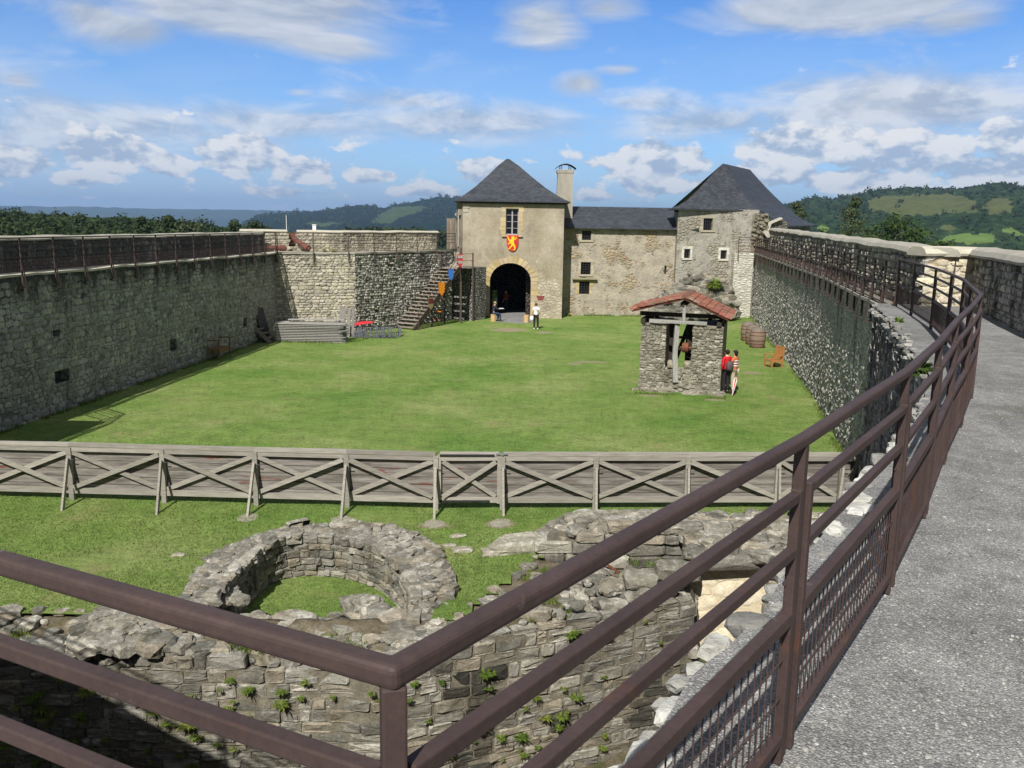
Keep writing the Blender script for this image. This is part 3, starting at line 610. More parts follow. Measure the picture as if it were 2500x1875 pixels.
def woodtree(mb, p, r, h, seed, n=150, size=.75):
    for k in range(3): leaves(mb, V(p) + V((random.uniform(-.35, .35) * r, random.uniform(-.35, .35) * r, h * random.uniform(.45, .78))), r * random.uniform(.55, .85), n // 3, size, seed + k, random.uniform(.75, 1.15), .3)
def left_top(px):
    P = [(0, 501), (75, 505), (136, 510), (190, 514), (250, 518), (336, 526), (391, 521), (461, 529), (532, 540), (570, 533), (624, 535), (662, 556), (700, 570), (760, 578)]
    for a, b in zip(P, P[1:]):
        if a[0] <= px <= b[0]: return lerp(a[1], b[1], (px - a[0]) / (b[0] - a[0]))
    return P[0][1] if px < 0 else P[-1][1]
random.seed(11)
for i in range(210):
    px = random.uniform(-140, 690); f = random.random(); D = lerp(400, 190, f)
    top = left_top(px) + f * 52 + random.uniform(0, 12)
    d = ray(px, top); hh = random.uniform(7, 12); p = V((0, 0, EYE)) + d * (D / hypot(d.x, d.y)); r = random.uniform(3.2, 5.5)
    if px > 540 and f > .5: continue
    woodtree(fmb, (p.x, p.y, p.z - hh * .95), r, hh, i, 300, .62)
for i in range(70):
    px = random.uniform(830, 1095); top = 556 + ((px - 950) / 120) ** 2 * 9 + random.uniform(0, 16); D = random.uniform(600, 850); d = ray(px, top)
    p = V((0, 0, EYE)) + d * (D / hypot(d.x, d.y)); woodtree(fmb, (p.x, p.y, p.z - 9), 7, 10, i, 75, 2.0)
def ridge(prof, D, n, r, size, drop, lf=34, sp=None):
    for i in range(n):
        px = random.uniform(prof[0][0], prof[-1][0])
        for (a, ya), (b, yb) in zip(prof, prof[1:]):
            if a <= px <= b: py = lerp(ya, yb, (px - a) / (b - a)); break
        d = ray(px, py + random.uniform(0, drop)); p = V((0, 0, EYE)) + d * (D / hypot(d.x, d.y)); leaves(fmb, (p.x, p.y, p.z - r * .35), r * random.uniform(.6, 1.2), lf, size, i, .9, .3)
ridge([(1900, 507), (1988, 485), (2026, 490), (2085, 478), (2135, 470), (2217, 460), (2335, 466), (2402, 454), (2444, 448), (2500, 459), (2560, 455)], 2120, 150, 9, 4.5, 3)
for S_, n_, k_ in ((RH, 1900, .003), (BH, 800, .0026)):          # crowns standing on the hillsides themselves
    for i in range(n_):
        p, t = random.choice(S_); D = hypot(p.x, p.y)
        if not 1850 < pj(p)[0] < 2600 and S_ is RH or (t[0] < .5 and random.random() < .97): continue
        r = min(11, max(3, D * k_)) * random.uniform(.7, 1.25); leaves(fmb, p + V((random.uniform(-6, 6), random.uniform(-6, 6), r * .5)), r, 26, r * .42, i, .9, .3)
ridge([(624, 527), (678, 522), (760, 519), (814, 514), (846, 506), (895, 503), (933, 510), (976, 501), (1031, 492), (1074, 483), (1115, 487)], 4250, 120, 15, 8, 3)
tag(fmb.build('woodland', M['leaf_far']), kind='stuff')
def tree(name, label, px, ptop, D, h, spread, lf, lobes, leafn, size, trunk_r=.18, group=None, zsq=.9, limb=7):
    d = ray(px, ptop); p = V((0, 0, EYE)) + d * (D / hypot(d.x, d.y)); b = V((p.x, p.y, p.z - h))
    root = thing(name, label, 'tree', b, group); tm = MB(); cr = MB()
    pts = [b + V((random.uniform(-.04, .04) * h * t, random.uniform(-.04, .04) * h * t, h * t)) for t in (0, .25, .45, .65, .85, .97)]
    for i in range(5): tm.tube(pts[i], pts[i + 1], trunk_r * (1 - i * .18), trunk_r * (1 - (i + 1) * .18), 7)
    for i in range(limb):
        t = random.uniform(.3, .85); q = b.lerp(pts[5], t); a = random.uniform(0, 6.28); L = spread * random.uniform(.5, .95) * (1.15 - t * .6)
        e = q + V((cos(a) * L, sin(a) * L, L * random.uniform(.35, .8))); tm.tube(q, e, trunk_r * .4, trunk_r * .12, 5)
    for (ox, oz, r) in lobes:
        a = random.uniform(0, 6.28); leaves(cr, b + V((ox * spread, random.uniform(-.4, .4) * spread, oz * h)), r * spread, leafn, size, random.random() * 50, zsq, .12)
    tm.build('trunk', M['bark'], root); cr.build('crown', lf, root); return root
tree('tall_tree', 'tall thin pale birch-like tree with bare top twigs beyond the right parapet', 2082, 474, 125, 15, 3.2, M['leaf_pale'], [(.05, .93, .22), (-.1, .84, .38), (.2, .75, .45), (-.3, .68, .5), (.3, .6, .62), (-.4, .52, .7), (.25, .45, .75), (-.1, .36, .8), (.7, .38, .5), (-.8, .4, .5)], 420, .16, .2)
tree('round_tree', 'bushy yellow green tree standing right of the tall thin tree', 2188, 518, 105, 9, 3.4, M['leaf'], [(0, .86, .42), (.5, .74, .5), (-.5, .72, .5), (0, .6, .7), (.8, .55, .5), (-.9, .52, .5), (.3, .42, .8), (-.3, .4, .8)], 520, .17, .2)
tree('small_tree', 'small tree poking up behind the slope of the slate catslide roof', 1946, 488, 110, 9, 1.9, M['leaf_pale'], [(0, .93, .3), (.2, .82, .5), (-.3, .76, .5), (.3, .66, .6), (-.2, .56, .7), (.2, .45, .8)], 260, .16, .14)
for px, top, sp, lab in ((2008, 556, 1.7, 'low bush under the roof eave left of the tall thin tree'), (2300, 582, 2.2, 'low dark bush right of the round tree behind the parapet'), (2130, 575, 2.6, 'low bush between the tall tree and the round tree')):
    tree('bush', lab, px, top, 95, 4.5, sp, M['leaf'], [(0, .8, .5), (.5, .66, .5), (-.5, .66, .5), (0, .45, .8)], 300, .17, .08, zsq=.8)
for px, top, h, sp, lab, lf in ((448, 536, 9, 4.6, 'pale green bushy tree in front of the dark wood beyond the left wall', M['leaf_pale']), (412, 520, 12, 3.6, 'darker tree rising just left above the pale bushy tree', M['leaf_far']), (572, 531, 12, 3.4, 'dark rounded tree at the right end of the wood', M['leaf_far']), (622, 533, 12, 4.4, 'rightmost dark tree of the wood before the blue hill', M['leaf_far']), (345, 519, 12, 2.6, 'thin conical dark tree on the wood skyline', M['leaf_far'])):
    tree('tree', lab, px, top, 235, h, sp, lf, [(0, .84, .45), (.4, .7, .55), (-.45, .68, .55), (.1, .52, .8), (-.2, .4, .8), (.5, .42, .6)], 230, .45, .3, 'trees of the wood left of the castle')
# ================================================================ courtyard ground
def lw_x(Y): return -15.6 + .085 * (Y - 26.5)
def edge_y(x):                                  # where the lawn stops above the excavated pit
    if x < -.9: return 13.75 + .25 * noise.noise(V((x * .9, 0, 3)))
    if x < .6: return lerp(13.75, 16.6, (x + .9) / 1.5) + .15 * noise.noise(V((x * 2, 0, 3)))
    return 17.75
WORN = [((1440, 885), .8, .3), ((1405, 890), .5, .22), ((1245, 806), 1.3, .9), ((1330, 812), .7, .4), ((1060, 1283), .4, .25), ((1220, 1280), .36, .25), ((1590, 966), .6, .22), ((1740, 976), .5, .2), ((1840, 910), .5, .4)]
WORN = [(G(*p), a, b) for p, a, b in WORN]
def lawn_z(x, y): return .06 * noise.noise(V((x * .13, y * .13, 0))) * min(1, max(0, (y - 19) / 6)) + .02 * noise.noise(V((x * .8, y * .8, 4)))
mb = MB(); mb.vt = []; S = .22; nx = int(40 / S); ny = int(54 / S); idx = {}
def gv(i, j):
    if (i, j) not in idx:
        x, y = -18 + i * S, 13.3 + j * S; idx[(i, j)] = len(mb.v); mb.v.append(V((x, y, lawn_z(x, y)))); w = 1
        for c, a, b in WORN: w = min(w, max(0, .45 * noise.noise(V((x * 1.3, y * 1.3, 11))) + sqrt(((x - c.x) / a) ** 2 + ((y - c.y) / b) ** 2) - .25))
        mb.vt.append((min(1, w), 1, 1))
    return idx[(i, j)]
for i in range(nx):
    for j in range(ny):
        x, y = -18 + (i + .5) * S, 13.3 + (j + .5) * S
        if y < edge_y(x) or inpoly(x, y, MPOLY) or x > 4 + (y - 10) * .42: continue
        mb.f.append((gv(i, j), gv(i + 1, j), gv(i + 1, j + 1), gv(i, j + 1))); mb.t.append((1, 1, 1)); mb.m.append(0)
tag(mb.build('lawn', M['grass'], smooth=True), kind='structure')
# bare sloping ground on top of the ruin, pit floor
def face_y(x):                                  # front face of the ruined wall
    if x < -2: return 12.75 + .12 * noise.noise(V((x * .5, 0, 0)))
    return lerp(12.75, 13.35, min(1, (x + 2) / 1.6)) if x < -.4 else 13.35 + (x + .4) * .42
def top_z(x): return -.3 + .12 * noise.noise(V((x * .7, 3, 0))) if x < -1.8 else lerp(-.3, -.02, min(1, (x + 1.8) / 1.6)) + .08 * noise.noise(V((x * .9, 3, 0)))
mb = MB(); nxx = 150; nyy = 14
for i in range(nxx + 1):
    x = lerp(-15.5, 5.0, i / nxx); y0 = face_y(x) + .12; y1 = edge_y(x) + .45
    for j in range(nyy + 1):
        t = j / nyy; y = lerp(y0, y1, t); z = lerp(top_z(x) - .06, -.03, t ** .8) + .07 * noise.noise(V((x * 2.3, y * 2.3, 0))) * (1 if t < .95 else .2)
        if x > .7: z = min(z, lerp(-.05, -.35, min(1, (x - .7) / .8)) + .06 * noise.noise(V((x * 2.3, y * 2.3, 0))))
        if inpoly(x, y, KPOLY) and y > 13.95: z = min(z, -.85)
        mb.v.append(V((x, y, z)))
for i in range(nxx):
    xc = lerp(-15.5, 5.0, (i + .5) / nxx)
    if xc > 3.35: continue
    for j in range(nyy): a = i * (nyy + 1) + j; mb.f.append((a, a + nyy + 1, a + nyy + 2, a + 1)); mb.t.append((1, 1, 1)); mb.m.append(0)
tag(mb.build('bare_ground', M['earth'], smooth=True), kind='structure')
mb = MB(); n1, n2 = 70, 50
for i in range(n1 + 1):
    for j in range(n2 + 1):
        x, y = lerp(-17, 8, i / n1), lerp(-1, 17.4, j / n2); mb.v.append(V((x, y, (-2.75 + .35 * noise.noise(V((x * .6, y * .6, 0))) + .12 * noise.noise(V((x * 2.4, y * 2.4, 5)))) + (1.25 if x > 3.2 and y > 14.4 else 0))))
for i in range(n1):
    for j in range(n2): a = i * (n2 + 1) + j; mb.f.append((a, a + n2 + 1, a + n2 + 2, a + 1)); mb.t.append((1, 1, 1)); mb.m.append(0)
tag(mb.build('pit_floor', M['earth'], smooth=True), kind='structure')
mb = MB(); random.seed(5)
for i in range(420):
    x = random.uniform(-9, 4.6); y = random.uniform(9.4, 12.9 + max(0, x) * .3); s = random.uniform(.05, .2) * (1.5 if random.random() < .12 else 1); g = random.uniform(.7, 1.45)
    mb.rock((x, y, -2.72 + .35 * noise.noise(V((x * .6, y * .6, 0)))), s, s * random.uniform(.6, 1), s * random.uniform(.5, .8), i, 0, (g, g * .98, g * .92))
tag(mb.build('rubble', M['ruin']), kind='stuff')
mb = MB(); mb.add([V((lerp(KC.x, p[0], 1.08), lerp(KC.y, p[1], 1.04), -.66)) for p in KPOLY], (tuple(range(len(KPOLY))),), (1, 1, 1)); tag(mb.build('kiln_floor', M['grass']), kind='structure')
# ================================================================ ruined front wall
PAL = [(1, 1, 1), (.82, .81, .78), (1.1, 1.08, 1.03), (1.02, .94, .83), (.72, .72, .71), (1.16, 1.15, 1.12), (.92, .87, .8), (.6, .6, .58)]
def masonry(mb, P, N, L, zb, zt, ch=(.17, .34), ln=(.25, .62), d=.1, skip=None, tb=None):
    z = zb
    while z < 3:
        h = random.uniform(*ch); u = random.uniform(-.3, 0); any_ = False
        while u < L:
            w = random.uniform(*ln); uc = u + w / 2
            if 0 <= uc <= L:
                t = zt(uc)
                if z + h * .45 < t:
                    any_ = True; hh = h
                    if not (skip and skip(uc, z + h / 2)):
                        n = V(N(uc)); ud = V((-n.y, n.x, 0)); p = V(P(uc)); ti = random.choice(PAL); g = random.uniform(.84, 1.14); k = tb(uc, z) if tb else 1
                        if random.random() < .22 and h > .22:
                            for q in (-.25, .25): mb.block((p.x, p.y, z + h / 2 + q * h), ud, n, w * .98, h * .48, d * random.uniform(.4, 1.2), tuple(c * g * k for c in ti), .016)
                        else: mb.block((p.x, p.y, z + hh / 2), ud, n, w * .985, hh * .975, d * random.uniform(.4, 1.4), tuple(c * g * k for c in ti), .016)
            u += w
        z += h
        if not any_ and z > 0: break
random.seed(21)
wall_root = thing('ruined_wall', 'long ruined wall face dropping into the pit, ferns in its joints', 'ruined wall', (-3, 12.8, -2.7))
mb = MB(); X0, X1 = -13.5, 3.36
def fn(u): x = X0 + u; s = (face_y(x + .05) - face_y(x - .05)) / .1; return V((s, -1, 0)).normalized()
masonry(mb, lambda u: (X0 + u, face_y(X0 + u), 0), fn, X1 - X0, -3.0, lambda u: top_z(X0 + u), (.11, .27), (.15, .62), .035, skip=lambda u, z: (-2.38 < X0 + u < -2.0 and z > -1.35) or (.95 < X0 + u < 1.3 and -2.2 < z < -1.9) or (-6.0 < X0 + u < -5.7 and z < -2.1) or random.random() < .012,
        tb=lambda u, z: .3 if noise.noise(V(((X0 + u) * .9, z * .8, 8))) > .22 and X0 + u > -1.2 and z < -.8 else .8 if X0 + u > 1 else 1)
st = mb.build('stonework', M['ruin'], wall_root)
mb = MB(); xs = [X0 + (X1 - X0) * i / 60 for i in range(61)]
for a, b in zip(xs, xs[1:]): mb.quad((a, face_y(a) - .012, -3.2), (b, face_y(b) - .012, -3.2), (b, face_y(b) - .012, top_z(b) - .1), (a, face_y(a) - .012, top_z(a) - .1), (1.15, 1.12, 1.05))
# end of the wall at the recess
mb.quad((X1, face_y(X1), -3.2), (X1, 17, -3.2), (X1, 17, 0), (X1, face_y(X1), top_z(X1)))
mb.build('mortar', M['mortar_bed'], wall_root)
mb = MB(); random.seed(31)
for i in range(620):
    x = random.uniform(-12, 3.2); f = random.random() ** 1.6; y = lerp(face_y(x) + .1, edge_y(x) + .2, f)
    if x > .6 and y > 15.9: continue
    if inpoly(x, y, KPOLY): continue
    dens = noise.noise(V((x * .7, y * .7, 2)))
    if dens < -.12 and random.random() < .7: continue
    s = random.uniform(.035, .115) * (1.6 if random.random() < .1 else 1); z = lerp(top_z(x), 0, f); g = random.uniform(.8, 1.4)
    mb.rock((x, y, z + s * .05), s * 1.25, s, s * .62, i, 1, tuple(c * g for c in random.choice(PAL)))
for i in range(60):                               # the big stones that crown the face
    x = random.uniform(-9.5, 3.2); s = random.uniform(.09, .2); g = random.uniform(.75, 1.1)
    mb.rock((x, face_y(x) + random.uniform(.1, .4), top_z(x) + s * .25), s * 1.3, s * .9, s * .7, i + 900, 1, tuple(c * g for c in random.choice(PAL)), random.uniform(-.4, .4))
for i in range(190):                              # outcrop at the left end
    px, py = random.uniform(190, 430), random.uniform(1490, 1590); p = G(px, py, -.1); s = random.uniform(.06, .19); g = random.uniform(.7, 1.15)
    mb.rock((p.x, p.y, -.2 + .2 * max(0, 1 - ((px - 320) / 130) ** 2) + random.uniform(-.05, .05)), s * 1.4, s, s * .7, i + 300, 1, tuple(c * g for c in random.choice(PAL)))
r = mb.build('loose_top', M['ruin'], wall_root); tag(r, kind='stuff')
# round kiln-like ruin: inner and outer faces follow their own outlines
kroot = thing('round_ruin', 'low broken ring of rough stone masonry around a sunken grass floor', 'ruin', KC + V((0, 0, -.7)))
def arclen(P):
    L = [0.0]
    for a, b in zip(P, P[1:]): L.append(L[-1] + (V(b) - V(a)).length)
    return L
def smoothpath(P, n=3):
    P = [V(p) for p in P]
    for _ in range(n):
        Q = [P[0]]
        for a, b in zip(P, P[1:]): Q += [a.lerp(b, .25), a.lerp(b, .75)]
        P = Q + [P[-1]]
    return P
IP, OP = smoothpath(IP0, 2), smoothpath(OP0, 2); LI, LO = arclen(IP), arclen(OP)
def onpath(P, L, u):
    k = 0
    while k < len(P) - 2 and L[k + 1] < u: k += 1
    t = (u - L[k]) / max(1e-6, L[k + 1] - L[k]); d = (P[k + 1] - P[k]).normalized(); p = P[k].lerp(P[k + 1], t); return V((p.x, p.y, 0)), V((-d.y, d.x, 0))
def rimf(f): return .2 + .1 * noise.noise(V((f * 9, 0, 1))) - .22 * max(0, (f - .9) / .1) - .3 * max(0, (.1 - f) / .1)
mb = MB()
masonry(mb, lambda u: onpath(IP, LI, u)[0], lambda u: onpath(IP, LI, u)[1], LI[-1], -1.0, lambda u: rimf(u / LI[-1]), (.09, .19), (.12, .36), .06)
masonry(mb, lambda u: onpath(OP, LO, u)[0], lambda u: -onpath(OP, LO, u)[1], LO[-1], -.2, lambda u: rimf(u / LO[-1]) - .06, (.1, .2), (.16, .38), .06)
mb.build('stonework', M['ruin'], kroot)
mb = MB(); N = 70
for i in range(N):
    f0_, f1_ = i / N, (i + 1) / N; (a, na), (b, nb_) = onpath(IP, LI, f0_ * LI[-1]), onpath(IP, LI, f1_ * LI[-1]); (c, nc), (e, ne) = onpath(OP, LO, f0_ * LO[-1]), onpath(OP, LO, f1_ * LO[-1])
    a -= na * .01; b -= nb_ * .01; Z = lambda p, z: V((p.x, p.y, z)); r0_, r1_ = rimf(f0_), rimf(f1_)
    mb.quad(Z(a, -1.05), Z(b, -1.05), Z(b, r1_ - .03), Z(a, r0_ - .03), (.5, .5, .5)); mb.quad(Z(a, r0_ - .03), Z(b, r1_ - .03), Z(e, r1_ - .1), Z(c, r0_ - .1)); mb.quad(Z(c + nc * .01, -.4), Z(e + ne * .01, -.4), Z(e + ne * .01, r1_ - .1), Z(c + nc * .01, r0_ - .1), (.6, .6, .6))
mb.build('core', M['mortar_bed'], kroot)
mb = MB(); random.seed(41)
for i in range(560):
    f = random.random(); a, b = onpath(IP, LI, f * LI[-1])[0], onpath(OP, LO, f * LO[-1])[0]; t = random.uniform(.02, 1.06 if f < .5 else 1.15); p = a.lerp(b, t); s = random.uniform(.045, .135); g = random.uniform(.75, 1.25); dv = b - a
    mb.rock((p.x, p.y, (rimf(f) if t < .97 else .02) - .03 - .06 * t), s * 1.4, s, s * .6, i, 1, tuple(c * g for c in random.choice(PAL)), atan2(dv.y, dv.x) + random.uniform(-.5, .5))
for i in range(90):                               # stub of cross wall and the collapsed front
    t = random.random(); p = V((-2.75, 15.1, 0)).lerp(V((-1.75, 13.7, 0)), t) + V((random.uniform(-.18, .18), random.uniform(-.18, .18), 0)); s = random.uniform(.1, .24); g = random.uniform(.85, 1.35)
    mb.rock((p.x, p.y, lerp(-.25, -.12, t) - random.random() * .5), s * 1.2, s, s * .75, i + 400, 1, tuple(c * g for c in random.choice(PAL)))
for i in range(150):                              # spread rubble on the left flank
    a = random.uniform(2.3, 3.9); R = random.uniform(RI + .1, RO + .3); s = random.uniform(.06, .16); g = random.uniform(.8, 1.3); mb.rock(KC + V((R * cos(a), R * sin(a), -.06 + .18 * max(0, 1 - abs(R - 2.1) / .5) * (a < 3.5))), s * 1.4, s, s * .6, i + 1600, 1, tuple(c * g for c in random.choice(PAL)))
for i in range(120):
    p = V((random.uniform(-5.2, -1.2), random.uniform(13.6, 14.35), 0)); s = random.uniform(.07, .2); g = random.uniform(.8, 1.35)
    mb.rock((p.x, p.y, -.3 + random.uniform(-.1, .12)), s * 1.3, s, s * .6, i + 600, 1, tuple(c * g for c in random.choice(PAL)))
tag(mb.build('loose_top', M['ruin'], kroot), kind='stuff')
# upper ruined wall with the cream recess
random.seed(51)
uroot = thing('upper_ruin', 'grey ruined wall beside the rampart with a cream plastered recess under a slab', 'ruined wall', (2.6, 16.8, -.5))
mb = MB(); UX0, UX1 = .75, 6.9; uy = lambda x: 16.75 + .1 * noise.noise(V((x, 0, 5)))
ut = lambda x: .62 + .1 * noise.noise(V((x * 1.4, 2, 0))) - .5 * max(0, 1.5 - x) / .8
masonry(mb, lambda u: (UX0 + u, uy(UX0 + u), 0), lambda u: V((0, -1, 0)), UX1 - UX0, -.75, lambda u: ut(UX0 + u), (.2, .34), (.34, .8), .09, skip=lambda u, z: 3.72 < UX0 + u < 4.72 and z < -.05)
masonry(mb, lambda u: (4.86 + u, 15.3, 0), lambda u: V((0, -1, 0)), 2.1, -2.2, lambda u: .6, (.2, .34), (.3, .6), .08)
masonry(mb, lambda u: (3.42, 16.6 - u, 0), lambda u: V((1, 0, 0)), 1.6, -1.8, lambda u: -.05, (.2, .34), (.3, .6), .06)
mb.block((4.15, 15.55, .46), (1, 0, 0), (0, -1, 0), 1.7, .32, .3, (.8, .8, .8)); mb.block((3.1, 15.3, .3), (1, 0, 0), (0, -1, 0), .8, .3, .25, (.8, .8, .76)); mb.block((2.4, 15.2, .16), (1, 0, 0), (0, -1, 0), .6, .26, .25, (.9, .9, .84))
for i in range(330):
    x = random.uniform(.7, 6.8); y = random.uniform(16.75, 17.95); s = random.uniform(.08, .2); g = random.uniform(.8, 1.35)
    mb.rock((x, y, ut(x) - .06 - .25 * max(0, y - 17.6)), s * 1.3, s, s * .6, i, 1, tuple(c * g for c in random.choice(PAL)))
for i in range(120):
    x = random.uniform(.3, 3.3); y = random.uniform(face_y(x) + .3, 16.7); s = random.uniform(.08, .22); g = random.uniform(.8, 1.35)
    mb.rock((x, y, -.22 + random.uniform(-.1, .05)), s * 1.3, s, s * .6, i + 500, 1, tuple(c * g for c in random.choice(PAL)))
for i in range(60):
    x = random.uniform(3.4, 6.2); y = random.uniform(15.3, 16.8); s = random.uniform(.1, .22); g = random.uniform(.8, 1.25)
    mb.rock((x, y, .5 + random.uniform(-.05, .1)), s * 1.3, s, s * .6, i + 700, 1, tuple(c * g for c in random.choice(PAL)))
mb.build('stonework', M['ruin'], uroot)
mb = MB(); mb.prism([(UX0, 16.8), (3.7, 16.82), (3.7, 17.9), (UX0 + .3, 17.9)], -1, .4); mb.prism([(4.74, 16.8), (6.9, 16.82), (6.9, 17.9), (4.74, 17.9)], -2, .5); mb.prism([(3.6, 17.2), (4.8, 17.2), (4.8, 17.9), (3.6, 17.9)], -2, .5); mb.prism([(3.4, 15.4), (4.9, 15.4), (4.9, 16.85), (3.4, 16.85)], .34, .5, bot=True); mb.prism([(4.9, 15.36), (6.9, 15.36), (6.9, 16.8), (4.9, 16.8)], -2.4, .5)
mb.build('core', M['mortar_bed'], uroot)
mb = MB(); facade(mb, (3.36, 15.52), (4.92, 15.56), -2.2, .34, []); mb.quad((4.87, 15.56, -2.2), (4.87, 15.3, -2.2), (4.87, 15.3, .3), (4.87, 15.56, .3), (.9, .9, .9)); mb.build('plastered_back', M['cream_plaster'], uroot)
# loose stones lying about on the grass
random.seed(61)
sp = [(1118, 1310, .12, 'small pale stone in the grass right of the round ruin'), (1098, 1333, .1, 'lower of two small stones right of the round ruin'), (1130, 1345, .16, 'flat grey stone nearest the handrail right of the round ruin'), (1270, 1338, .5, 'long flat whitish rock slab half sunk in the grass'), (1215, 1350, .22, 'rounded rock just left of the long flat slab'), (436, 1356, .09, 'tiny pale stone in the grass left of the round ruin'), (1995, 930, .14, 'pale stone at the foot of the right rampart')]
for px, py, s, lab in sp:
    p = G(px, py); mb = MB(); mb.rock((p.x, p.y, s * .12), s * 1.4, s * .8, s * .35, px, 1, (1.3, 1.28, 1.2), .2)
    tag(mb.build('stone', M['ruin'], loc=p), lab, 'stone', 'loose stones on the grass')
p = U(1442, 1352, 16.5); q = U(1512, 1398, 16.1); mb = MB(); mb.bar(p, q, .035, .035); tag(mb.build('iron_bar', M['rust'], loc=q), 'thin rusty iron bar leaning across the grey ruined wall', 'iron bar')
# plants in the joints
def tuft(name, n, L, w, mat, seed, spread=1.0, lean=(0, -1)):
    random.seed(seed); mb = MB()
    for i in range(n):
        a = random.uniform(0, 2 * pi); l = L * random.uniform(.5, 1.1); d = V((cos(a) * spread + lean[0] * .6, sin(a) * spread + lean[1] * .6, random.uniform(.15, .9))).normalized(); s = d.cross(V((0, 0, 1))).normalized() * w * random.uniform(.6, 1.2)
        b = V((random.uniform(-.02, .02), 0, 0)); m = b + d * l * .55; e = b + d * l + V((0, 0, -l * .3)); g = random.uniform(.7, 1.35)
        mb.add((b, m - s, e, m + s), ((0, 1, 2, 3),), (g, g, g * .9))
    return mb
protos = []
for k in range(5):
    mb = tuft('fern', 30 + 10 * k, .085 + .012 * k, .008, M['weed'], 70 + k); o = mb.build('fern_tuft', M['weed'], loc=(0, 0, 0)); protos.append(o)
random.seed(81); cnt = 0
for i in range(150):
    x = random.uniform(-8.5, 3.2); z = random.uniform(-2.6, top_z(x) - .15)
    if noise.noise(V((x * .8, z * .9, 12))) < -.25: continue
    o = protos[cnt] if cnt < 5 else protos[cnt % 5].copy()
    if cnt >= 5: col.objects.link(o)
    o.location = (x, face_y(x) - .1, z); s = random.uniform(.55, 1.5); o.scale = (s * random.uniform(.8, 1.4), s, s * random.uniform(.7, 1.1)); o.rotation_euler = (0, 0, random.uniform(-.5, .5)); cnt += 1
    tag(o, 'small green fern tuft growing from a joint of the ruined wall face', 'fern', 'fern tufts in the joints of the ruined wall')
# grass tufts: near lawn blades as one mass
random.seed(91); mb = MB(); k = 0
while k < 52000:
    y = 13.2 + 11.5 * random.random() ** 1.25; x = random.uniform(-.62 * y - .5, min(.45 * y, 7.6))
    if y < edge_y(x) + .05 or inpoly(x, y, OPOLY):
        if not (inpoly(x, y, KPOLY) and y > 14.2 and random.random() < .8): continue
        z = -.66
    else: z = lawn_z(x, y)
    if any(((x - c.x) / a) ** 2 + ((y - c.y) / b) ** 2 < .6 for c, a, b in WORN): continue
    if noise.noise(V((x * .6, y * .6, 7))) < -.35 + random.uniform(-.2, .2): k += 1; continue
    h = random.uniform(.025, .06) * (1 + .6 * noise.noise(V((x * .4, y * .4, 1)))); a = random.uniform(0, 6.28); w = random.uniform(.006, .011); l = random.uniform(.3, 1.1) * h; b = random.uniform(0, 6.28); g = random.uniform(.7, 1.35)
    c = V((x, y, z)); s = V((cos(a) * w, sin(a) * w, 0)); mb.v += [c - s, c + s, c + V((cos(b) * l, sin(b) * l, h))]; i0 = len(mb.v); mb.f.append((i0 - 3, i0 - 2, i0 - 1)); mb.t.append((g, g, g)); mb.m.append(0); k += 1
def footgrass(pts, n, hmax, off):
    for i in range(n):
        k = random.randrange(len(pts) - 1); c = V(pts[k]).lerp(V(pts[k + 1]), random.random()); dv = (V(pts[k + 1]) - V(pts[k])).normalized(); c = c + V((dv.y, -dv.x, 0)) * (off + abs(random.gauss(0, .12))); c.z = lawn_z(c.x, c.y)
        if noise.noise(V((c.x * .7, c.y * .7, 21))) < -.2: continue
        a = random.uniform(0, 6.28); h = random.uniform(.3, 1) * hmax; s = V((cos(a) * .014, sin(a) * .014, 0)); g = random.uniform(.6, 1.15)
        mb.add((c - s, c + s, c + V((random.uniform(-.5, .5) * h, random.uniform(-.5, .5) * h, h))), ((0, 1, 2),), (g, g, g * .85))
footgrass([(lw_x(24), 24, 0), (lw_x(50), 50, 0)], 2600, .16, .05); footgrass([(17.6, 65, 0), (11.75, 33, 0), (8.9, 21.5, 0)], 2600, .17, .0)
footgrass([(3.6, 64.9, 0), (11.7, 64.9, 0)], 1200, .22, .02); footgrass([(-13.2, 47.4, 0), (-9.2, 47.3, 0), (-6.2, 54, 0)], 900, .2, .0); footgrass([(-3.5, 62.4, 0), (-1.7, 62.4, 0)], 200, .2, .0); footgrass([(4.9, 34.4, 0), (8.3, 33.5, 0)], 500, .14, .05)
for i in range(5200):                             # longer grass on the ruin tops and the pit floor
    if random.random() < .6: x = random.uniform(-12, 3); y = lerp(face_y(x) + .1, edge_y(x) + .3, random.random()); z = lerp(top_z(x), 0, .5) - .03; ok = noise.noise(V((x * .9, y * .9, 33))) > .05
    else: x = random.uniform(-8, 4); y = random.uniform(10, 12.8); z = -2.75 + .35 * noise.noise(V((x * .6, y * .6, 0))); ok = noise.noise(V((x * .9, y * .9, 33))) > .1
    if not ok or inpoly(x, y, OPOLY): continue
    for j in range(9):
        c = V((x + random.uniform(-.06, .06), y + random.uniform(-.06, .06), z)); a = random.uniform(0, 6.28); h = random.uniform(.05, .14); s = V((cos(a) * .008, sin(a) * .008, 0)); g = random.uniform(.6, 1.2)
        mb.add((c - s, c + s, c + V((random.uniform(-.06, .06), random.uniform(-.06, .06), h))), ((0, 1, 2),), (g, g, g * .8))
k = 0
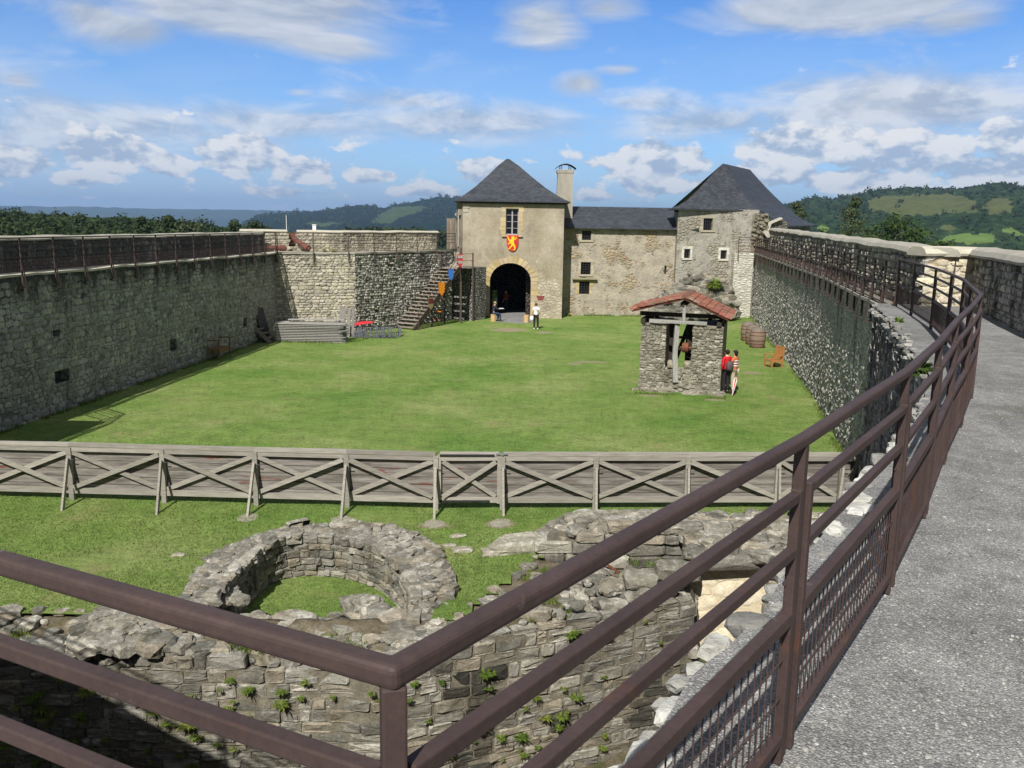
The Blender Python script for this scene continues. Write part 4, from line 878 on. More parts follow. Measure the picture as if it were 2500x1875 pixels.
while k < 16000:                                  # shorter, sparser blades farther out across the lawn
    y = random.uniform(21, 48); x = random.uniform(max(lw_x(y) + .2, -.6 * y), min(9 + (y - 20) * .2, 15)); k += 1
    if noise.noise(V((x * .35, y * .35, 17))) < -.05 + random.uniform(-.25, .25): continue
    if any(((x - c.x) / a) ** 2 + ((y - c.y) / b) ** 2 < .6 for c, a, b in WORN): continue
    h = random.uniform(.02, .045); a = random.uniform(0, 6.28); w = random.uniform(.012, .022); b = random.uniform(0, 6.28); g = random.uniform(.7, 1.3); c = V((x, y, lawn_z(x, y))); s = V((cos(a) * w, sin(a) * w, 0))
    mb.v += [c - s, c + s, c + V((cos(b) * h * .8, sin(b) * h * .8, h))]; i0 = len(mb.v); mb.f.append((i0 - 3, i0 - 2, i0 - 1)); mb.t.append((g, g, g)); mb.m.append(0)
tag(mb.build('grass', M['blade']), kind='stuff')
# ================================================================ castle walls
CP = lambda w, h: [(-w / 2 - .03, 0), (-w / 2 - .05, .05), (-w / 2 + .03, h * .75), (-w / 4, h), (w / 4, h), (w / 2 - .03, h * .75), (w / 2 + .05, .05), (w / 2 + .03, 0)]
WZ = 4.7
def rag(mb, pts, z, s=.07, n=5, seed=0, t=(1, 1, 1)):   # ragged stones along a wall edge
    for i, (p, d) in enumerate(sample(pts, 1.0 / n)):
        q = s * random.uniform(.6, 1.3); mb.rock((p.x + random.uniform(-.04, .04), p.y + random.uniform(-.04, .04), z + random.uniform(-.05, .02)), q * 1.4, q * 1.1, q * .7, seed + i, 0, t)
# left wall: face in shade, wall walk, parapet
random.seed(101)
lroot = thing('curtain_wall', 'long shaded grey stone rampart along the left of the lawn with a railed wall walk', 'castle wall', (lw_x(30), 30, 0))
mb = MB(); YA, YB = 4.0, 50.6
holes = []
L0 = V((lw_x(YA), YA, 0)); d, LL = unit2(L0, (lw_x(YB), YB))
def lu(px, py):
    # distance along the wall of a point seen on its face
    r_ = ray(px, py); k = (lw_x(0)) / (r_.x - .085 * r_.y) if abs(r_.x - .085 * r_.y) > 1e-6 else 0
    p = V((0, 0, EYE)) + r_ * k; return (V((p.x, p.y, 0)) - L0).dot(d), p.z
for px, py, w, h in ((152, 918, .85, .42), (138, 813, .4, .2), (423, 842, .6, .5), (598, 787, .5, .45)):
    u, z = lu(px, py); holes.append((u - w / 2, u + w / 2, max(.3, z - h / 2), z + h / 2))
P, dd, nn = facade(mb, (lw_x(YA), YA), (lw_x(YB), YB), -.6, WZ, holes, .5)
for h in holes: mb.quad(P(h[0], h[2], .5), P(h[1], h[2], .5), P(h[1], h[3], .5), P(h[0], h[3], .5), (.5, .5, .5))
wd = V((-d.y, d.x, 0))
a, b = P(0, 0), P(LL, 0)
mb.quad(a + V((0, 0, WZ)), b + V((0, 0, WZ)), b + wd * 1.4 + V((0, 0, WZ)), a + wd * 1.4 + V((0, 0, WZ)))
pa, pb = a + wd * 1.25, b + wd * 1.25 + d * 1.6
pts = [pa, pa + wd * .6, pb + wd * .6, pb]
mb.prism(list(reversed([(p.x, p.y) for p in pts])), -8, 5.72)
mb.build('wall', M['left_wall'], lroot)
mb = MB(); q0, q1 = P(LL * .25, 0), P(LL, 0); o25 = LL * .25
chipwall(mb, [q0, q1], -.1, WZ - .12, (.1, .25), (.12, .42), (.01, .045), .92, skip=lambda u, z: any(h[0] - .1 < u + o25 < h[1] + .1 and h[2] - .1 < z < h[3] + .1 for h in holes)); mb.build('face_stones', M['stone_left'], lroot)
mb = MB(); chipwall(mb, [pa + (pb - pa) * .25, pb], WZ, 5.68, (.12, .26), (.16, .45), (.01, .04), .9); mb.build('parapet_stones', M['stone_left'], lroot)
mb = MB(); pf0, pf1 = V((-15.35, 10, 0)), V((-14.47, 23.4, 0)); mb.prism([(-17.5, 9), (pf0.x, pf0.y), (pf1.x, pf1.y), (lw_x(23.5) - .1, 23.45), (-17, 20)], -.5, WZ); mb.build('platform', M['left_wall'], lroot)
mb = MB(); path = subdiv([pa + wd * .3 + V((0, 0, 5.7)), pb + wd * .3 + V((0, 0, 5.7))], .5); sweep(mb, path, CP(.62, .16), jz=.04, seed=3); mb.build('coping', M['coping'], lroot)
mb = MB(); sweep(mb, subdiv([a + wd * .1 + V((0, 0, WZ - .07)), b + wd * .1 + V((0, 0, WZ - .07))], .4), [(-.14, 0), (-.14, .085), (.16, .09), (.17, .02)], jz=.045, seed=6); mb.build('walkway_edge', M['coping_lit'], lroot)
# far wall: two facets, parapet with a gap
random.seed(102)
B, C = V((-9.3, 51.9, 0)), V((-4.2, 60.1, 0)); A = V((lw_x(50.5) - .02, 50.55, 0))
froot = thing('curtain_wall', 'far stone rampart bend, sunlit left face meeting a darker face behind the wooden stairs', 'castle wall', (-9.3, 52, 0))
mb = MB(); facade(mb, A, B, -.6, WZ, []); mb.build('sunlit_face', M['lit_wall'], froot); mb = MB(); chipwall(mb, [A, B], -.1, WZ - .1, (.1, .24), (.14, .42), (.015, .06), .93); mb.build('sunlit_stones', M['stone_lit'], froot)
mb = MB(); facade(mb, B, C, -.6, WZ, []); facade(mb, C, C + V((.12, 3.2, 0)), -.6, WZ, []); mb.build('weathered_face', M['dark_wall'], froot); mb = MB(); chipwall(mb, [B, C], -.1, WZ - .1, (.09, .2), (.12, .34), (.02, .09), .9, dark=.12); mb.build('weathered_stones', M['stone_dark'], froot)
mb = MB(); top = [A, B, C, C + V((-1.5, 1.5, 0)), B + V((-1.4, 2.2, 0)), V((-15.2, 53.0, 0)), V((-15.2, 50.6, 0))]
mb.add([p + V((0, 0, WZ + .01)) for p in top], (tuple(range(len(top))),)); mb.build('walkway', M['coping_lit'], froot)
mb = MB(); sweep(mb, subdiv([A + V((0, .06, WZ - .05)), B + V((-.04, .06, WZ - .05)), C + V((-.06, .05, WZ - .05))], .4), [(-.14, 0), (-.14, .1), (.12, .1), (.12, 0)], jz=.03); mb.build('walkway_edge', M['coping'], froot)
mb = MB(); c2 = MB(); cm_ = MB()
for pp in ([V((-16.1, 52.55, 0)), V((-13.5, 53.35, 0))], [V((-12.95, 53.5, 0)), V((-10.45, 54.15, 0)), V((-5.25, 60.6, 0))]):
    pol = [(p.x, p.y) for p in pp] + [(p.x - .35, p.y + .62) for p in reversed(pp)]
    mb.prism(pol, -8, 5.86); chipwall(cm_, pp, WZ, 5.84, (.1, .22), (.14, .38), (.015, .05), .92)
    sweep(c2, subdiv([p + V((-.17, .31, 5.85)) for p in pp], .45), CP(.74, .15), jz=.04, seed=len(pp))
mb.prism([(-13.6, 53.5), (-12.8, 53.65), (-13.0, 54.1), (-13.8, 53.95)], -8, 5.0)
mb.build('parapet', M['lit_wall'], froot); cm_.build('parapet_stones', M['stone_lit'], froot); c2.build('coping', M['coping_lit'], froot)
mb = MB(); mb.box((-13.35, 54.05, 5.35), (.75, .05, .95), .25); tag(mb.build('iron_plate', M['rust'], loc=(-13.35, 54.05, 4.9)), 'dark rusty plate closing the gap in the far parapet', 'plate')
for p, q, lab in ((V((-14.25, 51.6, 4.98)), V((-13.35, 52.0, 4.94)), 'rust red cannon barrel lying on the wall walk at the left corner'), (V((-13.1, 53.35, 5.42)), V((-12.15, 52.6, 4.93)), 'rust red cannon barrel propped against the gap in the far parapet')):
    mb = MB(); dv = (q - p); mb.tube(p, p + dv * .7, .12, .16, 14); mb.tube(p + dv * .7, q, .175, .185, 14); mb.tube(p - dv * .03, p, .145, .145, 14); mb.tube(q, q + dv * .08, .1, .05, 10)
    tag(mb.build('cannon', M['cannon_iron'], loc=p.lerp(q, .5) - V((0, 0, .2)), smooth=False), lab, 'cannon', 'cannon barrels on the wall walk')
for px, py, lab in ((793, 614, 'small weed at the foot of the far parapet, left one of two'), (816, 615, 'small weed at the foot of the far parapet, right one of two')):
    p = U(px, py, 53.3); mb = tuft('w', 60, .3, .03, None, px, .8); o = mb.build('weed', M['weed'], loc=(0, 0, 0)); o.location = (p.x, p.y, WZ); tag(o, lab, 'weed', 'weeds on the far wall walk')
mb = MB(); p = U(768, 559, 56); mb.box((p.x, p.y, 6.1), (.22, .2, .34)); mb.box((p.x, p.y, 6.29), (.27, .25, .05)); tag(mb.build('white_post', M['white_paint'], loc=(p.x, p.y, 5.9)), 'tiny white box standing on the far parapet', 'box')
mb = MB(); p = U(699, 540, 70); mb.tube((p.x, p.y, 2), (p.x, p.y, 6.95), .03, .02, 6); tag(mb.build('pole', M['white_paint'], loc=(p.x, p.y, 2)), 'thin pale pole rising behind the far parapet', 'pole')
# ---- terrace and right wall
RAIL = [V(p) for p in ((-13.0, 10.0, 0), (-9.2, 7.6, 0), (-6.5, 5.9, 0), (-1.7, 1.9, 0), (-.16, 1.14, 0), (.87, 2.56, 0), (1.76, 3.88, 0), (2.43, 4.98, 0), (3.13, 6.2, 0), (3.86, 7.42, 0), (4.63, 8.75, 0), (5.89, 11.59, 0), (6.42, 13.0, 0), (7.15, 15.04, 0), (7.9, 17.5, 0), (8.5, 19.6, 0))]
EDGE = [(-15.5, 12.0), (-13.0, 10.4), (-9.1, 7.95), (-6.6, 6.3), (-1.75, 2.2), (-.4, 1.5), (.0, 1.95), (.43, 2.58), (.77, 3.18), (1.11, 3.63), (1.55, 4.36), (2.28, 5.51), (2.68, 6.14), (3.44, 7.41), (4.2, 8.8), (4.75, 9.8), (5.2, 10.9), (5.5, 12.0), (6.05, 13.5), (6.55, 14.95), (7.1, 16.6), (7.56, 18.0), (7.95, 19.3), (8.35, 20.3)]
PZ = 4.85
RW = [V((8.35, 20.3, 0)), V((8.95, 21.6, 0)), V((11.65, 33, 0)), V((17.75, 65.6, 0))]
PAR2 = [V((9.15, 19.75, 0)), V((12.0, 33, 0)), V((18.75, 65.6, 0))]
PAR1 = [V((10.28, 19.85, 0)), V((8.55, 14.8, 0)), V((5.3, 5.0, 0)), V((4.4, 0, 0)), V((4.2, -9, 0))]
troot = thing('rampart', 'high rounded stone rampart carrying the gravel path, streaked dark and pale', 'castle wall', (3, 8, 0))
mb = MB(); random.seed(103)
ed = []
for (p, q) in zip(EDGE, EDGE[1:]):
    for k in range(4): ed.append(V((lerp(p[0], q[0], k / 4), lerp(p[1], q[1], k / 4), 0)))
ed.append(V((*EDGE[-1], 0)))
ed = [p + V((noise.noise(V((p.x * 1.7, p.y * 1.7, 0))) * .09, noise.noise(V((p.x * 1.7, p.y * 1.7, 5))) * .06, 0)) if 3 < i < len(ed) - 3 else p for i, p in enumerate(ed)]
for a, b in zip(ed, ed[1:]): mb.quad(V((a.x, a.y, -3.4)), V((b.x, b.y, -3.4)), V((b.x, b.y, PZ - .06)), V((a.x, a.y, PZ - .06)))
mb.build('wall', M['terrace_wall'], troot); mb = MB(); chipwall(mb, [(p.x, p.y) for p in ed[72:]], -.5, PZ - .2, (.1, .24), (.14, .4), (.01, .08), .85, dark=.1); mb.build('face_stones', M['stone_right'], troot)
mb = MB(); random.seed(104)
for i, (p, dv) in enumerate(sample([V((*e, 0)) for e in EDGE[5:]], .1)):
    if i % 1 == 0:
        s = random.uniform(.03, .085) * (1 if p.y < 7 else .8); r_ = V((dv.y, -dv.x, 0)); off = random.uniform(-.09, .09); near = 1 if p.y < 11 else 1.15
        g = random.uniform(.3, 1.0) if p.y < 7 else random.uniform(.25, .6); mb.rock(p + r_ * off + V((0, 0, PZ - .025 - max(0, -off) * .8 + random.uniform(-.03, .03))), s * 1.35, s, s * .6, i, 1, (g, g, g * .97), atan2(dv.y, dv.x) + random.uniform(-.4, .4))
tag(mb.build('edge_stones', M['lime_rock'], troot), kind='stuff')
# path surface
mb = MB(); left = [V((p.x, p.y, PZ)) for p in ed]; poly = left + [V((9.15, 20.2, PZ))] + [V((p.x, p.y, PZ)) for p in PAR1] + [V((-16, -9, PZ)), V((-16.5, 9, PZ))]
mb.add(poly, (tuple(reversed(range(len(poly)))),)); tag(mb.build('gravel_path', M['gravel']), kind='structure')
random.seed(105); mb = MB()
vs0, fs0 = ico()[0]
for i in range(5200):
    y = 1.6 + 8 * random.random() ** 1.6; x = random.uniform(-.2, .62 * y + .4)
    if not inpoly(x, y, [(p.x, p.y) for p in poly]): continue
    s = random.uniform(.003, .0085) * (1.6 if random.random() < .05 else 1); g = random.choice((.55, .7, .85, 1, 1.1, 1.35)); R = Matrix.Rotation(random.uniform(0, 6.28), 3, 'Z')
    mb.add([V((x, y, PZ + s * .25)) + R @ V((v.x * s * 1.3, v.y * s, v.z * s * .6)) for v in vs0], fs0, (g, g, g * .97))
tag(mb.build('pebbles', M['pebble']), kind='stuff')
random.seed(106)
rroot = thing('curtain_wall', 'long dark streaked stone rampart along the right of the lawn with a railed wall walk', 'castle wall', (12, 35, 0))
mb = MB()
RWs = subdiv(RW, 1.2); RWs = [p + V((noise.noise(V((p.y * .3, 1, 0))) * .06, 0, 0)) for p in RWs]
for a, b in zip(RWs, RWs[1:]): mb.quad(V((a.x + .12, a.y, -.8)), V((b.x + .05, b.y, -.8)), V((b.x, b.y, WZ)), V((a.x, a.y, WZ)))
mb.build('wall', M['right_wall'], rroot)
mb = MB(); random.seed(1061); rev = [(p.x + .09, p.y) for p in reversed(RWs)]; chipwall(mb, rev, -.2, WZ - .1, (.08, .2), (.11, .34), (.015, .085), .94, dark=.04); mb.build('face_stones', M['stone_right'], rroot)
mb = MB(); chipwall(mb, [(p.x, p.y) for p in reversed(PAR2)], WZ, lambda u: 6.2, (.1, .22), (.13, .36), (.02, .09), .92, dark=.12); mb.build('parapet_stones', M['stone_parapet'], rroot)
mb = MB(); wp = RW + list(reversed([p + V((.2, 0, 0)) for p in PAR2])); mb.add([V((p.x, p.y, WZ + .02)) for p in wp], (tuple(reversed(range(len(wp)))),)); mb.build('walkway', M['concrete'], rroot)
mb = MB(); sweep(mb, subdiv([p + V((.06, 0, WZ - .03)) for p in RW[1:]], .5), [(-.14, 0), (-.14, .08), (.1, .08), (.1, 0)], jz=.02); mb.build('walkway_edge', M['coping'], rroot)
PT = lambda y: lerp(5.98, 6.38, (y - 20) / 45)
mb = MB(); pin = subdiv(PAR2, 2.0); out = [p + V((.62, -.1, 0)) for p in pin]
for a, b in zip(pin, pin[1:]): mb.quad(V((b.x, b.y, 4.6)), V((a.x, a.y, 4.6)), V((a.x, a.y, PT(a.y))), V((b.x, b.y, PT(b.y))))
for a, b in zip(out, out[1:]): mb.quad(V((a.x, a.y, -8)), V((b.x, b.y, -8)), V((b.x, b.y, PT(b.y))), V((a.x, a.y, PT(a.y))))
mb.build('parapet', M['right_parapet'], rroot)
mb = MB(); sweep(mb, subdiv([p + V((.31, 0, PT(p.y) - .02)) for p in subdiv(PAR2, 3)], .5), CP(.7, .2), jz=.05, seed=9); mb.build('coping', M['coping'], rroot)
mb = MB(); facade(mb, (9.13, 19.74), (10.3, 19.86), 4.6, 5.99, []); mb.build('niche_face', M['niche_wall'], rroot); mb = MB(); chipwall(mb, [(9.13, 19.74), (10.3, 19.86)], 4.75, 5.95, (.12, .22), (.2, .45), (.01, .04), .95); mb.build('niche_stones', M['stone_niche'], rroot)
nroot = thing('parapet', 'dark lichened stone parapet bordering the gravel path on the right', 'parapet', (9, 16, 4.8))
mb = MB(); pp = subdiv(PAR1, 1.0)
for a, b in zip(pp, pp[1:]): mb.quad(V((a.x, a.y, 4.6)), V((b.x, b.y, 4.6)), V((b.x, b.y, 6.0)), V((a.x, a.y, 6.0)))
for a, b in zip(pp, pp[1:]): mb.quad(V((b.x + .65, b.y, -8)), V((a.x + .65, a.y, -8)), V((a.x + .65, a.y, 6)), V((b.x + .65, b.y, 6)))
mb.build('wall', M['right_parapet'], nroot); mb = MB(); random.seed(1062); chipwall(mb, [(p.x, p.y) for p in PAR1[:3]], PZ - .05, 5.98, (.06, .15), (.08, .26), (.01, .045), .9, dark=.18); mb.build('face_stones', M['stone_parapet'], nroot)
mb = MB(); sweep(mb, [p + V((.3, 0, 5.97)) for p in reversed(subdiv([PAR1[0] + V((0, .1, 0))] + PAR1[1:], .5))], CP(.72, .19), jz=.04, seed=12)
mb.build('coping', M['coping'], nroot)
mb = MB(); sweep(mb, subdiv([V((9.05, 20.05, 5.965)), V((10.6, 20.2, 5.965))], .4), CP(.7, .2), jz=.03, seed=14); mb.build('niche_coping', M['coping_lit'], rroot)
mb = tuft('g', 70, .16, .02, None, 4, .7); o = mb.build('weed', M['weed'], loc=(0, 0, 0)); o.location = (7.05, 16.1, PZ); tag(o, 'green weed growing at the path edge beside the railing bend', 'weed')
mb = tuft('g', 160, .3, .03, None, 5, .7); o = mb.build('weed', M['leaf'], loc=(0, 0, 0)); o.location = (4.95, 10.6, PZ - .05); tag(o, 'dark green weed outside the railing where the rampart curves', 'weed')
# ---- near railing
S = M['steel']; rl = thing('railing', 'brown steel railing with mesh panels around the gravel path, sharp corner in front', 'railing', (-.16, 1.14, PZ))
def railbar(name, pts, zf, w, h, root, mat=S, ext=.0):
    mb = MB()
    for a, b in zip(pts, pts[1:]): mb.bar(V((a.x, a.y, zf(a))), V((b.x, b.y, zf(b))), w, h, ext=ext)
    return mb.build(name, mat, root)
def bevel(o, w, seg=2):
    m = o.modifiers.new('bevel', 'BEVEL'); m.width = w; m.segments = seg; m.limit_method = 'ANGLE'; return o
def strip(pts, w, h, zf):                          # mitred rail of rectangular section along a polyline
    mb = MB(); prof = [(-w / 2, -h / 2), (-w / 2, h / 2), (w / 2, h / 2), (w / 2, -h / 2)]; n = len(pts); vs = []
    for i, p in enumerate(pts):
        d1 = (pts[i] - pts[i - 1]).normalized() if i else None; d2 = (pts[i + 1] - pts[i]).normalized() if i < n - 1 else None
        d1 = d1 or d2; d2 = d2 or d1; r1 = V((d1.y, -d1.x, 0)); r2 = V((d2.y, -d2.x, 0)); r_ = (r1 + r2); r_ = r_ / max(.3, r_.dot(r1))
        for x, z in prof: vs.append(V((p.x, p.y, zf(p))) + r_ * x + V((0, 0, z)))
    fs = [(i * 4 + k, (i + 1) * 4 + k, (i + 1) * 4 + (k + 1) % 4, i * 4 + (k + 1) % 4) for i in range(n - 1) for k in range(4)] + [(3, 2, 1, 0), tuple((n - 1) * 4 + k for k in range(4))]
    mb.add(vs, fs); return mb
bevel(strip(RAIL, .04, .037, lambda p: PZ + 1.03).build('handrail', S, rl), .011, 3)
def wires(mb, a, b, z0f, z1f, du=.05, dz=.1, r=.0028):
    L = (b - a).length; n = int(L / du)
    for i in range(1, n): q = a.lerp(b, i / n); mb.wire((q.x, q.y, z0f(q)), (q.x, q.y, z1f(q)), r)
    m = int((z1f(a) - z0f(a)) / dz)
    for k in range(1, m): t = k / m; mb.wire((a.x, a.y, lerp(z0f(a), z1f(a), t)), (b.x, b.y, lerp(z0f(b), z1f(b), t)), r)
posts = []
for a, b in zip(RAIL, RAIL[1:]):
    L = (b - a).length; n = max(1, round(L / 1.9)); posts += [a.lerp(b, i / n) for i in range(n)]
posts.append(RAIL[-1])
for i, p in enumerate(posts):
    q = posts[min(i + 1, len(posts) - 1)]; o_ = posts[max(0, i - 1)]; dv = (q - o_).normalized(); r_ = V((dv.y, -dv.x, 0))
    mb = MB(); mb.box((p.x, p.y, PZ + .5), (.036, .036, 1.03), atan2(dv.y, dv.x)); bevel(mb.build('post', S, rl), .004)
    corner = hypot(p.x + .16, p.y - 1.14) < .1
    if p.x > -1:                                  # weld beads under the handrail, bolts through the stiles
        mb = MB()
        if not corner:
            for z in (.2, .6, .82): mb.tube(V((p.x, p.y, PZ + z)) - dv * .075, V((p.x, p.y, PZ + z)) + dv * .075, .007, .007, 6)
            mb.build('bolt', S, rl)
    for s in (-1, 1):
        if corner: continue
        if s < 0 and i == 0: continue
        c = p + dv * s * .052 + r_ * .012; mb = MB(); mb.box((c.x, c.y, PZ + .45), (.031, .031, .89), atan2(dv.y, dv.x)); bevel(mb.build('stile', S, rl), .004)
for a, b in zip(posts, posts[1:]):
    dv = (b - a).normalized(); r_ = V((dv.y, -dv.x, 0)) * .012; oc = lambda q: .016 if hypot(q.x + .16, q.y - 1.14) < .1 else .052
    a2 = a + dv * oc(a) + r_; b2 = b - dv * oc(b) + r_
    for z, h in ((.872, .034), (.70, .034)):
        mb = MB(); mb.bar((a2.x, a2.y, PZ + z), (b2.x, b2.y, PZ + z), .03, h * .9); bevel(mb.build('middle_rail', S, rl), .004)
    mb = MB(); mb.bar((a2.x, a2.y, PZ + .49), (b2.x, b2.y, PZ + .49), .036, .042); bevel(mb.build('panel_top_rail', S, rl), .004)
    mb = MB(); mb.bar((a2.x, a2.y, PZ + .09), (b2.x, b2.y, PZ + .09), .034, .034); bevel(mb.build('panel_bottom_rail', S, rl), .004)
    mb = MB(); wires(mb, a2, b2, lambda q: PZ + .1, lambda q: PZ + .48); mb.build('mesh_panel', S, rl)
# ---- railings on the wall walks
def walk_railing(root, pts, z0, side, step, H=1.15, mesh=True, brace=True, mids=(.97, .78, .55)):
    sm = sample(pts, step)
    railbar('handrail', [p for p, _ in sm], lambda p: z0 + H, .045, .04, root)
    for z in mids: railbar('middle_rail', [p for p, _ in sm], lambda p: z0 + z, .026, .03, root)
    railbar('bottom_rail', [p for p, _ in sm], lambda p: z0 + .12, .026, .03, root)
    for p, dv in sm:
        o = V((dv.y, -dv.x, 0)) * side; mb = MB()
        mb.bar(p + V((0, 0, z0 - .42)), p + V((0, 0, z0 + H)), .045, .045); mb.build('post', S, root)
        if brace:
            mb = MB(); e = p + o * .16 + V((0, 0, z0 - .5)); mb.bar(p + V((0, 0, z0 + .5)), e, .03, .03); mb.bar(e, p - o * .06 + V((0, 0, z0 - .47)), .03, .03); mb.bar(p + V((0, 0, z0 - .44)), p - o * .08 + V((0, 0, z0 - .44)), .03, .03); mb.build('bracket', S, root)
    if mesh:
        for (a, _), (b, _) in zip(sm, sm[1:]):
            mb = MB(); wires(mb, a, b, lambda q: z0 + .12, lambda q: z0 + .55, .075, .11, .0035); mb.build('mesh_panel', S, root)
r1 = thing('railing', 'brown railing along the wall walk of the left rampart', 'railing', (lw_x(30), 30, WZ), 'railings of the wall walks')
walk_railing(r1, [V((-15.0, 15, 0)), V((-14.43, 23.43, 0)), V((lw_x(23.9) + .07, 23.5, 0)), V((lw_x(50.4) + .07, 50.4, 0))], WZ, 1, 1.72)
r2 = thing('railing', 'thin brown railing along the bend of the far wall walk', 'railing', (-9.3, 51.8, WZ), 'railings of the wall walks')
walk_railing(r2, [A + V((.15, -.07, 0)), B + V((.03, -.07, 0)), C + V((.25, -.25, 0))], WZ, 1, 1.9, mesh=False)
r3 = thing('railing', 'long brown railing along the wall walk of the right rampart', 'railing', (12, 35, WZ), 'railings of the wall walks')
walk_railing(r3, [RAIL[-1], V((8.93, 21.6, 0)), V((11.6, 33, 0)), V((17.68, 65.3, 0))], WZ, -1, 1.5, H=1.12)
# ================================================================ wooden fence
random.seed(111)
FA, FB, FC = G(0, 1214), G(1065, 1243), G(2090, 1241); FL = FA + (FA - FB).normalized() * 5.2
froot2 = thing('wooden_fence', 'silvery plank fence with crossed braces across the lawn, small gate in the middle', 'fence', FB)
W = M['old_wood']; fpx = [181, 405, 628, 849, 1064, 1226, 1451, 1673, 1892, 2045]
def fline(px):
    a, b = (FA, FB) if px <= 1065 else (FB, FC)
    r_ = ray(px, 1240); dv = b - a; den = r_.x * dv.y - r_.y * dv.x
    k = (a.x * r_.y - a.y * r_.x) / (den) if den else 0
    return a + dv * k
fp = [fline(p) for p in fpx]; st_ = (fp[0] - fp[1]); fp = [fp[0] + st_, fp[0] + st_ * .0 + (fp[0] - fp[0])] + fp[1:] if False else [fp[0] + st_ * 2, fp[0] + st_] + fp
end = FC
FZ0, FZ1 = .16, 1.32
def member(name, p, q, w, h, mat=W, root=froot2, up=(0, 0, 1), jit=.004):
    mb = MB(); g = random.uniform(.8, 1.15); mb.bar(p, q, w, h, up, (g, g * .99, g * .97), jit=jit); return mb.build(name, mat, root)
nodes = fp + [end]
gate_i = fp.index(fp[6])
sag = [random.uniform(-.012, .012) for _ in nodes]
gate = None
for i, (a, b) in enumerate(zip(nodes, nodes[1:])):
    dv = (b - a).normalized(); n = V((dv.y, -dv.x, 0)); Z = lambda p, z: V((p.x, p.y, z)); isg = i == gate_i
    root = froot2
    if isg:
        pass
    a1, b1 = (a + dv * .09, b - dv * .09) if isg else (a, b)
    mb = MB(); c = a1 - n * .05; e_ = b1 - n * .05; mb.bar(Z(c, .72), Z(e_, .72), .03, 1.06); o = mb.build('gate' if isg else 'board_panel', M['boards'], root)
    if isg: gate = root = o
    member('top_rail', Z(a1, FZ1 + sag[i]) , Z(b1, FZ1 + sag[i + 1]), .12, .085, root=root); 
    member('rail_face', Z(a1 + n * .035, FZ1 - .1), Z(b1 + n * .035, FZ1 - .1), .035, .1, root=root)
    member('bottom_rail', Z(a1 + n * .02, FZ0 + .07), Z(b1 + n * .02, FZ0 + .07), .06, .13, root=root)
    x0, x1 = a1 + dv * .07, b1 - dv * .07
    if i < len(nodes) - 2:
        fl = i % 2
        member('cross_brace', Z(x0 + n * (.03 + .05 * fl), FZ1 - .17), Z(x1 + n * (.03 + .05 * fl), FZ0 + .16), .045, .1, root=root); member('cross_brace', Z(x0 + n * (.08 - .05 * fl), FZ0 + .16), Z(x1 + n * (.08 - .05 * fl), FZ1 - .17), .045, .1, root=root)
    else: member('cross_brace', Z(x0 + n * .05, FZ0 + .16), Z(x1 + n * .05, FZ1 - .17), .045, .1, root=root)
    if isg:
        for p in (a1, b1): member('gate_stile', Z(p + n * .02, .15), Z(p + n * .02, 1.3), .07, .07, root=root)
        for z in (FZ1 - .02, FZ0 + .05):
            mb = MB(); mb.bar(Z(a1 + n * .07, z), Z(a1 + n * .07 + dv * (1.25 if z > 1 else 1.15), z), .01, .05)
            for k in range(4): q = a1 + n * .078 + dv * (.15 + .32 * k); mb.box((q.x, q.y, z), (.025, .025, .02))
            mb.build('hinge_strap', M['black_iron'], root)
        q = b + n * .08; mb = MB(); mb.bar(Z(q - dv * .16, 1.34), Z(q + dv * .1, 1.34), .03, .03); mb.bar(Z(q, 1.3), Z(q, 1.39), .02, .05); mb.build('latch', M['hoop'], root)
tops = [(174, 1130), (402, 1133), (624, 1137), (845, 1141), (1064, 1145), (1226, 1148), (1455, 1153), (1672, 1155), (1891, 1159), (2045, 1159)]
feet = [(152, 1246), (383, 1256), (604, 1261), (833, 1266), (1060, 1267), (1229, 1260), (1455, 1257), (1680, 1259), (1902, 1262), (2041, 1262)]
props = [(G(*f), q) for f, q in zip(feet, fp[2:])]
props = [(props[0][0] - (props[1][0] - props[0][0]) * k, fp[2 - k]) for k in (2, 1)] + props
for k, (f, p) in enumerate(props):
    dv = (nodes[k + 1] - nodes[k]).normalized(); n = V((dv.y, -dv.x, 0))
    member('post', V((p.x, p.y, -.1)) + n * .03, V((p.x, p.y, FZ1 - .05)) + n * .03, .11, .11)
    member('prop', f + V((0, 0, -.04)), V((p.x, p.y, 1.02)) + n * .11, .1, .05, up=(dv.x, dv.y, 0))
    mb = MB(); q = p + n * .1 + dv * .02; mb.tube(V((q.x, q.y, .98)) - dv * .06, V((q.x, q.y, .98)) + dv * .12, .01, .01, 6); mb.build('bolt', M['black_iron'], froot2)
for k, (px, py, lab) in enumerate(((604, 1264, 'patch of footing concrete under the third prop'), (833, 1270, 'patch of footing concrete under the fourth prop, nearest the round ruin'), (1060, 1279, 'largest pale footing patch at the prop left of the gate'), (1222, 1276, 'pale footing patch at the prop right of the gate'), (1458, 1266, 'faint footing patch at the second prop right of the gate'))):
    p = G(px, py); mb = MB(); ring = [p + V((.24 * random.uniform(.75, 1.15) * cos(a * pi / 7), .34 * random.uniform(.75, 1.1) * sin(a * pi / 7), .006)) for a in range(14)]
    mb.add(ring + [p + V((0, 0, .012))] + [q + V((0, 0, -.06)) for q in ring], [(i, (i + 1) % 14, 14) for i in range(14)] + [(15 + i, 15 + (i + 1) % 14, (i + 1) % 14, i) for i in range(14)])
    tag(mb.build('concrete_footing', M['pad'], loc=p), lab, 'footing', 'concrete footings of the fence props')
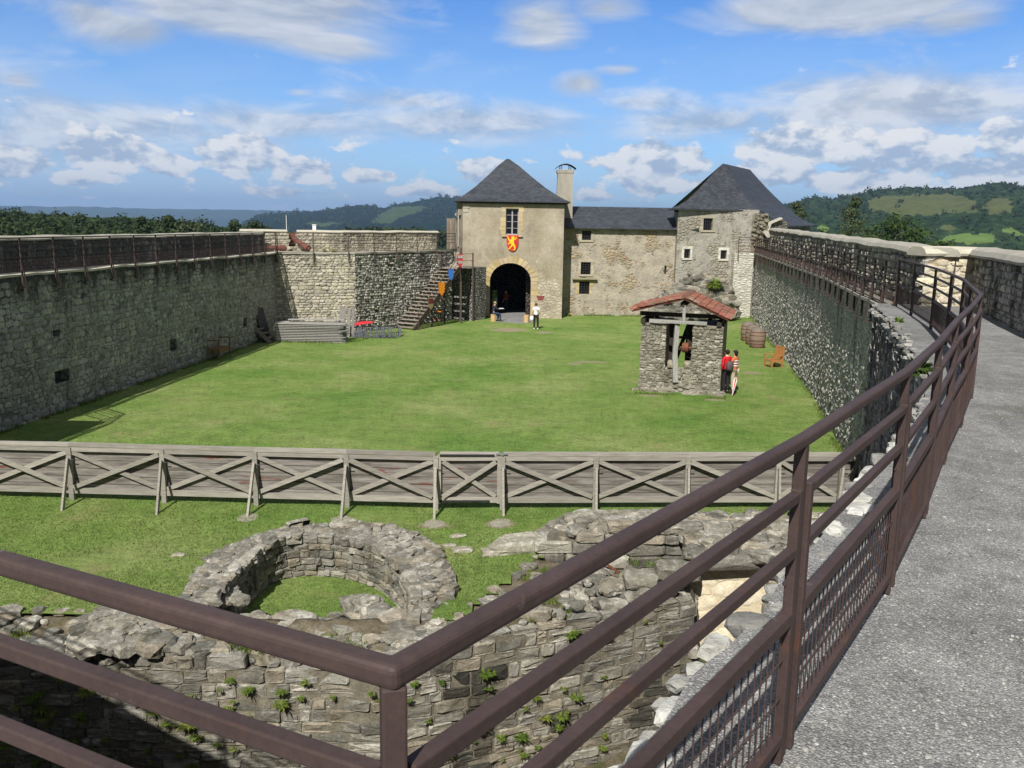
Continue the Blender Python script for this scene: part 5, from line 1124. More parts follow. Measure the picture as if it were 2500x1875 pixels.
# ================================================================ buildings
def window(root, P, n, u0, u1, v0, v1, dep, nx, nz, style='bars', fr=.05):
    d = (P(1, 0) - P(0, 0)).normalized()
    mb = MB(); mb.quad(P(u0, v0, dep), P(u1, v0, dep), P(u1, v1, dep), P(u0, v1, dep)); w = mb.build('window', M['glass'], root)
    mb = MB(); k = dep - .04
    bar = lambda a, b, w_, h_: mb.bar(a, b, w_, h_, up=tuple(n))
    for a, b in (((u0, v0 + fr / 2), (u1, v0 + fr / 2)), ((u0, v1 - fr / 2), (u1, v1 - fr / 2)), ((u0 + fr / 2, v0), (u0 + fr / 2, v1)), ((u1 - fr / 2, v0), (u1 - fr / 2, v1))): bar(P(*a, k), P(*b, k), fr, .05)
    if style == 'casement':
        m = (u0 + u1) / 2; bar(P(m, v0, k), P(m, v1, k), fr * 1.5, .06)
        for i in range(1, nz): z = lerp(v0, v1, i / nz); bar(P(u0, z, k), P(u1, z, k), .028, .04)
    mb.build('frame', M['frame'] if style == 'casement' else M['dark_wood'], w)
    if style == 'bars':
        mb = MB()
        for i in range(1, nx): u = lerp(u0, u1, i / nx); mb.wire(P(u, v0 - .02, .06), P(u, v1 + .02, .06), .018)
        for i in range(1, nz): z = lerp(v0, v1, i / nz); mb.wire(P(u0, z, .06), P(u1, z, .06), .016)
        mb.build('bars', M['black_iron'], w)
    return w
def surround(root, P, n, u0, u1, v0, v1, mat, w=.22, seed=1, sill=True, arch=False):
    random.seed(seed); mb = MB(); d = (P(1, 0) - P(0, 0)).normalized()
    def blk(a, b, c, e, k=.025):
        g = random.uniform(.82, 1.15); t = (g, g * random.uniform(.96, 1.02), g * random.uniform(.86, 1.0)); m = P((a + b) / 2, (c + e) / 2) + n * (k - .05)
        R = Matrix((tuple(d), tuple(-n), (0, 0, 1))).transposed(); mb.box(m, (b - a - .012, .1, e - c - .012), t=t, M=R)
    z = v0
    while z < v1 - .05:
        h = min(random.uniform(.25, .38), v1 - z); wl = w * random.uniform(.7, 1.5); blk(u0 - wl, u0, z, z + h); wr = w * random.uniform(.7, 1.5); blk(u1, u1 + wr, z, z + h); z += h
    blk(u0 - w * 1.1, (u0 + u1) / 2, v1, v1 + .2); blk((u0 + u1) / 2, u1 + w * 1.1, v1, v1 + .2)
    if sill: blk(u0 - w * .9, u1 + w * .9, v0 - .14, v0, .07)
    return mb.build('window_surround', mat, root)
def hole_px(P0, d, n, l, t, r, b):                # pixel box -> (u0,u1,v0,v1) on the wall plane
    def hit(px, py):
        r_ = ray(px, py); o = V((0, 0, EYE)); k = (V(P0) - V((0, 0, 0)) - V((0, 0, P0[2] if len(P0) > 2 else 0))).dot(n) / r_.dot(n); q = o + r_ * k
        return (q - V((P0[0], P0[1], 0))).dot(d), q.z
    a, b_ = hit(l, t), hit(r, b); c_ = hit(l, b); e_ = hit(r, t)
    return ((a[0] + c_[0]) / 2, (b_[0] + e_[0]) / 2, (b_[1] + c_[1]) / 2, (a[1] + e_[1]) / 2)
def hip(mb, corners, ridge, prof, t=(1, 1, 1)):
    """corners: front-left, front-right, back-right, back-left at eave; ridge: 2 points; prof: (t, h)"""
    rg = [V(ridge[0]), V(ridge[1]), V(ridge[1]), V(ridge[0])]; rings = []
    for tt, h in prof:
        rings.append([V((lerp(c[0], r_.x, tt), lerp(c[1], r_.y, tt), lerp(c[2], r_.z, h))) for c, r_ in zip(corners, rg)])
    for a, b in zip(rings, rings[1:]):
        for k in range(4):
            j = (k + 1) % 4; q = (a[k], a[j], b[j], b[k]); mb.quad(*q, t)
    c = [V(p) for p in corners]; mb.quad(*[p - V((0, 0, .06)) for p in reversed(c)]); 
    for k in range(4): j = (k + 1) % 4; mb.quad(c[k] - V((0, 0, .06)), c[j] - V((0, 0, .06)), c[j], c[k])
# ---- gate tower
random.seed(201)
GY = 62.5; gx0, gx1 = -3.62, 3.45; EZ_ = 8.08
groot = thing('gate_tower', 'buff rendered gatehouse tower with pointed slate roof and open round arch', 'gatehouse', (0, 66, 0))
mb = MB(); ac, ah, asp, art = -.23, 1.45, 2.55, 3.84      # arch centre x, half width, springing, crown
arc = [V((ac - ah * cos(pi * i / 20), GY, asp + (art - asp) * sin(pi * i / 20))) for i in range(21)]
low = [V((gx0, GY, -.4)), V((ac - ah, GY, -.4))] + arc + [V((ac + ah, GY, -.4)), V((gx1, GY, -.4)), V((gx1, GY, 4.4)), V((gx0, GY, 4.4))]
lf = [V((gx0, GY, -.4)), V((ac - ah, GY, -.4))] + arc[:11] + [V((ac, GY, 4.4)), V((gx0, GY, 4.4))]
rt = [V((ac, GY, 4.4))] + arc[10:] + [V((ac + ah, GY, -.4)), V((gx1, GY, -.4)), V((gx1, GY, 4.4))]
mb.add(lf, (tuple(range(len(lf))),)); mb.add(rt, (tuple(range(len(rt))),))
gd, gn = V((1, 0, 0)), V((0, -1, 0))
hw = hole_px((gx0, GY, 0), gd, gn, 1235, 509, 1266, 573)
P, d, n = facade(mb, (gx0, GY), (gx1, GY), 4.4, EZ_, [hw], .32)
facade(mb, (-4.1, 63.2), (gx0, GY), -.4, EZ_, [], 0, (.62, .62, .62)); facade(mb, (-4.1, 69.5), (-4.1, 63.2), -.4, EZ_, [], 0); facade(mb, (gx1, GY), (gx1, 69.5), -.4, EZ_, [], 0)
mb.build('wall', M['tower_render'], groot)
mb = MB()                                        # vaulted passage with a far wall, its inner shade put into dark tints
pr = [V((ac - ah, 0, -.4))] + [V((p.x, 0, p.z)) for p in arc] + [V((ac + ah, 0, -.4))]
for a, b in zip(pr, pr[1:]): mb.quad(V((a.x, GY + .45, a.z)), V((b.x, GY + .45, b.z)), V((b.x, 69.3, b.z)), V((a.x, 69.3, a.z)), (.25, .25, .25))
for a, b in zip(pr, pr[1:]): mb.quad(V((a.x, GY, a.z)), V((b.x, GY, b.z)), V((b.x, GY + .45, b.z)), V((a.x, GY + .45, a.z)))
hd = hole_px((ac - ah, 69.3, 0), gd, gn, 1200, 708, 1214, 775)
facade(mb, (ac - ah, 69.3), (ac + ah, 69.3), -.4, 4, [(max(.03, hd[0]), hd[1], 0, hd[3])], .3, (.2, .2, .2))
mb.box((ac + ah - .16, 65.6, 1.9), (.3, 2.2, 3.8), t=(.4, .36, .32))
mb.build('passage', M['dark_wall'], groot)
mb = MB(); R = random.uniform
for i in range(15):
    a0, a1 = pi * i / 15, pi * (i + 1) / 15; w = R(.38, .58); g = R(.82, 1.15)
    q = lambda a, k: V((ac - (ah + k) * cos(a), 0, asp + ((art - asp) + k) * sin(a)))
    f = [q(a0 + .012, 0), q(a1 - .012, 0), q(a1 - .012, w), q(a0 + .012, w)]
    vs_ = [V((p.x, GY - .03, p.z)) for p in f] + [V((p.x, GY + .05, p.z)) for p in f]
    mb.add(vs_, ((0, 3, 2, 1), (0, 1, 5, 4), (1, 2, 6, 5), (2, 3, 7, 6), (3, 0, 4, 7)), (g, g * R(.95, 1.02), g * R(.75, 1.15)))
for s in (-1, 1):
    z = -.2
    while z < asp - .08:
        h = min(R(.32, .48), asp - z); w = R(.28, .62); g = R(.82, 1.12); xc = ac + s * (ah + w / 2); mb.box((xc, GY + .01, z + h / 2), (w - .012, .08, h - .015), t=(g, g * R(.95, 1.02), g * R(.8, 1.15))); z += h
mb.build('arch_stones', M['yellow_stone'], groot)
window(groot, P, n, *hw, .26, 2, 4, 'casement', .06); surround(groot, P, n, *hw, M['yellow_stone'], .3, 3)
mb = MB(); mb.box((-3.38, GY - .01, 7.72), (.46, .06, .26), t=(1, 1, 1)); mb.box((-3.42, GY - .01, 7.44), (.36, .06, .24)); mb.box((-3.72, 62.72, 7.3), (.16, .5, .4), -.9, (.8, .8, .8)); mb.build('quoins', M['grey_stone'], groot)
mb = MB(); e = U(1440 - 60 + 5, 300, GY)
ze = EZ_ + .02; ap = U(1240, 388, 66)
cs = [(-4.22, 62.12, ze), (3.86, 62.12, ze), (3.86, 69.9, ze), (-4.45, 69.9, ze)]
hip(mb, cs, (ap + V((-.1, 0, 0)), ap + V((.1, 0, 0))), [(0, 0), (.1, .06), (.2, .14), (.39, .315), (.62, .574), (.84, .84), (1, 1)]); mb.build('roof', M['slate'], groot)
mb = MB(); mb.box((-.18, 62.4, ze - .12), (7.3, .16, .12)); mb.build('eave_board', M['dark_wood'], groot)
# side door on the left
mb = MB(); p = U(1091, 533, 62.7); q = U(1122, 608, 63.2)
for i in range(5): mb.box((lerp(p.x + .08, q.x - .1, i / 4), lerp(62.65, 63.15, i / 4), (p.z + q.z) / 2 + R(-.02, .02)), (abs(q.x - p.x) / 5 - .008, .05, p.z - q.z), .5, (R(.8, 1.2),) * 3)
mb.build('door', M['door_wood'], groot)
mb = MB(); mb.box((-3.98, 62.95, 7.15), (.5, .14, .16), .9); mb.box((-3.95, 62.9, 6.05), (.1, .1, 2.3)); mb.build('door_frame', M['grey_timber'], groot)
# lion shield
pz = [(-.47, .02), (-.47, -.55), (-.44, -.8), (-.36, -1.0), (-.22, -1.17), (0, -1.26), (.22, -1.17), (.36, -1.0), (.44, -.8), (.47, -.55), (.47, .02)]
sx, szz = U(1251.5, 575, GY).x, U(1251.5, 575, GY).z; k = .87
def flatshape(mb, pts, y0, y1, ox, oz, s, t=(1, 1, 1)):
    f = [V((ox + x * s, y0, oz + z * s)) for x, z in pts]; b = [V((p.x, y1, p.z)) for p in f]; n_ = len(f)
    ar = sum(f[i].x * f[(i + 1) % n_].z - f[(i + 1) % n_].x * f[i].z for i in range(n_))
    if ar < 0: f.reverse(); b.reverse()
    mb.add(f + b, [tuple(range(n_))] + [(i, n_ + i, n_ + (i + 1) % n_, (i + 1) % n_) for i in range(n_)], t)
shield = thing('shield', 'red heraldic shield with a golden rampant lion below the tower window', 'shield', (sx, GY - .1, szz - .6))
mb = MB(); flatshape(mb, pz, GY - .1, GY - .04, sx, szz, k); mb.build('field', M['heraldic_red'], shield)
def stroke(mb, pts, y, s=k):                      # tapered limb: (x, z, half width)
    L, Rr = [], []
    for i, (x, z, w) in enumerate(pts):
        a, b = pts[max(0, i - 1)], pts[min(len(pts) - 1, i + 1)]; dx, dz = b[0] - a[0], b[1] - a[1]; l = hypot(dx, dz); L.append((x - dz / l * w, z + dx / l * w)); Rr.append((x + dz / l * w, z - dx / l * w))
    for i in range(len(pts) - 1): flatshape(mb, [L[i], L[i + 1], Rr[i + 1], Rr[i]], y, y + .03, sx, szz, s)
mb = MB(); y = GY - .12
flatshape(mb, [(-.1, -.1), (-.02, -.06), (.12, -.06), (.17, -.14), (.15, -.24), (.12, -.34), (.1, -.46), (.06, -.56), (-.2, -.56), (-.24, -.44), (-.2, -.32), (-.08, -.28), (-.06, -.22), (-.13, -.2), (-.08, -.16)], y, y + .03, sx, szz, k)
stroke(mb, [(-.2, -.5, .05), (-.3, -.3, .045), (-.38, -.12, .04), (-.43, -.05, .03)], y - .002); stroke(mb, [(.1, -.34, .03), (.24, -.28, .035), (.3, -.2, .03), (.27, -.1, .025)], y - .004)
stroke(mb, [(-.08, -.56, .06), (-.22, -.6, .05), (-.34, -.67, .04), (-.33, -.72, .03)], y - .006)
stroke(mb, [(-.02, -.5, .12), (.04, -.66, .1), (.16, -.84, .06), (.2, -.98, .05), (.2, -1.12, .04), (.08, -1.15, .03)], y - .008); stroke(mb, [(.02, -.6, .1), (-.04, -.78, .06), (-.14, -.92, .05), (-.26, -1.05, .04), (-.32, -1.08, .025)], y - .01)
mb.build('lion', M['heraldic_gold'], shield)
mb = MB(); stroke(mb, [(.12, -.72, .018), (.28, -.68, .02), (.33, -.56, .02), (.28, -.46, .018), (.34, -.42, .018)], y - .003); stroke(mb, [(.28, -.5, .015), (.2, -.54, .012)], y - .005); mb.build('tail', M['pale_red'], shield)
mb = MB(); flatshape(mb, [(-.56, 0), (.56, 0), (.56, .05), (-.56, .05)], GY - .06, GY - .0, sx, szz - .16, 1.3); mb.build('hanging_bar', M['black_iron'], shield)
# gravel patch at the gate
mb = MB(); mb.add([V((x, y_, .015)) for x, y_ in ((ac - 1.5, 59.2), (ac - .4, 58.5), (ac + 1.0, 58.6), (ac + 1.7, 59.6), (ac + 1.5, 62.5), (ac + 1.44, 69.2), (ac - 1.44, 69.2), (ac - 1.6, 62.5))], (tuple(range(8)),)); tag(mb.build('gate_path', M['gravel']), kind='structure')
mb = MB(); leaves(mb, (-1.9, 76, 1.5), 2.6, 900, .2, 3); tag(mb.build('shrub', M['weed'], loc=(-1.9, 76, -1)), 'green shrub seen through the doorway at the back of the gate passage', 'shrub')
# ---- long building
LY = 65.0; lx0, lx1 = 3.45, 11.75
oroot = thing('long_building', 'low ochre rubble building with slate roof, three barred windows and tall chimney', 'building', (7.6, 67, 0))
mb = MB(); wins = [hole_px((lx0, LY, 0), gd, gn, *b) for b in ((1421, 563, 1443, 586), (1418, 640, 1442, 670), (1414, 687, 1439, 718))]
slit = hole_px((lx0, LY, 0), gd, gn, 1622, 648, 1627, 669)
mw = hole_px((lx0, LY, 0), gd, gn, 1312, 722, 1327, 734)
P, d, n = facade(mb, (lx0, LY), (lx1, LY), -.4, 6.42, wins + [slit], .35)
mb.quad(P(slit[0], slit[2], .3), P(slit[1], slit[2], .3), P(slit[1], slit[3], .3), P(slit[0], slit[3], .3), (.1, .1, .1))
mb.build('wall', M['long_wall'], oroot)
mb = MB(); um = (slit[0] + slit[1]) / 2; mb.box(P(um, (slit[2] + slit[3]) / 2 - .08, -.005), (.34, .03, .07)); mb.build('slit_crossbar', M['black_iron'], oroot)
for w, mt, sd in zip(wins, ('grey_stone', 'grey_stone', 'yellow_stone'), (5, 6, 8)): window(oroot, P, n, *w, .26, 4, 5); surround(oroot, P, n, *w, M[mt], .2, sd, sill=sd != 8)
mb = MB(); random.seed(9)
for i in range(5): u = lerp(wins[2][0] - .35, wins[2][1] + .35, i / 4); mb.box(P(u, wins[2][3] + .2, -.1), (.36, .34, .1), t=(.7, .72, .55))
mb.build('window_hood', M['grey_stone'], oroot)
mb = MB(); ez, rz_ = 6.42, 7.95; lap = .42; pr2 = [(LY - .4, ez - .06), (LY + 1.2, ez + .62), (68.6, rz_), (72.4, ez - .1)]
for (y0, z0), (y1, z1) in zip(pr2, pr2[1:]): mb.quad((lx0 - .05, y0, z0), (lx1 + 1.6, y0, z0), (lx1 + 1.6, y1, z1), (lx0 - .05, y1, z1))
mb.quad((lx0, LY - .4, ez - .12), (lx0, 66, ez - .12), (lx1 + .1, 66, ez - .12), (lx1 + .1, LY - .4, ez - .12)); mb.quad((lx0, LY - .4, ez - .12), (lx1 + .1, LY - .4, ez - .12), (lx1 + .1, LY - .4, ez - .06), (lx0, LY - .4, ez - .06)); mb.build('roof', M['slate'], oroot)
cy = 66.2; cl, cr_ = U(1358, 520, cy).x, U(1398, 520, cy).x; ct = U(1380, 414, cy).z
mb = MB(); xm = (cl + cr_) / 2; w = cr_ - cl
vs_ = [V((xm + i * (w / 2 - .0 - (.05 if kz else 0)), cy + .5 + j * .5, (6.3, ct)[kz])) for kz in (0, 1) for i, j in ((-1, -1), (1, -1), (1, 1), (-1, 1))]
mb.add(vs_, ((0, 1, 5, 4), (1, 2, 6, 5), (2, 3, 7, 6), (3, 0, 4, 7), (4, 5, 6, 7))); mb.box((xm, cy + .5, ct - .14), (w + .06, 1.06, .2), t=(.95, .95, .95)); mb.box((xm, cy + .4, 6.82), (w + .06, .94, .14), t=(1.3, 1.3, 1.3))
ch = mb.build('chimney', M['concrete'], oroot)
mb = MB(); m = 12
for i in range(m):
    a0, a1 = lerp(-1, 1, i / m), lerp(-1, 1, (i + 1) / m); f = lambda a: V((xm + .02 + a * .76, 0, ct + .42 - .34 * a * a))
    p, q = f(a0), f(a1); mb.quad((p.x, cy - .15, p.z), (q.x, cy - .15, q.z), (q.x, cy + 1.15, q.z), (p.x, cy + 1.15, p.z)); mb.quad((q.x, cy - .15, q.z - .03), (p.x, cy - .15, p.z - .03), (p.x, cy + 1.15, p.z - .03), (q.x, cy + 1.15, q.z - .03)); mb.quad((p.x, cy - .15, p.z - .03), (q.x, cy - .15, q.z - .03), (q.x, cy - .15, q.z), (p.x, cy - .15, p.z))
for x in (-.4, -.26, .26, .4):
    for yy in (.1, .9): mb.wire((xm + x, cy + yy, ct - .05), (xm + x, cy + yy, ct + .37), .018)
mb.build('chimney_cap', M['black_iron'], ch)
for px, py, s, n_, lab in ((1343, 768, .75, 260, 'green leafy clump at the wall foot right of the woman in white'), (1388, 771, .3, 90, 'small green clump at the foot of the long building')):
    p = U(px, py, 64.3); mb = tuft('b', n_, s, .05, None, px, .9); o = mb.build('leafy_clump', M['weed'], loc=(0, 0, 0)); o.location = (p.x, 64.4, 0); tag(o, lab, 'plant')
mb = MB(); P_ = lambda u, v, k=0: V((gx0 + u, GY - k, v)); h_ = hole_px((gx0, GY, 0), gd, gn, 1313, 722, 1327, 733); flatshape(mb, [(h_[0] - .1, h_[3]), (h_[1] + .1, h_[3]), (h_[1] - .05, h_[2]), (h_[0], h_[2])], GY - .012, GY, gx0, 0, 1); mb.build('wall_niche', M['dull_red'], groot)
# ---- chapel-like right tower
random.seed(202)
Q0 = V((11.72, 64.3, 0)); ang = radians(17); cd = V((cos(ang), sin(ang), 0)); cn = V((cd.y, -cd.x, 0)); Q1 = Q0 + cd * 6.6
croot = thing('chapel_tower', 'grey buff tower with steep slate roof running down to a low eave', 'tower', (15, 68, 0))
mb = MB(); cw = [hole_px(Q0, cd, cn, *b) for b in ((1717, 533, 1740, 562), (1670, 608, 1685, 630), (1759, 611, 1774, 632))]
P, d, n = facade(mb, Q0, Q1, -.4, 7.85, cw, .35); facade(mb, Q0 + V((.5, 6.5, 0)), Q0, -.4, 7.6, [], 0); mb.build('wall', M['chapel_wall'], croot)
for w, mt, sd in zip(cw, ('grey_stone', 'white_stone', 'white_stone'), (11, 12, 13)): window(croot, P, n, *w, .28, 4, 4); surround(croot, P, n, *w, M[mt], .24 if sd == 11 else .17, sd)
# roof
mb = MB()
cA = U(1640, 508, 63.6); cB = U(1857, 514, 66.4); R1 = U(1765, 399, 68.2); R2 = U(1831, 414, 75.6); C1 = U(1923, 551, 68.6); C2 = U(1990, 550, 77.2)
def curve(a, b, prof): return [V((lerp(a.x, b.x, t), lerp(a.y, b.y, t), lerp(a.z, b.z, h))) for t, h in prof]
pf = [(0, 0), (.15, .075), (.3, .185), (.5, .4), (.7, .65), (.86, .85), (1, 1)]
la, lb_ = curve(cA, R1, pf), curve(cB, R1, pf)
for (a, b), (c, e_) in zip(zip(la, la[1:]), zip(lb_, lb_[1:])): mb.quad(a, c, e_, b)
fr_ = [C1, C1.lerp(cB, .5) + V((0, 0, -.05))] + lb_; bk = curve(C2, R2, [(i / (len(fr_) - 1), (i / (len(fr_) - 1)) ** 1.35) for i in range(len(fr_))])
bk[0] = C2
for (a, b), (c, e_) in zip(zip(fr_, fr_[1:]), zip(bk, bk[1:])): mb.quad(a, c, e_, b)
bkL = U(1655, 512, 76); mb.add([R1, R2, bkL, la[0]], ((0, 1, 2, 3),))
for a, b in zip(fr_[:3], fr_[1:3]): mb.quad(a + V((0, 0, -.12)), b + V((0, 0, -.12)), b, a)
mb.quad(cA + V((0, 0, -.1)), cB + V((0, 0, -.1)), cB, cA); mb.quad(cA + V((0, 0, -.1)), V((cA.x, 66, cA.z - .1)), V((cB.x, 69, cB.z - .1)), cB + V((0, 0, -.1))); mb.quad(C1 + V((0, 0, -.12)), C2 + V((0, 0, -.12)), C2, C1)
mb.build('roof', M['slate'], croot)
# side walls below the catslide
mb = MB(); a = C1 + V((-.25, .3, 0)); b = C2 + V((-.4, 0, 0)); facade(mb, a, b, 3, a.z - .05, []); 
fq = [V((Q1.x, Q1.y + .2, 3)), V((a.x, a.y, 3)), V((a.x, a.y, a.z - .1)), V((Q1.x + .1, Q1.y + .2, 7.3))]; mb.add(fq, ((0, 1, 2, 3),), (.8, .8, .8)); mb.build('side_wall', M['dark_wall'], croot)
mb = MB(); p0, p1 = U(1842, 600, 66.2), U(1868, 600, 66.4)
for i in range(75):
    t = random.random(); z = random.uniform(5.2, 7.55); x = lerp(p0.x, p1.x, t) + (7.5 - z) * -.12 * (1 - t); s = random.uniform(.12, .22); g = random.uniform(.85, 1.2)
    mb.rock((x, 66.0 + random.uniform(-.03, .06), z), s * 1.3, s * .8, s * .6, i, 1, (g * .8, g * .76, g * .66))
mb.prism([(p0.x - .3, 66.0), (p1.x, 66.0), (p1.x, 67), (p0.x - .3, 67)], 4, 7.5, (.8, .76, .66)); mb.build('broken_wall_end', M['ruin'], croot)
mb = MB(); sweep(mb, subdiv([U(1880, 580, 64.6), U(1868, 566, 66.2), U(1876, 548, 66.9), U(1905, 536, 67.6)], .3), CP(.4, .16), jz=.02); mb.build('coping_bend', M['coping'], croot); mb = MB(); bp = [U(1880, 580, 64.6), U(1868, 566, 66.2), U(1876, 548, 66.9), U(1905, 536, 67.6), U(1925, 545, 68.4)]
for a, b in zip(bp, bp[1:]): mb.quad(V((a.x, a.y, 4.5)), V((b.x, b.y, 4.5)), b + V((0, 0, .05)), a + V((0, 0, .05)), (.9, .88, .82))
mb.build('bend_wall', M['right_parapet'], croot)
mb = MB(); pz_ = [U(1789, 700, 64.7).x, U(1836, 700, 64.7).x]; mb.prism([(pz_[0], 64.75), (pz_[1], 64.75), (pz_[1] + .05, 66.4), (pz_[0], 65.9)], -.4, 4.72); mb.build('buttress', M['pier_wall'], croot)
mb = MB(); a, b = V((pz_[0] + .25, 64.7, 0)), V((pz_[1] + .1, 64.7, 0))
rr4 = thing('railing', 'short brown railing closing the end of the right wall walk on the pale buttress', 'railing', (pz_[0], 64.7, WZ), 'railings of the wall walks')
walk_railing(rr4, [a, b], WZ, 1, 1.45, mesh=False)
# rock heap at the tower foot
random.seed(203)
hroot = thing('rubble_heap', 'mossy broken rock and rubble heaped against the foot of the right tower', 'rubble heap', (14, 63.6, 0))
mb = MB(); prof_h = [(1590, 765), (1612, 735), (1640, 706), (1668, 684), (1700, 664), (1740, 668), (1775, 690), (1786, 760)]
def heap_top(px):
    for (a, ya), (b, yb) in zip(prof_h, prof_h[1:]):
        if a <= px <= b: return lerp(ya, yb, (px - a) / (b - a))
    return 770
for i in range(420):
    px = random.uniform(1592, 1784); t = heap_top(px); f = random.random(); py = lerp(t + 4, 772, f); Yd = lerp(64.0, 62.4, f); p = U(px, py, Yd); s = random.uniform(.16, .42) * (1.3 if f > .3 else 1); g = random.uniform(.6, 1.2)
    mb.rock((p.x, Yd + s * .3 + .15, p.z), s * 1.5, s, s * .7, i, 1, tuple(c * g for c in random.choice(PAL)), random.uniform(-.4, .4))
mb.build('stones', M['ruin'], hroot)
for px, py, s, n_, lab in ((1745, 686, .9, 320, 'bright green bush growing on top of the rubble heap'), (1628, 722, .55, 200, 'mossy green tuft on the left slope of the rubble heap'), (1770, 735, .7, 220, 'dark green tuft at the right side of the rubble heap')):
    p = U(px, py + 6, 63.4); mb = tuft('b', n_, s, .05, None, px, .8); o = mb.build('bush', M['weed' if px != 1770 else 'leaf'], loc=(0, 0, 0)); o.location = (p.x, 63.3 if px == 1745 else 62.9, p.z - .2); tag(o, lab, 'bush')
# ---- well house
random.seed(204)
wa, wb = G(1556, 952), G(1758, 966); wd_, wL = unit2(wa, wb); wn = V((wd_.y, -wd_.x, 0)); WP = lambda u, v, k: V((wa.x, wa.y, 0)) + wd_ * u - wn * k + V((0, 0, v))
wroot = thing('well_house', 'small rough stone well house with red tiled gable roof and grey timber post', 'well house', WP(wL / 2, 0, 1.2))
DW = 2.5; ZT = 2.72; pu = [(0.02, 1.06), (2.05, wL - .02)]
mb = MB(); bl = MB()
for i, (a, b) in enumerate(pu):
    q = [WP(a, 0, 0), WP(b, 0, 0), WP(b, 0, DW), WP(a, 0, DW)]; tp = [WP(a + .05, 0, .03), WP(b - (.0 if i else .02), 0, .03), WP(b, 0, DW), WP(a + .05, 0, DW)]
    vs_ = [p - V((0, 0, .2)) for p in q] + [p + V((0, 0, ZT)) for p in tp]; mb.add(vs_, ((0, 1, 5, 4), (1, 2, 6, 5), (2, 3, 7, 6), (3, 0, 4, 7), (4, 5, 6, 7)), mi=0)
    z = .05
    while z < ZT - .08:                            # corner stones and faced rubble
        h = random.uniform(.07, .15)
        u = a + random.uniform(0, .05)
        while u < b - .06:
            w = min(random.uniform(.09, .27), b - u)
            if random.random() < .82: g = random.uniform(.78, 1.2); bl.block(WP(u + w / 2, z + h / 2 + random.uniform(-.015, .015), -.0), wd_, wn, w * .93, h * .9, .025, (g, g * .97, g * .9), .06)
            u += w
        z += h
    mb.build('pier', M['well_wall'], wroot); bl.build('facing_stones', M['ruin'], wroot); mb = MB(); bl = MB()
mb = MB(); bl = MB(); mb.add([WP(1.0, -.2, .12), WP(2.1, -.2, .12), WP(2.1, .98, .12), WP(1.0, .95, .12), WP(1.0, .95, .5), WP(2.1, .98, .5)], ((0, 1, 2, 3), (3, 2, 5, 4)))
for i in range(60):
    u, z = random.uniform(1.05, 2.05), random.uniform(.12, .95); w, h = random.uniform(.14, .32), random.uniform(.08, .16); g = random.uniform(.75, 1.2); bl.block(WP(u, z, .1), wd_, wn, w, h, .05, (g, g * .97, g * .9), .05)
for u, w_ in ((1.3, .34), (1.93, .3)): bl.block(WP(u, 1.1, .3), wd_, wn, w_, .3, .3, (1.2, 1.15, 1.0), .04)
mb.build('low_wall', M['well_wall'], wroot); bl.build('low_wall_stones', M['ruin'], wroot)
mb = MB()
for i in range(30):
    u = random.uniform(-.3, wL + .15); s = random.uniform(.1, .24); g = random.uniform(.8, 1.25)
    if 1.3 < u < 1.75: continue
    mb.rock(WP(u, s * .12, random.uniform(-.22, .08)), s * 1.4, s, s * .7, i, 1, (g, g * .97, g * .9), random.uniform(-.4, .4))
tag(mb.build('footing_stones', M['ruin'], wroot), None)
T = M['grey_timber']; Dk = M['dark_wood']
mb = MB(); mb.bar(WP(.38, ZT + .13, -.06), WP(2.62, ZT + .11, -.06), .14, .13, jit=.012); mb.build('tie_beam', T, wroot)
mb = MB(); mb.bar(WP(1.5, .42, .02), WP(1.42, 1.5, .05), .2, .19, up=(0, 1, 0)); mb.bar(WP(1.42, 1.5, .05), WP(1.46, 2.75, .05), .18, .18, up=(0, 1, 0)); mb.build('post', T, wroot)
mb = MB(); mb.bar(WP(1.72, ZT + .05, -.08), WP(1.7, ZT + .8, -.08), .11, .1, up=(0, 1, 0)); mb.build('king_post', T, wroot)
mb = MB(); mb.bar(WP(-.1, ZT + .34, .6), WP(wL + .1, ZT + .32, .6), .14, .16); mb.bar(WP(1.65, ZT + .8, -.15), WP(1.65, ZT + .8, DW + .1), .16, .18)
for u in (.12, wL - .18): mb.bar(WP(u, ZT + .1, -.1), WP(u, ZT + .1, DW), .18, .18)
for u0_, u1_ in ((.25, 1.1), (2.0, 2.6)): mb.bar(WP(u0_ if u0_ < 1 else u1_, ZT + .1, DW - .1), WP(u1_ if u0_ < 1 else u0_, ZT - .5, DW - .1), .1, .12)
mb.build('roof_timbers', Dk, wroot)
mb = MB(); mb.bar(WP(1.14, 0, 1.3), WP(1.14, ZT, 1.3), .3, .22, up=(0, 1, 0)); mb.bar(WP(1.84, 0, 1.5), WP(1.84, ZT, 1.5), .3, .2, up=(0, 1, 0)); mb.bar(WP(1.2, .9, DW - .2), WP(1.75, ZT, DW - .2), .16, .16); mb.bar(WP(2.1, .9, DW - .2), WP(1.8, ZT, DW - .2), .14, .14)
for z in (1.55, 2.05): mb.bar(WP(1.1, z, 1.4), WP(2.1, z + .03, 1.4), .08, .1)
mb.build('inner_frame', Dk, wroot)  # dark rear posts, widened to put more shade into the opening
mb = MB(); mb.tube(WP(1.65, 1.75, .6), WP(1.9, 1.75, .6), .2, .2, 14); mb.tube(WP(1.3, 1.75, .6), WP(2.1, 1.75, .6), .04, .04, 8); mb.build('windlass', M['rust'], wroot)
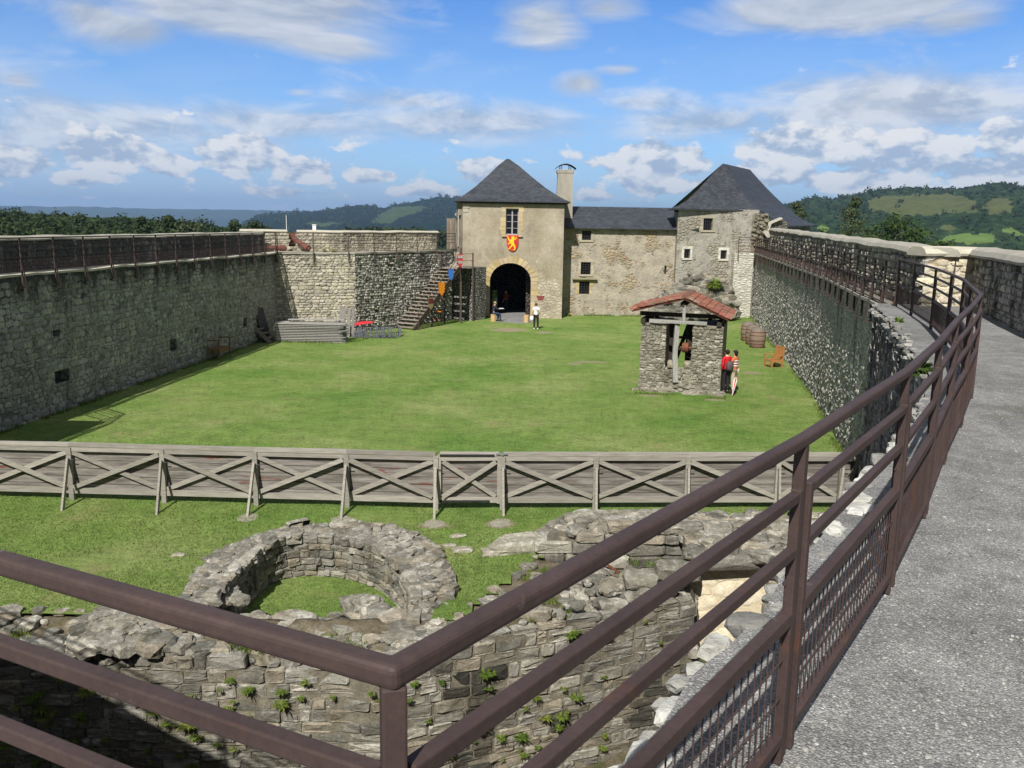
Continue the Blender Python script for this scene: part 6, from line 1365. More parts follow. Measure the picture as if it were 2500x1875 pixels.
# tiled roof: overlapping half-round tiles laid in courses
ea = U(1541, 757, WP(0, 0, -.35).y); af = U(1672, 727, WP(1.7, 0, -.35).y); er = U(1781, 780, WP(wL + .2, 0, -.35).y); rzz = af.z
back = -wn * 3.3
mb = MB(); ur = (af - V((wa.x, wa.y, 0))).dot(wd_)
for side in (0, 1):
    E_ = ea if side == 0 else er; down = (E_ - af); down = down - wn * down.dot(wn); Ls = down.length; dn = down.normalized(); across = -wn; up = across.cross(dn) if side else dn.cross(across); up = up if up.z > 0 else -up
    nr, ncol = 7, 15; pw = 3.3 / ncol; tl = Ls / nr
    for c in range(ncol):
        for r_ in range(nr):
            o = af - wn * 0 + across * (pw * (c + .5) ) + dn * (tl * r_ - .03) + V((0, 0, random.uniform(-.012, .012))); L = tl + .09; g = random.uniform(.72, 1.25); tn = (g, g * random.uniform(.85, 1.08), g * random.uniform(.8, 1.08)); vs_ = []
            rot = random.uniform(-.03, .03)
            for e, (rad, lift) in enumerate(((pw * .46, .012), (pw * .56, .05))):
                for q in range(6):
                    a = pi * q / 5; vs_.append(o + dn * (L * e) + across * (cos(a) * rad + rot * e) + up * (sin(a) * rad * .62 + lift))
            m_ = len(vs_) // 2; th = up * -.018
            fs_ = [(q, q + 1, m_ + q + 1, m_ + q) for q in range(m_ - 1)]
            vs2 = vs_ + [v + th for v in vs_]; fs_ += [(2 * m_ + q + 1, 2 * m_ + q, 3 * m_ + q, 3 * m_ + q + 1) for q in range(m_ - 1)] + [(m_ + q, m_ + q + 1, 3 * m_ + q + 1, 3 * m_ + q) for q in range(m_ - 1)]
            mb.add(vs2, fs_, tn)
    b0 = af + V((0, 0, -.03)); b1 = af + dn * Ls + V((0, 0, -.03)); q = [b0, b1, b1 + across * 3.3, b0 + across * 3.3]
    mb.add([p for p in q] + [p - up * .05 for p in q], ((0, 1, 2, 3), (7, 6, 5, 4), (0, 4, 5, 1), (1, 5, 6, 2)), (.35, .3, .28))
for i in range(11):
    o = af + across_ * 0 if False else af - wn * (.3 * i); g = random.uniform(.75, 1.1); vs_ = []
    for e, (rad, lf_) in enumerate(((.13, -.01), (.155, .01))):
        for q in range(7): a = pi * q / 6; vs_.append(o - wn * (.34 * (1 - e)) + wd_ * cos(a) * rad + V((0, 0, sin(a) * rad * .8 + lf_)))
    mb.add(vs_, [(q, q + 1, 8 + q, 7 + q) for q in range(6)] + [(7, 8, 9, 10, 11, 12, 13), (6, 5, 4, 3, 2, 1, 0)], (g * .8, g * .95, g))
mb.build('roof', M['tile'], wroot)
# ================================================================ things in the courtyard
def PL(o, dx, dy, z, dv): r_ = V((dv.y, -dv.x, 0)); return o + dv * dx + r_ * dy + V((0, 0, z))
random.seed(301)
# ---- wooden stairs beside the far wall
sh = radians(31.5); sd = V((sin(sh), cos(sh), 0)); sr = V((sd.y, -sd.x, 0)); Sb = G(990, 803); rayt = ray(1096, 655)
kk = (Sb.x * rayt.y - Sb.y * rayt.x) / (rayt.x * sd.y - rayt.y * sd.x); St = Sb + sd * kk; zt = EYE + rayt.z * (St.y / rayt.y); run, NS, SW = kk, 18, 1.62
sroot = thing('wooden_stairs', 'long straight timber stairs with thin iron handrail climbing to the gate tower landing', 'stairs', Sb)
for i in range(NS):
    t = i / (NS - 1); c = Sb + sd * (run * t) + V((0, 0, .12 + (zt - .12) * t)); mb = MB(); g = random.uniform(.85, 1.2)
    mb.bar(c - sr * SW / 2, c + sr * SW / 2, .3, .045, t=(g, g, g), jit=.004); mb.build('tread', M['stair_wood'], sroot)
for s, w in ((-1, .06), (1, .09)):
    mb = MB(); mb.bar(Sb + sr * s * (SW / 2 + .04) - sd * .25 + V((0, 0, -.02)), St + sr * s * (SW / 2 + .04) + V((0, 0, zt)), w, .3); mb.build('stringer', M['stringer'], sroot)
for h in (.95, .62, .3):
    mb = MB(); mb.wire(Sb + sr * (SW / 2 + .16) + V((0, 0, .2 + h)), St + sr * (SW / 2 + .16) + V((0, 0, zt + h)), .016); mb.build('handrail', M['steel'], sroot)
mb = MB(); mb.wire(Sb.lerp(St, .72) - sr * (SW / 2 + .05) + V((0, 0, zt * .72 + 1)), St - sr * (SW / 2 + .05) + V((0, 0, zt + 1.0)), .018); mb.build('handrail', M['steel'], sroot)
for t in (.02, .27, .52, .76, .98):
    p = Sb.lerp(St, t) + sr * (SW / 2 + .16); z = zt * t; mb = MB(); mb.bar(p + V((0, 0, z - .35)), p + V((0, 0, z + 1.12)), .035, .035); mb.bar(p + V((0, 0, z - .35)), p - sr * .18 - sd * .1 + V((0, 0, z - .62)), .03, .03); mb.build('baluster', M['steel'], sroot)
ld = St + sd * .9
mb = MB(); mb.bar(ld - sr * .8 + V((0, 0, zt)), ld + sr * .8 + V((0, 0, zt)), 1.6, .07); mb.build('landing', M['stair_wood'], sroot)
mb = MB(); q = ld + sr * .82 - sd * .7; mb.bar(q + V((0, 0, 0)), q + V((0, 0, zt + 1.35)), .12, .12); q2 = ld + sr * .82 + sd * .7; mb.bar(q2, q2 + V((0, 0, zt + 1.0)), .1, .1); 
for h in (.95, .5): mb.wire(q + V((0, 0, zt + h)), q2 + V((0, 0, zt + h)), .02)
mb.build('landing_post', M['stringer'], sroot)
for t in (.45, .75):
    p = Sb.lerp(St, t); mb = MB(); mb.bar(p + sr * .5, p + sr * .5 + V((0, 0, zt * t - .1)), .1, .1); mb.build('support', M['dark_wood'], sroot)
std = V((-.27, .963, 0)).normalized(); str_ = V((std.y, -std.x, 0)); ld0 = ld - sr * .1
stp = thing('stone_steps', 'short flight of worn stone steps up from the landing to the wall walk door', 'steps', ld + sd * 1.2)
mb = MB()
for i in range(5):
    c = ld0 + std * (.75 + .3 * i) + V((0, 0, zt + .08 + .2 * i)); mb.bar(c - str_ * .62, c + str_ * .6, .42, .2, t=(.95, .95, .95), jit=.012)
mb.build('step', M['grey_stone'], stp)
mb = MB(); c = ld + sd * 1.6; mb.prism([tuple((c + sr * a + sd * b)[:2]) for a, b in ((-.95, -.8), (.78, -.8), (.78, .8), (-.95, .8))], 0, zt + .02, (.8, .8, .8)); mb.build('stone_base', M['dark_wall'], stp)
# shields hung on the stair rail
def hung_shield(t, drop, mats, label, w=.5, h=.82, stripes=0):
    p = Sb.lerp(St, t) + sr * (SW / 2 + .21) + V((0, 0, zt * t + drop)); fd = (sr * .94 - sd * .34).normalized(); ax = V((-fd.y, fd.x, 0))
    root = thing('hung_shield', label, 'shield', p - V((0, 0, h)), 'shields hung on the stair railing')
    out = [(-.5, 0), (.5, 0), (.5, -.5), (.4, -.75), (0, -1), (-.4, -.75), (-.5, -.5)]; mb = MB()
    f = [p + fd * .03 + ax * (x * w) + V((0, 0, z * h)) for x, z in out]; b = [q - fd * .05 for q in f]; n_ = len(f); mb.add(f + b, [tuple(reversed(range(n_))), tuple(n_ + i for i in range(n_))] + [(i, (i + 1) % n_, n_ + (i + 1) % n_, n_ + i) for i in range(n_)]); mb.build('board', M[mats[0]], root)
    for k in range(stripes):
        z0 = -.08 - k * .8 / stripes; z1 = z0 - .4 / stripes; mb = MB(); wz = lambda z: .47 if z > -.5 else max(.04, .47 * (1 + z) / .52)
        mb.add([p + fd * (.036) + ax * (x * w) + V((0, 0, z * h)) for x, z in ((-wz(z0), z0), (wz(z0), z0), (wz(z1), z1), (-wz(z1), z1))], ((0, 1, 2, 3), (3, 2, 1, 0))); mb.build('stripe', M[mats[1]], root)
hung_shield(.96, 1.1, ('pale_red', 'white_paint'), 'red and white shield at the top of the stair railing', .4, .9, 2)
hung_shield(.74, .95, ('paint_blue', 'paint_blue'), 'blue shield on the upper part of the stair railing', .4, .72)
hung_shield(.52, .95, ('paint_orange', 'paint_gold'), 'yellow and orange striped shield halfway up the stair railing', .46, .85, 4)
hung_shield(.27, .95, ('khaki', 'dull_red'), 'dull red and khaki shield low on the stair railing', .4, .76, 1)
# under the stairs
p = G(1067, 786); tb = thing('table', 'small dark table with an orange edge in the shade under the stairs', 'table', p)
mb = MB(); mb.box((p.x, p.y, .72), (.6, .5, .05)); mb.build('top', M['paint_orange'], tb)
for i, j in ((-1, -1), (1, -1), (1, 1), (-1, 1)): mb = MB(); mb.bar((p.x + i * .26, p.y + j * .2, 0), (p.x + i * .26, p.y + j * .2, .7), .04, .04); mb.build('leg', M['dark_wood'], tb)
p = G(1058, 787); mb = MB(); mb.rock((p.x, p.y, .18), .3, .24, .17, 3, 1, rough=.15); tag(mb.build('cushion', M['tarp_red'], loc=p, smooth=True), 'small red cushion lying on the ground under the stairs', 'cushion')
# ---- stack of plank panels
random.seed(302)
sa, sb = G(670, 836), G(832, 839); pd, pL = unit2(sa, sb); pn = V((-pd.y, pd.x, 0)); NL = 12
for i in range(NL):
    z = .06 + i * .088; off = random.uniform(-.08, .08); o = sa + pd * off; mb = MB()
    for j in range(5):
        L = pL + random.uniform(-.1, .12); c = o + pn * (.12 + j * .25) + pd * random.uniform(-.05, .05); g = random.uniform(.75, 1.15)
        mb.bar(c + V((0, 0, z)), c + pd * L + V((0, 0, z)), .235, .042, t=(g, g * .99, g * .97), jit=.004)
        e = c + pd * L; mb.add([e + pn * .11 + V((0, 0, z + .02)), e - pn * .11 + V((0, 0, z + .02)), e + pd * .16 + V((0, 0, z + .02)), e + pn * .11 + V((0, 0, z - .02)), e - pn * .11 + V((0, 0, z - .02)), e + pd * .16 + V((0, 0, z - .02))], ((0, 1, 2), (5, 4, 3), (1, 4, 5, 2), (0, 2, 5, 3)), (g, g, g))
    for u in (.35, 1.75, pL - .45): c = o + pd * u; mb.bar(c + pn * .1 + V((0, 0, z - .042)), c + pn * 1.2 + V((0, 0, z - .042)), .09, .04, t=(.25, .24, .23))  # battens coloured dark to deepen the shade in the gaps
    lab = 'bottom plank panel of the stack, lying on the grass' if i == 0 else 'topmost full plank panel of the grey stack' if i == NL - 1 else 'grey plank panel within the tall stack by the far wall'
    tag(mb.build('plank_panel', M['grey_timber'], loc=o), lab, 'plank panel', 'plank panels stacked by the far wall')
mb = MB(); c = sa + pd * .55 + pn * .95; z = .06 + NL * .088 + .05; mb.bar(c + V((0, 0, z)), c + pd * 3.1 + V((0, 0, z + .03)), .3, .05, jit=.004); 
for u in (.25, 2.8): q = c + pd * u; mb.bar(q - pn * .15 + V((0, 0, z - .06)), q + pn * .15 + V((0, 0, z - .06)), .1, .07, t=(.4, .4, .4))
tag(mb.build('loose_plank', M['grey_timber'], loc=c), 'single plank lying on blocks along the back of the stack top', 'plank')
for px, w, hh, lab, ln in ((832, .36, 1.72, 'left one of the upright grey boards between stack and dark wall', .25), (848, .2, 1.6, 'middle upright grey board right of the plank stack', .3), (859, .14, 1.74, 'right narrow upright board leaning by the dark wall', .1)):
    p = G(px, 826); p = p + V((0, .3, 0)); mb = MB(); mb.bar(p + V((random.uniform(-.05, .05), 0, 0)), p + V((.04, ln, hh)), w, .06, up=(0, 1, 0), t=(.72, .7, .68), jit=.006); mb.bar(p + V((.02, .12, 0)), p + V((-.03, ln + .1, hh - .1)), w * .8, .05, up=(0, 1, 0), t=(.45, .45, .45)); tag(mb.build('upright_board', M['grey_timber'], loc=p), lab, 'board', 'upright boards beside the stack')
# ---- dark slatted pile and red sheet
random.seed(303)
a, b = G(860, 825), G(976, 823); dd_, LL_ = unit2(a, b); nb = V((-dd_.y, dd_.x, 0)); rk = thing('slatted_frames', 'heap of dark grey slatted metal frames lying in front of the dark wall', 'metal frames', a.lerp(b, .5))
mb = MB(); N_ = 30
for i in range(N_):
    u = LL_ * i / (N_ - 1); o = a + dd_ * u; fwd = -.1 - .5 * max(0, sin(pi * i / N_)) ; mb.bar(o + nb * fwd + V((0, 0, .04)), o + dd_ * random.uniform(-.05, .25) + nb * .6 + V((0, 0, .55 + random.uniform(-.06, .04))), .055, .02)
mb.build('slats', M['dull_steel'], rk); mb = MB(); mb.bar(a + nb * .62 + V((0, 0, .55)), b + nb * .62 + V((0, 0, .57)), .06, .06); mb.bar(a + nb * .2 + V((0, 0, .24)), b + nb * .2 + V((0, 0, .24)), .04, .04); mb.bar(a + nb * .7 + V((0, 0, 0)), a + nb * .7 + V((0, 0, .55)), .06, .06); mb.bar(b + nb * .7, b + nb * .7 + V((0, 0, .55)), .06, .06)
for i in range(14): q = a + dd_ * random.uniform(1.2, 2.2) - nb * random.uniform(.3, .75); mb.wire(q + V((0, 0, .05)), q + V((random.uniform(-.4, .4), random.uniform(-.2, .3), random.uniform(.02, .3))), .014)
mb.build('bars', M['black_iron'], rk)
p = U(889, 789, b.y + .9); mb = MB(); vs_ = []; nu, nv = 12, 5
for i in range(nu + 1):
    for j in range(nv + 1):
        u, v = i / nu, j / nv; vs_.append(V((p.x - .55 + 1.1 * u, p.y - .2 + .5 * v, .58 + .1 * sin(pi * v) * (.6 + .5 * sin(pi * u)) + .1 * noise.noise(V((u * 5, v * 4, 1))) + .14 * u)))
mb.add(vs_, [(i * (nv + 1) + j, (i + 1) * (nv + 1) + j, (i + 1) * (nv + 1) + j + 1, i * (nv + 1) + j + 1) for i in range(nu) for j in range(nv)]); o = mb.build('red_sheet', M['tarp_red'], loc=(p.x, p.y, .6), smooth=True); m_ = o.modifiers.new('thick', 'SOLIDIFY'); m_.thickness = .03; tag(o, 'crumpled red sheet lying on the dark slatted frames', 'sheet')
# ---- dark board, steps, bench by the left wall
p = G(655, 836); mb = MB(); mb.bar(p + V((-.05, 0, 0)), p + V((-.55, .3, 1.85)), .75, .06, up=(.9, -.3, .3)); tag(mb.build('dark_board', M['black_iron'], loc=p), 'black board leaning in the shady corner left of the plank stack', 'board')
wdv = V((.085, 1, 0)).normalized(); o = G(617, 838); stw = thing('wooden_step', 'small four tread wooden step unit in the shade by the left wall', 'steps', o)
T = M['stair_wood']; e = G(661, 839)
du, dl = unit2(o, e); dp = V((-du.y, du.x, 0))
for k in (0, .75):
    mb = MB(); mb.bar(o + dp * k + V((0, 0, .95)), e + dp * k + V((0, 0, .04)), .05, .2); mb.build('stringer', T, stw); mb = MB(); mb.bar(o + dp * k, o + dp * k + V((0, 0, 1.0)), .12, .08, up=(0, 1, 0)); mb.build('leg', T, stw)
for i in range(4): q = o.lerp(e, .12 + .24 * i) + V((0, 0, 1.02 - .24 * i)); mb = MB(); mb.bar(q, q + dp * .78, .24, .04); mb.build('tread', T, stw)
o = G(536, 880); bt = thing('bench', 'dark wooden bench with solid back in the shade against the left wall', 'bench', o)
q = lambda u, k, z: o + wdv * u - V((wdv.y, -wdv.x, 0)) * k + V((0, 0, z)); BM = M['bench_wood']; BL = 1.25
for u in (0, BL):
    mb = MB(); mb.bar(q(u, 0, 0), q(u, 0, .95), .06, .06); mb.build('leg', BM, bt); mb = MB(); mb.bar(q(u, .6, 0), q(u, .66, 1.15), .06, .06); mb.build('leg', BM, bt); mb = MB(); mb.bar(q(u, -.02, .95), q(u, .62, .93), .06, .05); mb.build('armrest', BM, bt)
mb = MB(); mb.bar(q(-.03, .3, .5), q(BL + .03, .3, .5), .62, .05); mb.bar(q(0, .03, .4), q(BL, .03, .4), .03, .16); mb.build('seat', BM, bt); mb = MB(); mb.bar(q(-.02, .63, .85), q(BL + .02, .63, .85), .04, .66); mb.build('backrest', BM, bt)
# ---- barrels
random.seed(304)
for px, py, s, lab in ((1853, 851, 1.0, 'nearest of three old oak barrels by the right wall'), (1842, 843, .98, 'middle of three old oak barrels by the right wall'), (1830, 834, 1.0, 'farthest of three old oak barrels, pale hoop at its rim')):
    p = G(px, py) + V((0, .4, 0)); br = thing('barrel', lab, 'barrel', p, 'old barrels by the right wall'); prof = [(.34, 0), (.4, .2), (.435, .42), (.445, .55), (.435, .7), (.4, .92), (.35, 1.1), (.31, 1.1), (.31, 1.04)]
    mb = MB(); mb.lathe(p, [(r_ * s, z * s) for r_, z in prof], 28); o = mb.build('staves', M['barrel'], br)
    for z, r_ in ((.08, .372), (.24, .412), (.42, .44), (.7, .44), (.88, .412), (1.04, .372)): mb = MB(); mb.lathe(p + V((0, 0, z * s)), [(r_ * s, -.025), (r_ * s + .006, -.02), (r_ * s + .006, .02), (r_ * s, .025)], 28, caps=False); mb.build('hoop', M['rust'] if z < 1 or '1.0' else M['hoop'], br) if z < 1 else mb.build('hoop', M['hoop'], br)
# ---- armchair
o = G(1888, 896); cdv = V((-.95, -.32, 0)).normalized(); csd = V((-cdv.y, cdv.x, 0)); cr2 = thing('armchair', 'orange wooden slatted armchair standing on the grass by the right wall', 'chair', o)
q = lambda f, s, z: o + cdv * f * .82 + csd * s * .82 + V((0, 0, z * .86)); CM = M['warm_wood']
for s in (-.36, .36):
    mb = MB(); mb.bar(q(.36, s, 0), q(.36, s, .68), .06, .06, up=tuple(cdv)); mb.build('leg', CM, cr2); mb = MB(); mb.bar(q(-.3, s, 0), q(-.4, s, 1.15), .06, .06, up=tuple(cdv)); mb.build('leg', CM, cr2); mb = MB(); mb.bar(q(.42, s, .69), q(-.36, s, .69), .08, .04); mb.build('armrest', CM, cr2)
mb = MB()
for i in range(7): mb.bar(q(.34 - .1 * i, -.36, .42), q(.34 - .1 * i, .36, .42), .075, .025)
mb.bar(q(.36, -.36, .36), q(.36, .36, .36), .03, .09); mb.bar(q(.36, -.36, .15), q(.36, .36, .15), .03, .05)
for s in (-.36, .36): mb.bar(q(.36, s, .36), q(-.3, s, .36), .03, .08)
mb.build('seat', CM, cr2); mb = MB()
for i in range(7): mb.bar(q(-.33, -.3 + .1 * i, .45), q(-.39, -.3 + .1 * i, 1.1), .06, .02, up=tuple(cdv))
mb.bar(q(-.395, -.38, 1.12), q(-.395, .38, 1.12), .04, .09); mb.build('backrest', CM, cr2)
# ---- log seats by the gate
for px, py, lab in ((1204, 786, 'pale timber block at the left of the gate arch, person sitting on it'), (1285, 788, 'pale timber block standing at the right of the gate arch')):
    p = G(px, py) + V((0, .2, 0)); mb = MB(); mb.prism([(p.x + .19 * cos(a) * random.uniform(.9, 1.06), p.y + .19 * sin(a) * random.uniform(.9, 1.06)) for a in [i * pi / 5 + .3 for i in range(10)]], -.02, .5); tag(mb.build('timber_block', M['log_wood'], loc=p), lab, 'timber block', 'timber blocks at the gate')
    mb.v
# ================================================================ people
def skinmesh(name, nodes, edges, mat, parent, o, R, s, sub=1):
    me = bpy.data.meshes.new(name); ks = list(nodes); ix = {k: i for i, k in enumerate(ks)}
    me.from_pydata([tuple(o + R @ (V(nodes[k][0]) * s) - org(parent)) for k in ks], [(ix[a], ix[b]) for a, b in edges], [])
    ob = bpy.data.objects.new(name, me); col.objects.link(ob); ob.parent = parent; me.materials.append(mat)
    ob.modifiers.new('skin', 'SKIN').use_smooth_shade = True
    if not me.skin_vertices: bpy.context.view_layer.update()
    for k, sv in zip(ks, me.skin_vertices[0].data): r_ = nodes[k][1] * s; sv.radius = (r_, r_ * (nodes[k][2] if len(nodes[k]) > 2 else 1)); sv.use_root = False
    me.skin_vertices[0].data[0].use_root = True
    ob.modifiers.new('sub', 'SUBSURF').levels = sub; ob.modifiers['sub'].render_levels = sub
    ca = me.color_attributes.new('tint', 'FLOAT_COLOR', 'POINT'); ca.data.foreach_set('color', [1.0] * 4 * len(me.vertices)); return ob
def person(label, loc, rz, H, J, top, bottom, shoe, hair, sleeves=True, group=None, hairlong=.0, extra=None):
    """local axes: +y is the way the person faces, x to the person's right"""
    s = H / 1.7; R = Matrix.Rotation(rz, 3, 'Z'); o = V(loc); root = thing('person', label, 'person', o, group)
    d = dict(pelvis=(0, 0, .93), belly=(0, .01, 1.08), chest=(0, 0, 1.28), neckb=(0, -.02, 1.42), neck=(0, 0, 1.49), chin=(0, .035, 1.545), head=(0, .02, 1.61), crown=(0, .01, 1.665),
             shr=(.17, 0, 1.385), elr=(.22, -.03, 1.12), wrr=(.22, .06, .89), shl=(-.17, 0, 1.385), ell=(-.22, -.03, 1.12), wrl=(-.22, .06, .89), hpr=(.09, 0, .9), knr=(.1, .02, .49), anr=(.1, -.02, .08), hpl=(-.09, 0, .9), knl=(-.1, .02, .49), anl=(-.1, -.02, .08)); d.update(J)
    P = {k: V(v) for k, v in d.items()}
    N = {k: (P[k], r_, *e) for k, r_, *e in (('pelvis', .115, .8), ('belly', .11, .8), ('chest', .125, .75), ('neckb', .07), ('neck', .05), ('chin', .058), ('head', .083), ('crown', .07), ('shr', .058), ('elr', .042), ('wrr', .028), ('shl', .058), ('ell', .042), ('wrl', .028), ('hpr', .085), ('knr', .056), ('anr', .036), ('hpl', .085), ('knl', .056), ('anl', .036))}
    E = [('pelvis', 'belly'), ('belly', 'chest'), ('chest', 'neckb'), ('neckb', 'neck'), ('neck', 'chin'), ('chin', 'head'), ('head', 'crown'), ('neckb', 'shr'), ('shr', 'elr'), ('elr', 'wrr'), ('neckb', 'shl'), ('shl', 'ell'), ('ell', 'wrl'), ('pelvis', 'hpr'), ('hpr', 'knr'), ('knr', 'anr'), ('pelvis', 'hpl'), ('hpl', 'knl'), ('knl', 'anl')]
    up = (P['crown'] - P['chin']).normalized(); fw = V((0, 1, 0)); fw = (fw - up * fw.dot(up)).normalized(); rt = fw.cross(up)
    N['nose'] = (P['head'] + fw * .098 - up * .02, .012); E.append(('head', 'nose'))
    for sg, k in ((1, 'earr'), (-1, 'earl')): N[k] = (P['head'] + rt * sg * .088 - up * .01, .018); E.append(('head', k))
    for sd_, kx in (('r', 1), ('l', -1)):             # hands: palm, four unequal curled fingers, thumb from the side
        w = P['wr' + sd_]; ad = (w - P['el' + sd_]).normalized(); sx_ = V((0, 1, 0)) if abs(ad.y) < .8 else V((1, 0, 0)); sx_ = (sx_ - ad * sx_.dot(ad)).normalized(); nx_ = ad.cross(sx_)
        N['pa' + sd_] = (w + ad * .05, .03, .6); N['kn' + sd_ + 'k'] = (w + ad * .085, .034, .5); E += [('wr' + sd_, 'pa' + sd_), ('pa' + sd_, 'kn' + sd_ + 'k')]
        for f in range(4):
            L = (.065, .075, .07, .055)[f]; b = w + ad * .1 + sx_ * (.024 - .016 * f); N[f'f{sd_}{f}a'] = (b, .009); N[f'f{sd_}{f}b'] = (b + ad * L * .5 + nx_ * .006, .0085); N[f'f{sd_}{f}c'] = (b + ad * L * .9 + nx_ * .022, .0075); E += [('kn' + sd_ + 'k', f'f{sd_}{f}a'), (f'f{sd_}{f}a', f'f{sd_}{f}b'), (f'f{sd_}{f}b', f'f{sd_}{f}c')]
        N['t' + sd_ + 'a'] = (w + ad * .05 + sx_ * .035, .0105); N['t' + sd_ + 'b'] = (w + ad * .085 + sx_ * .05, .009); E += [('pa' + sd_, 't' + sd_ + 'a'), ('t' + sd_ + 'a', 't' + sd_ + 'b')]
    skinmesh('body', N, E, M['skin'], root, o, R, s)
    g = lambda k, r_, *e: (P[k], r_, *e)
    arm = [('shr', 'elr'), ('shl', 'ell')] + ([('elr', 'wrr'), ('ell', 'wrl')] if sleeves else [])
    tn = dict(belly=g('belly', .15, .8), hem=(P['pelvis'].lerp(P['belly'], .1), .155, .82), chest=g('chest', .158, .78), neckb=g('neckb', .085), shr=g('shr', .076), shl=g('shl', .076), elr=g('elr', .058) if sleeves else (P['shr'].lerp(P['elr'], .55), .066), ell=g('ell', .058) if sleeves else (P['shl'].lerp(P['ell'], .55), .066))
    if sleeves: tn['wrr'] = (P['elr'].lerp(P['wrr'], .92), .044); tn['wrl'] = (P['ell'].lerp(P['wrl'], .92), .044)
    skinmesh('top', tn, [('belly', 'hem'), ('belly', 'chest'), ('chest', 'neckb'), ('neckb', 'shr'), ('neckb', 'shl')] + arm, M[top], root, o, R, s)
    bn = dict(pelvis=(P['pelvis'] + V((0, 0, .04)), .135, .82), hpr=g('hpr', .108), hpl=g('hpl', .108), knr=g('knr', .078), knl=g('knl', .078), anr=(P['knr'].lerp(P['anr'], .93), .062), anl=(P['knl'].lerp(P['anl'], .93), .062))
    skinmesh('trousers', bn, [('pelvis', 'hpr'), ('pelvis', 'hpl'), ('hpr', 'knr'), ('hpl', 'knl'), ('knr', 'anr'), ('knl', 'anl')], M[bottom], root, o, R, s)
    vs0, fs0 = ico()[1]
    def ell(name, c, r3, mat, ax=None):
        mb = MB(); mb.add([o + R @ ((V(c) + V((v.x * r3[0], v.y * r3[1], v.z * r3[2]))) * s) for v in vs0], fs0); return mb.build(name, mat, root, smooth=True)
    for k in ('anr', 'anl'): ell('shoe', P[k] + V((0, .07, -.035)), (.048, .13, .045), M[shoe])
    h = P['head']; hb = ell('hair', h - fw * .022 + up * .028, (.098, .103, .098), M[hair])
    if hairlong: ell('hair_back', h - fw * .06 - up * hairlong, (.085, .06, .12), M[hair])
    for sg in (-1, 1): ell('eye', h + fw * .082 + rt * sg * .032 + up * .004, (.012, .008, .009), M['black_cloth'])
    return root, P, o, R, s
# woman in white, seen from behind, looking down
rt_, P, o, R, s = person('person in white T-shirt and black trousers standing on the grass, seen from behind', G(1308, 804), 0.06, 1.64, dict(chin=(0, .06, 1.53), head=(0, .055, 1.6), crown=(0, .06, 1.655), wrl=(-.25, .1, .93), ell=(-.24, -.02, 1.13), wrr=(.2, .14, .96), elr=(.24, -.04, 1.12), anr=(.13, -.02, .08), anl=(-.11, -.03, .08), knr=(.12, .01, .49)), 'white_cloth', 'black_cloth', 'white_cloth', 'brown_hair', sleeves=False)
mb = MB(); a, b, c = (o + R @ (V(p) * s) for p in ((-.12, -.1, 1.42), (.1, -.165, 1.2), (.19, -.08, 1.02))); mb.bar(a, b, .025, .008); mb.bar(b, c, .025, .008); mb.build('strap', M['black_cloth'], rt_)
p = o + R @ (V((-.25, .12, .72)) * s); mb = MB(); mb.rock(p, .13, .08, .17, 2, 1, rough=.2, rz=0); mb.wire(p + V((-.06, 0, .12)), o + R @ (V((-.25, .11, .84)) * s), .008); mb.wire(p + V((.06, 0, .12)), o + R @ (V((-.25, .11, .84)) * s), .008); tag(mb.build('bag', M['white_cloth'], loc=p, smooth=True), 'white cloth bag hanging from the left hand of the person in white', 'bag')
# seated reader on the block
lp = G(1204, 786) + V((0, .2, 0))
rt_, P, o, R, s = person('person in navy jacket and jeans sitting on the timber block reading a paper', lp + V((0, 0, -.0)), -1.25, 1.68, dict(pelvis=(0, -.02, .6), belly=(0, .02, .76), chest=(0, .05, .96), neckb=(0, .07, 1.1), neck=(0, .1, 1.16), chin=(0, .15, 1.2), head=(0, .14, 1.27), crown=(0, .14, 1.325), shr=(.17, .06, 1.06), shl=(-.17, .06, 1.06), elr=(.23, .2, .84), ell=(-.23, .2, .84), wrr=(.1, .42, .86), wrl=(-.1, .42, .86), hpr=(.1, .02, .58), hpl=(-.1, .02, .58), knr=(.12, .44, .54), knl=(-.12, .42, .52), anr=(.1, .5, .08), anl=(-.14, .36, .08)), 'navy_cloth', 'denim', 'black_cloth', 'fair_hair')
c = o + R @ (V((0, .58, .9)) * s); mb = MB(); mb.box(c, (.34, .26, .02), -1.25); tag(mb.build('paper', M['white_cloth'], loc=c), 'white paper held open by the seated reader', 'paper')
# figure in the passage
person('person in dull red top standing in the dark gate passage', V((-.55, 66.3, 0)), 2.6, 1.66, dict(wrl=(-.12, .3, 1.05), ell=(-.24, .06, 1.1)), 'dull_red', 'black_cloth', 'black_cloth', 'dark_hair')
# two visitors beside the well house
wr0 = WP(wL + .16, 0, .5)
rt_, P, o, R, s = person('person in red jacket and dark trousers beside the well house, grey bag on the back', V((wr0.x + .02, wr0.y + .1, 0)), .5, 1.74, dict(wrr=(.2, .22, 1.02)), 'red_cloth', 'black_cloth', 'black_cloth', 'dark_hair')
c = o + R @ (V((-.02, -.2, 1.12)) * s); mb = MB(); mb.rock(c, .15, .1, .22, 4, 1, rough=.12, rz=.5); tag(mb.build('backpack', M['grey_cloth'], loc=c, smooth=True), 'dark grey bag on the back of the person in red', 'bag')
rt_, P, o, R, s = person('person in orange striped top and beige trousers with folded umbrella by the well house', V((wr0.x + .36, wr0.y + .15, 0)), .9, 1.72, dict(wrl=(-.05, .22, .98), ell=(-.24, .06, 1.1), wrr=(.2, -.02, .86)), 'orange_cloth', 'beige_cloth', 'black_cloth', 'dark_hair', sleeves=False, hairlong=.04)
mb = MB()
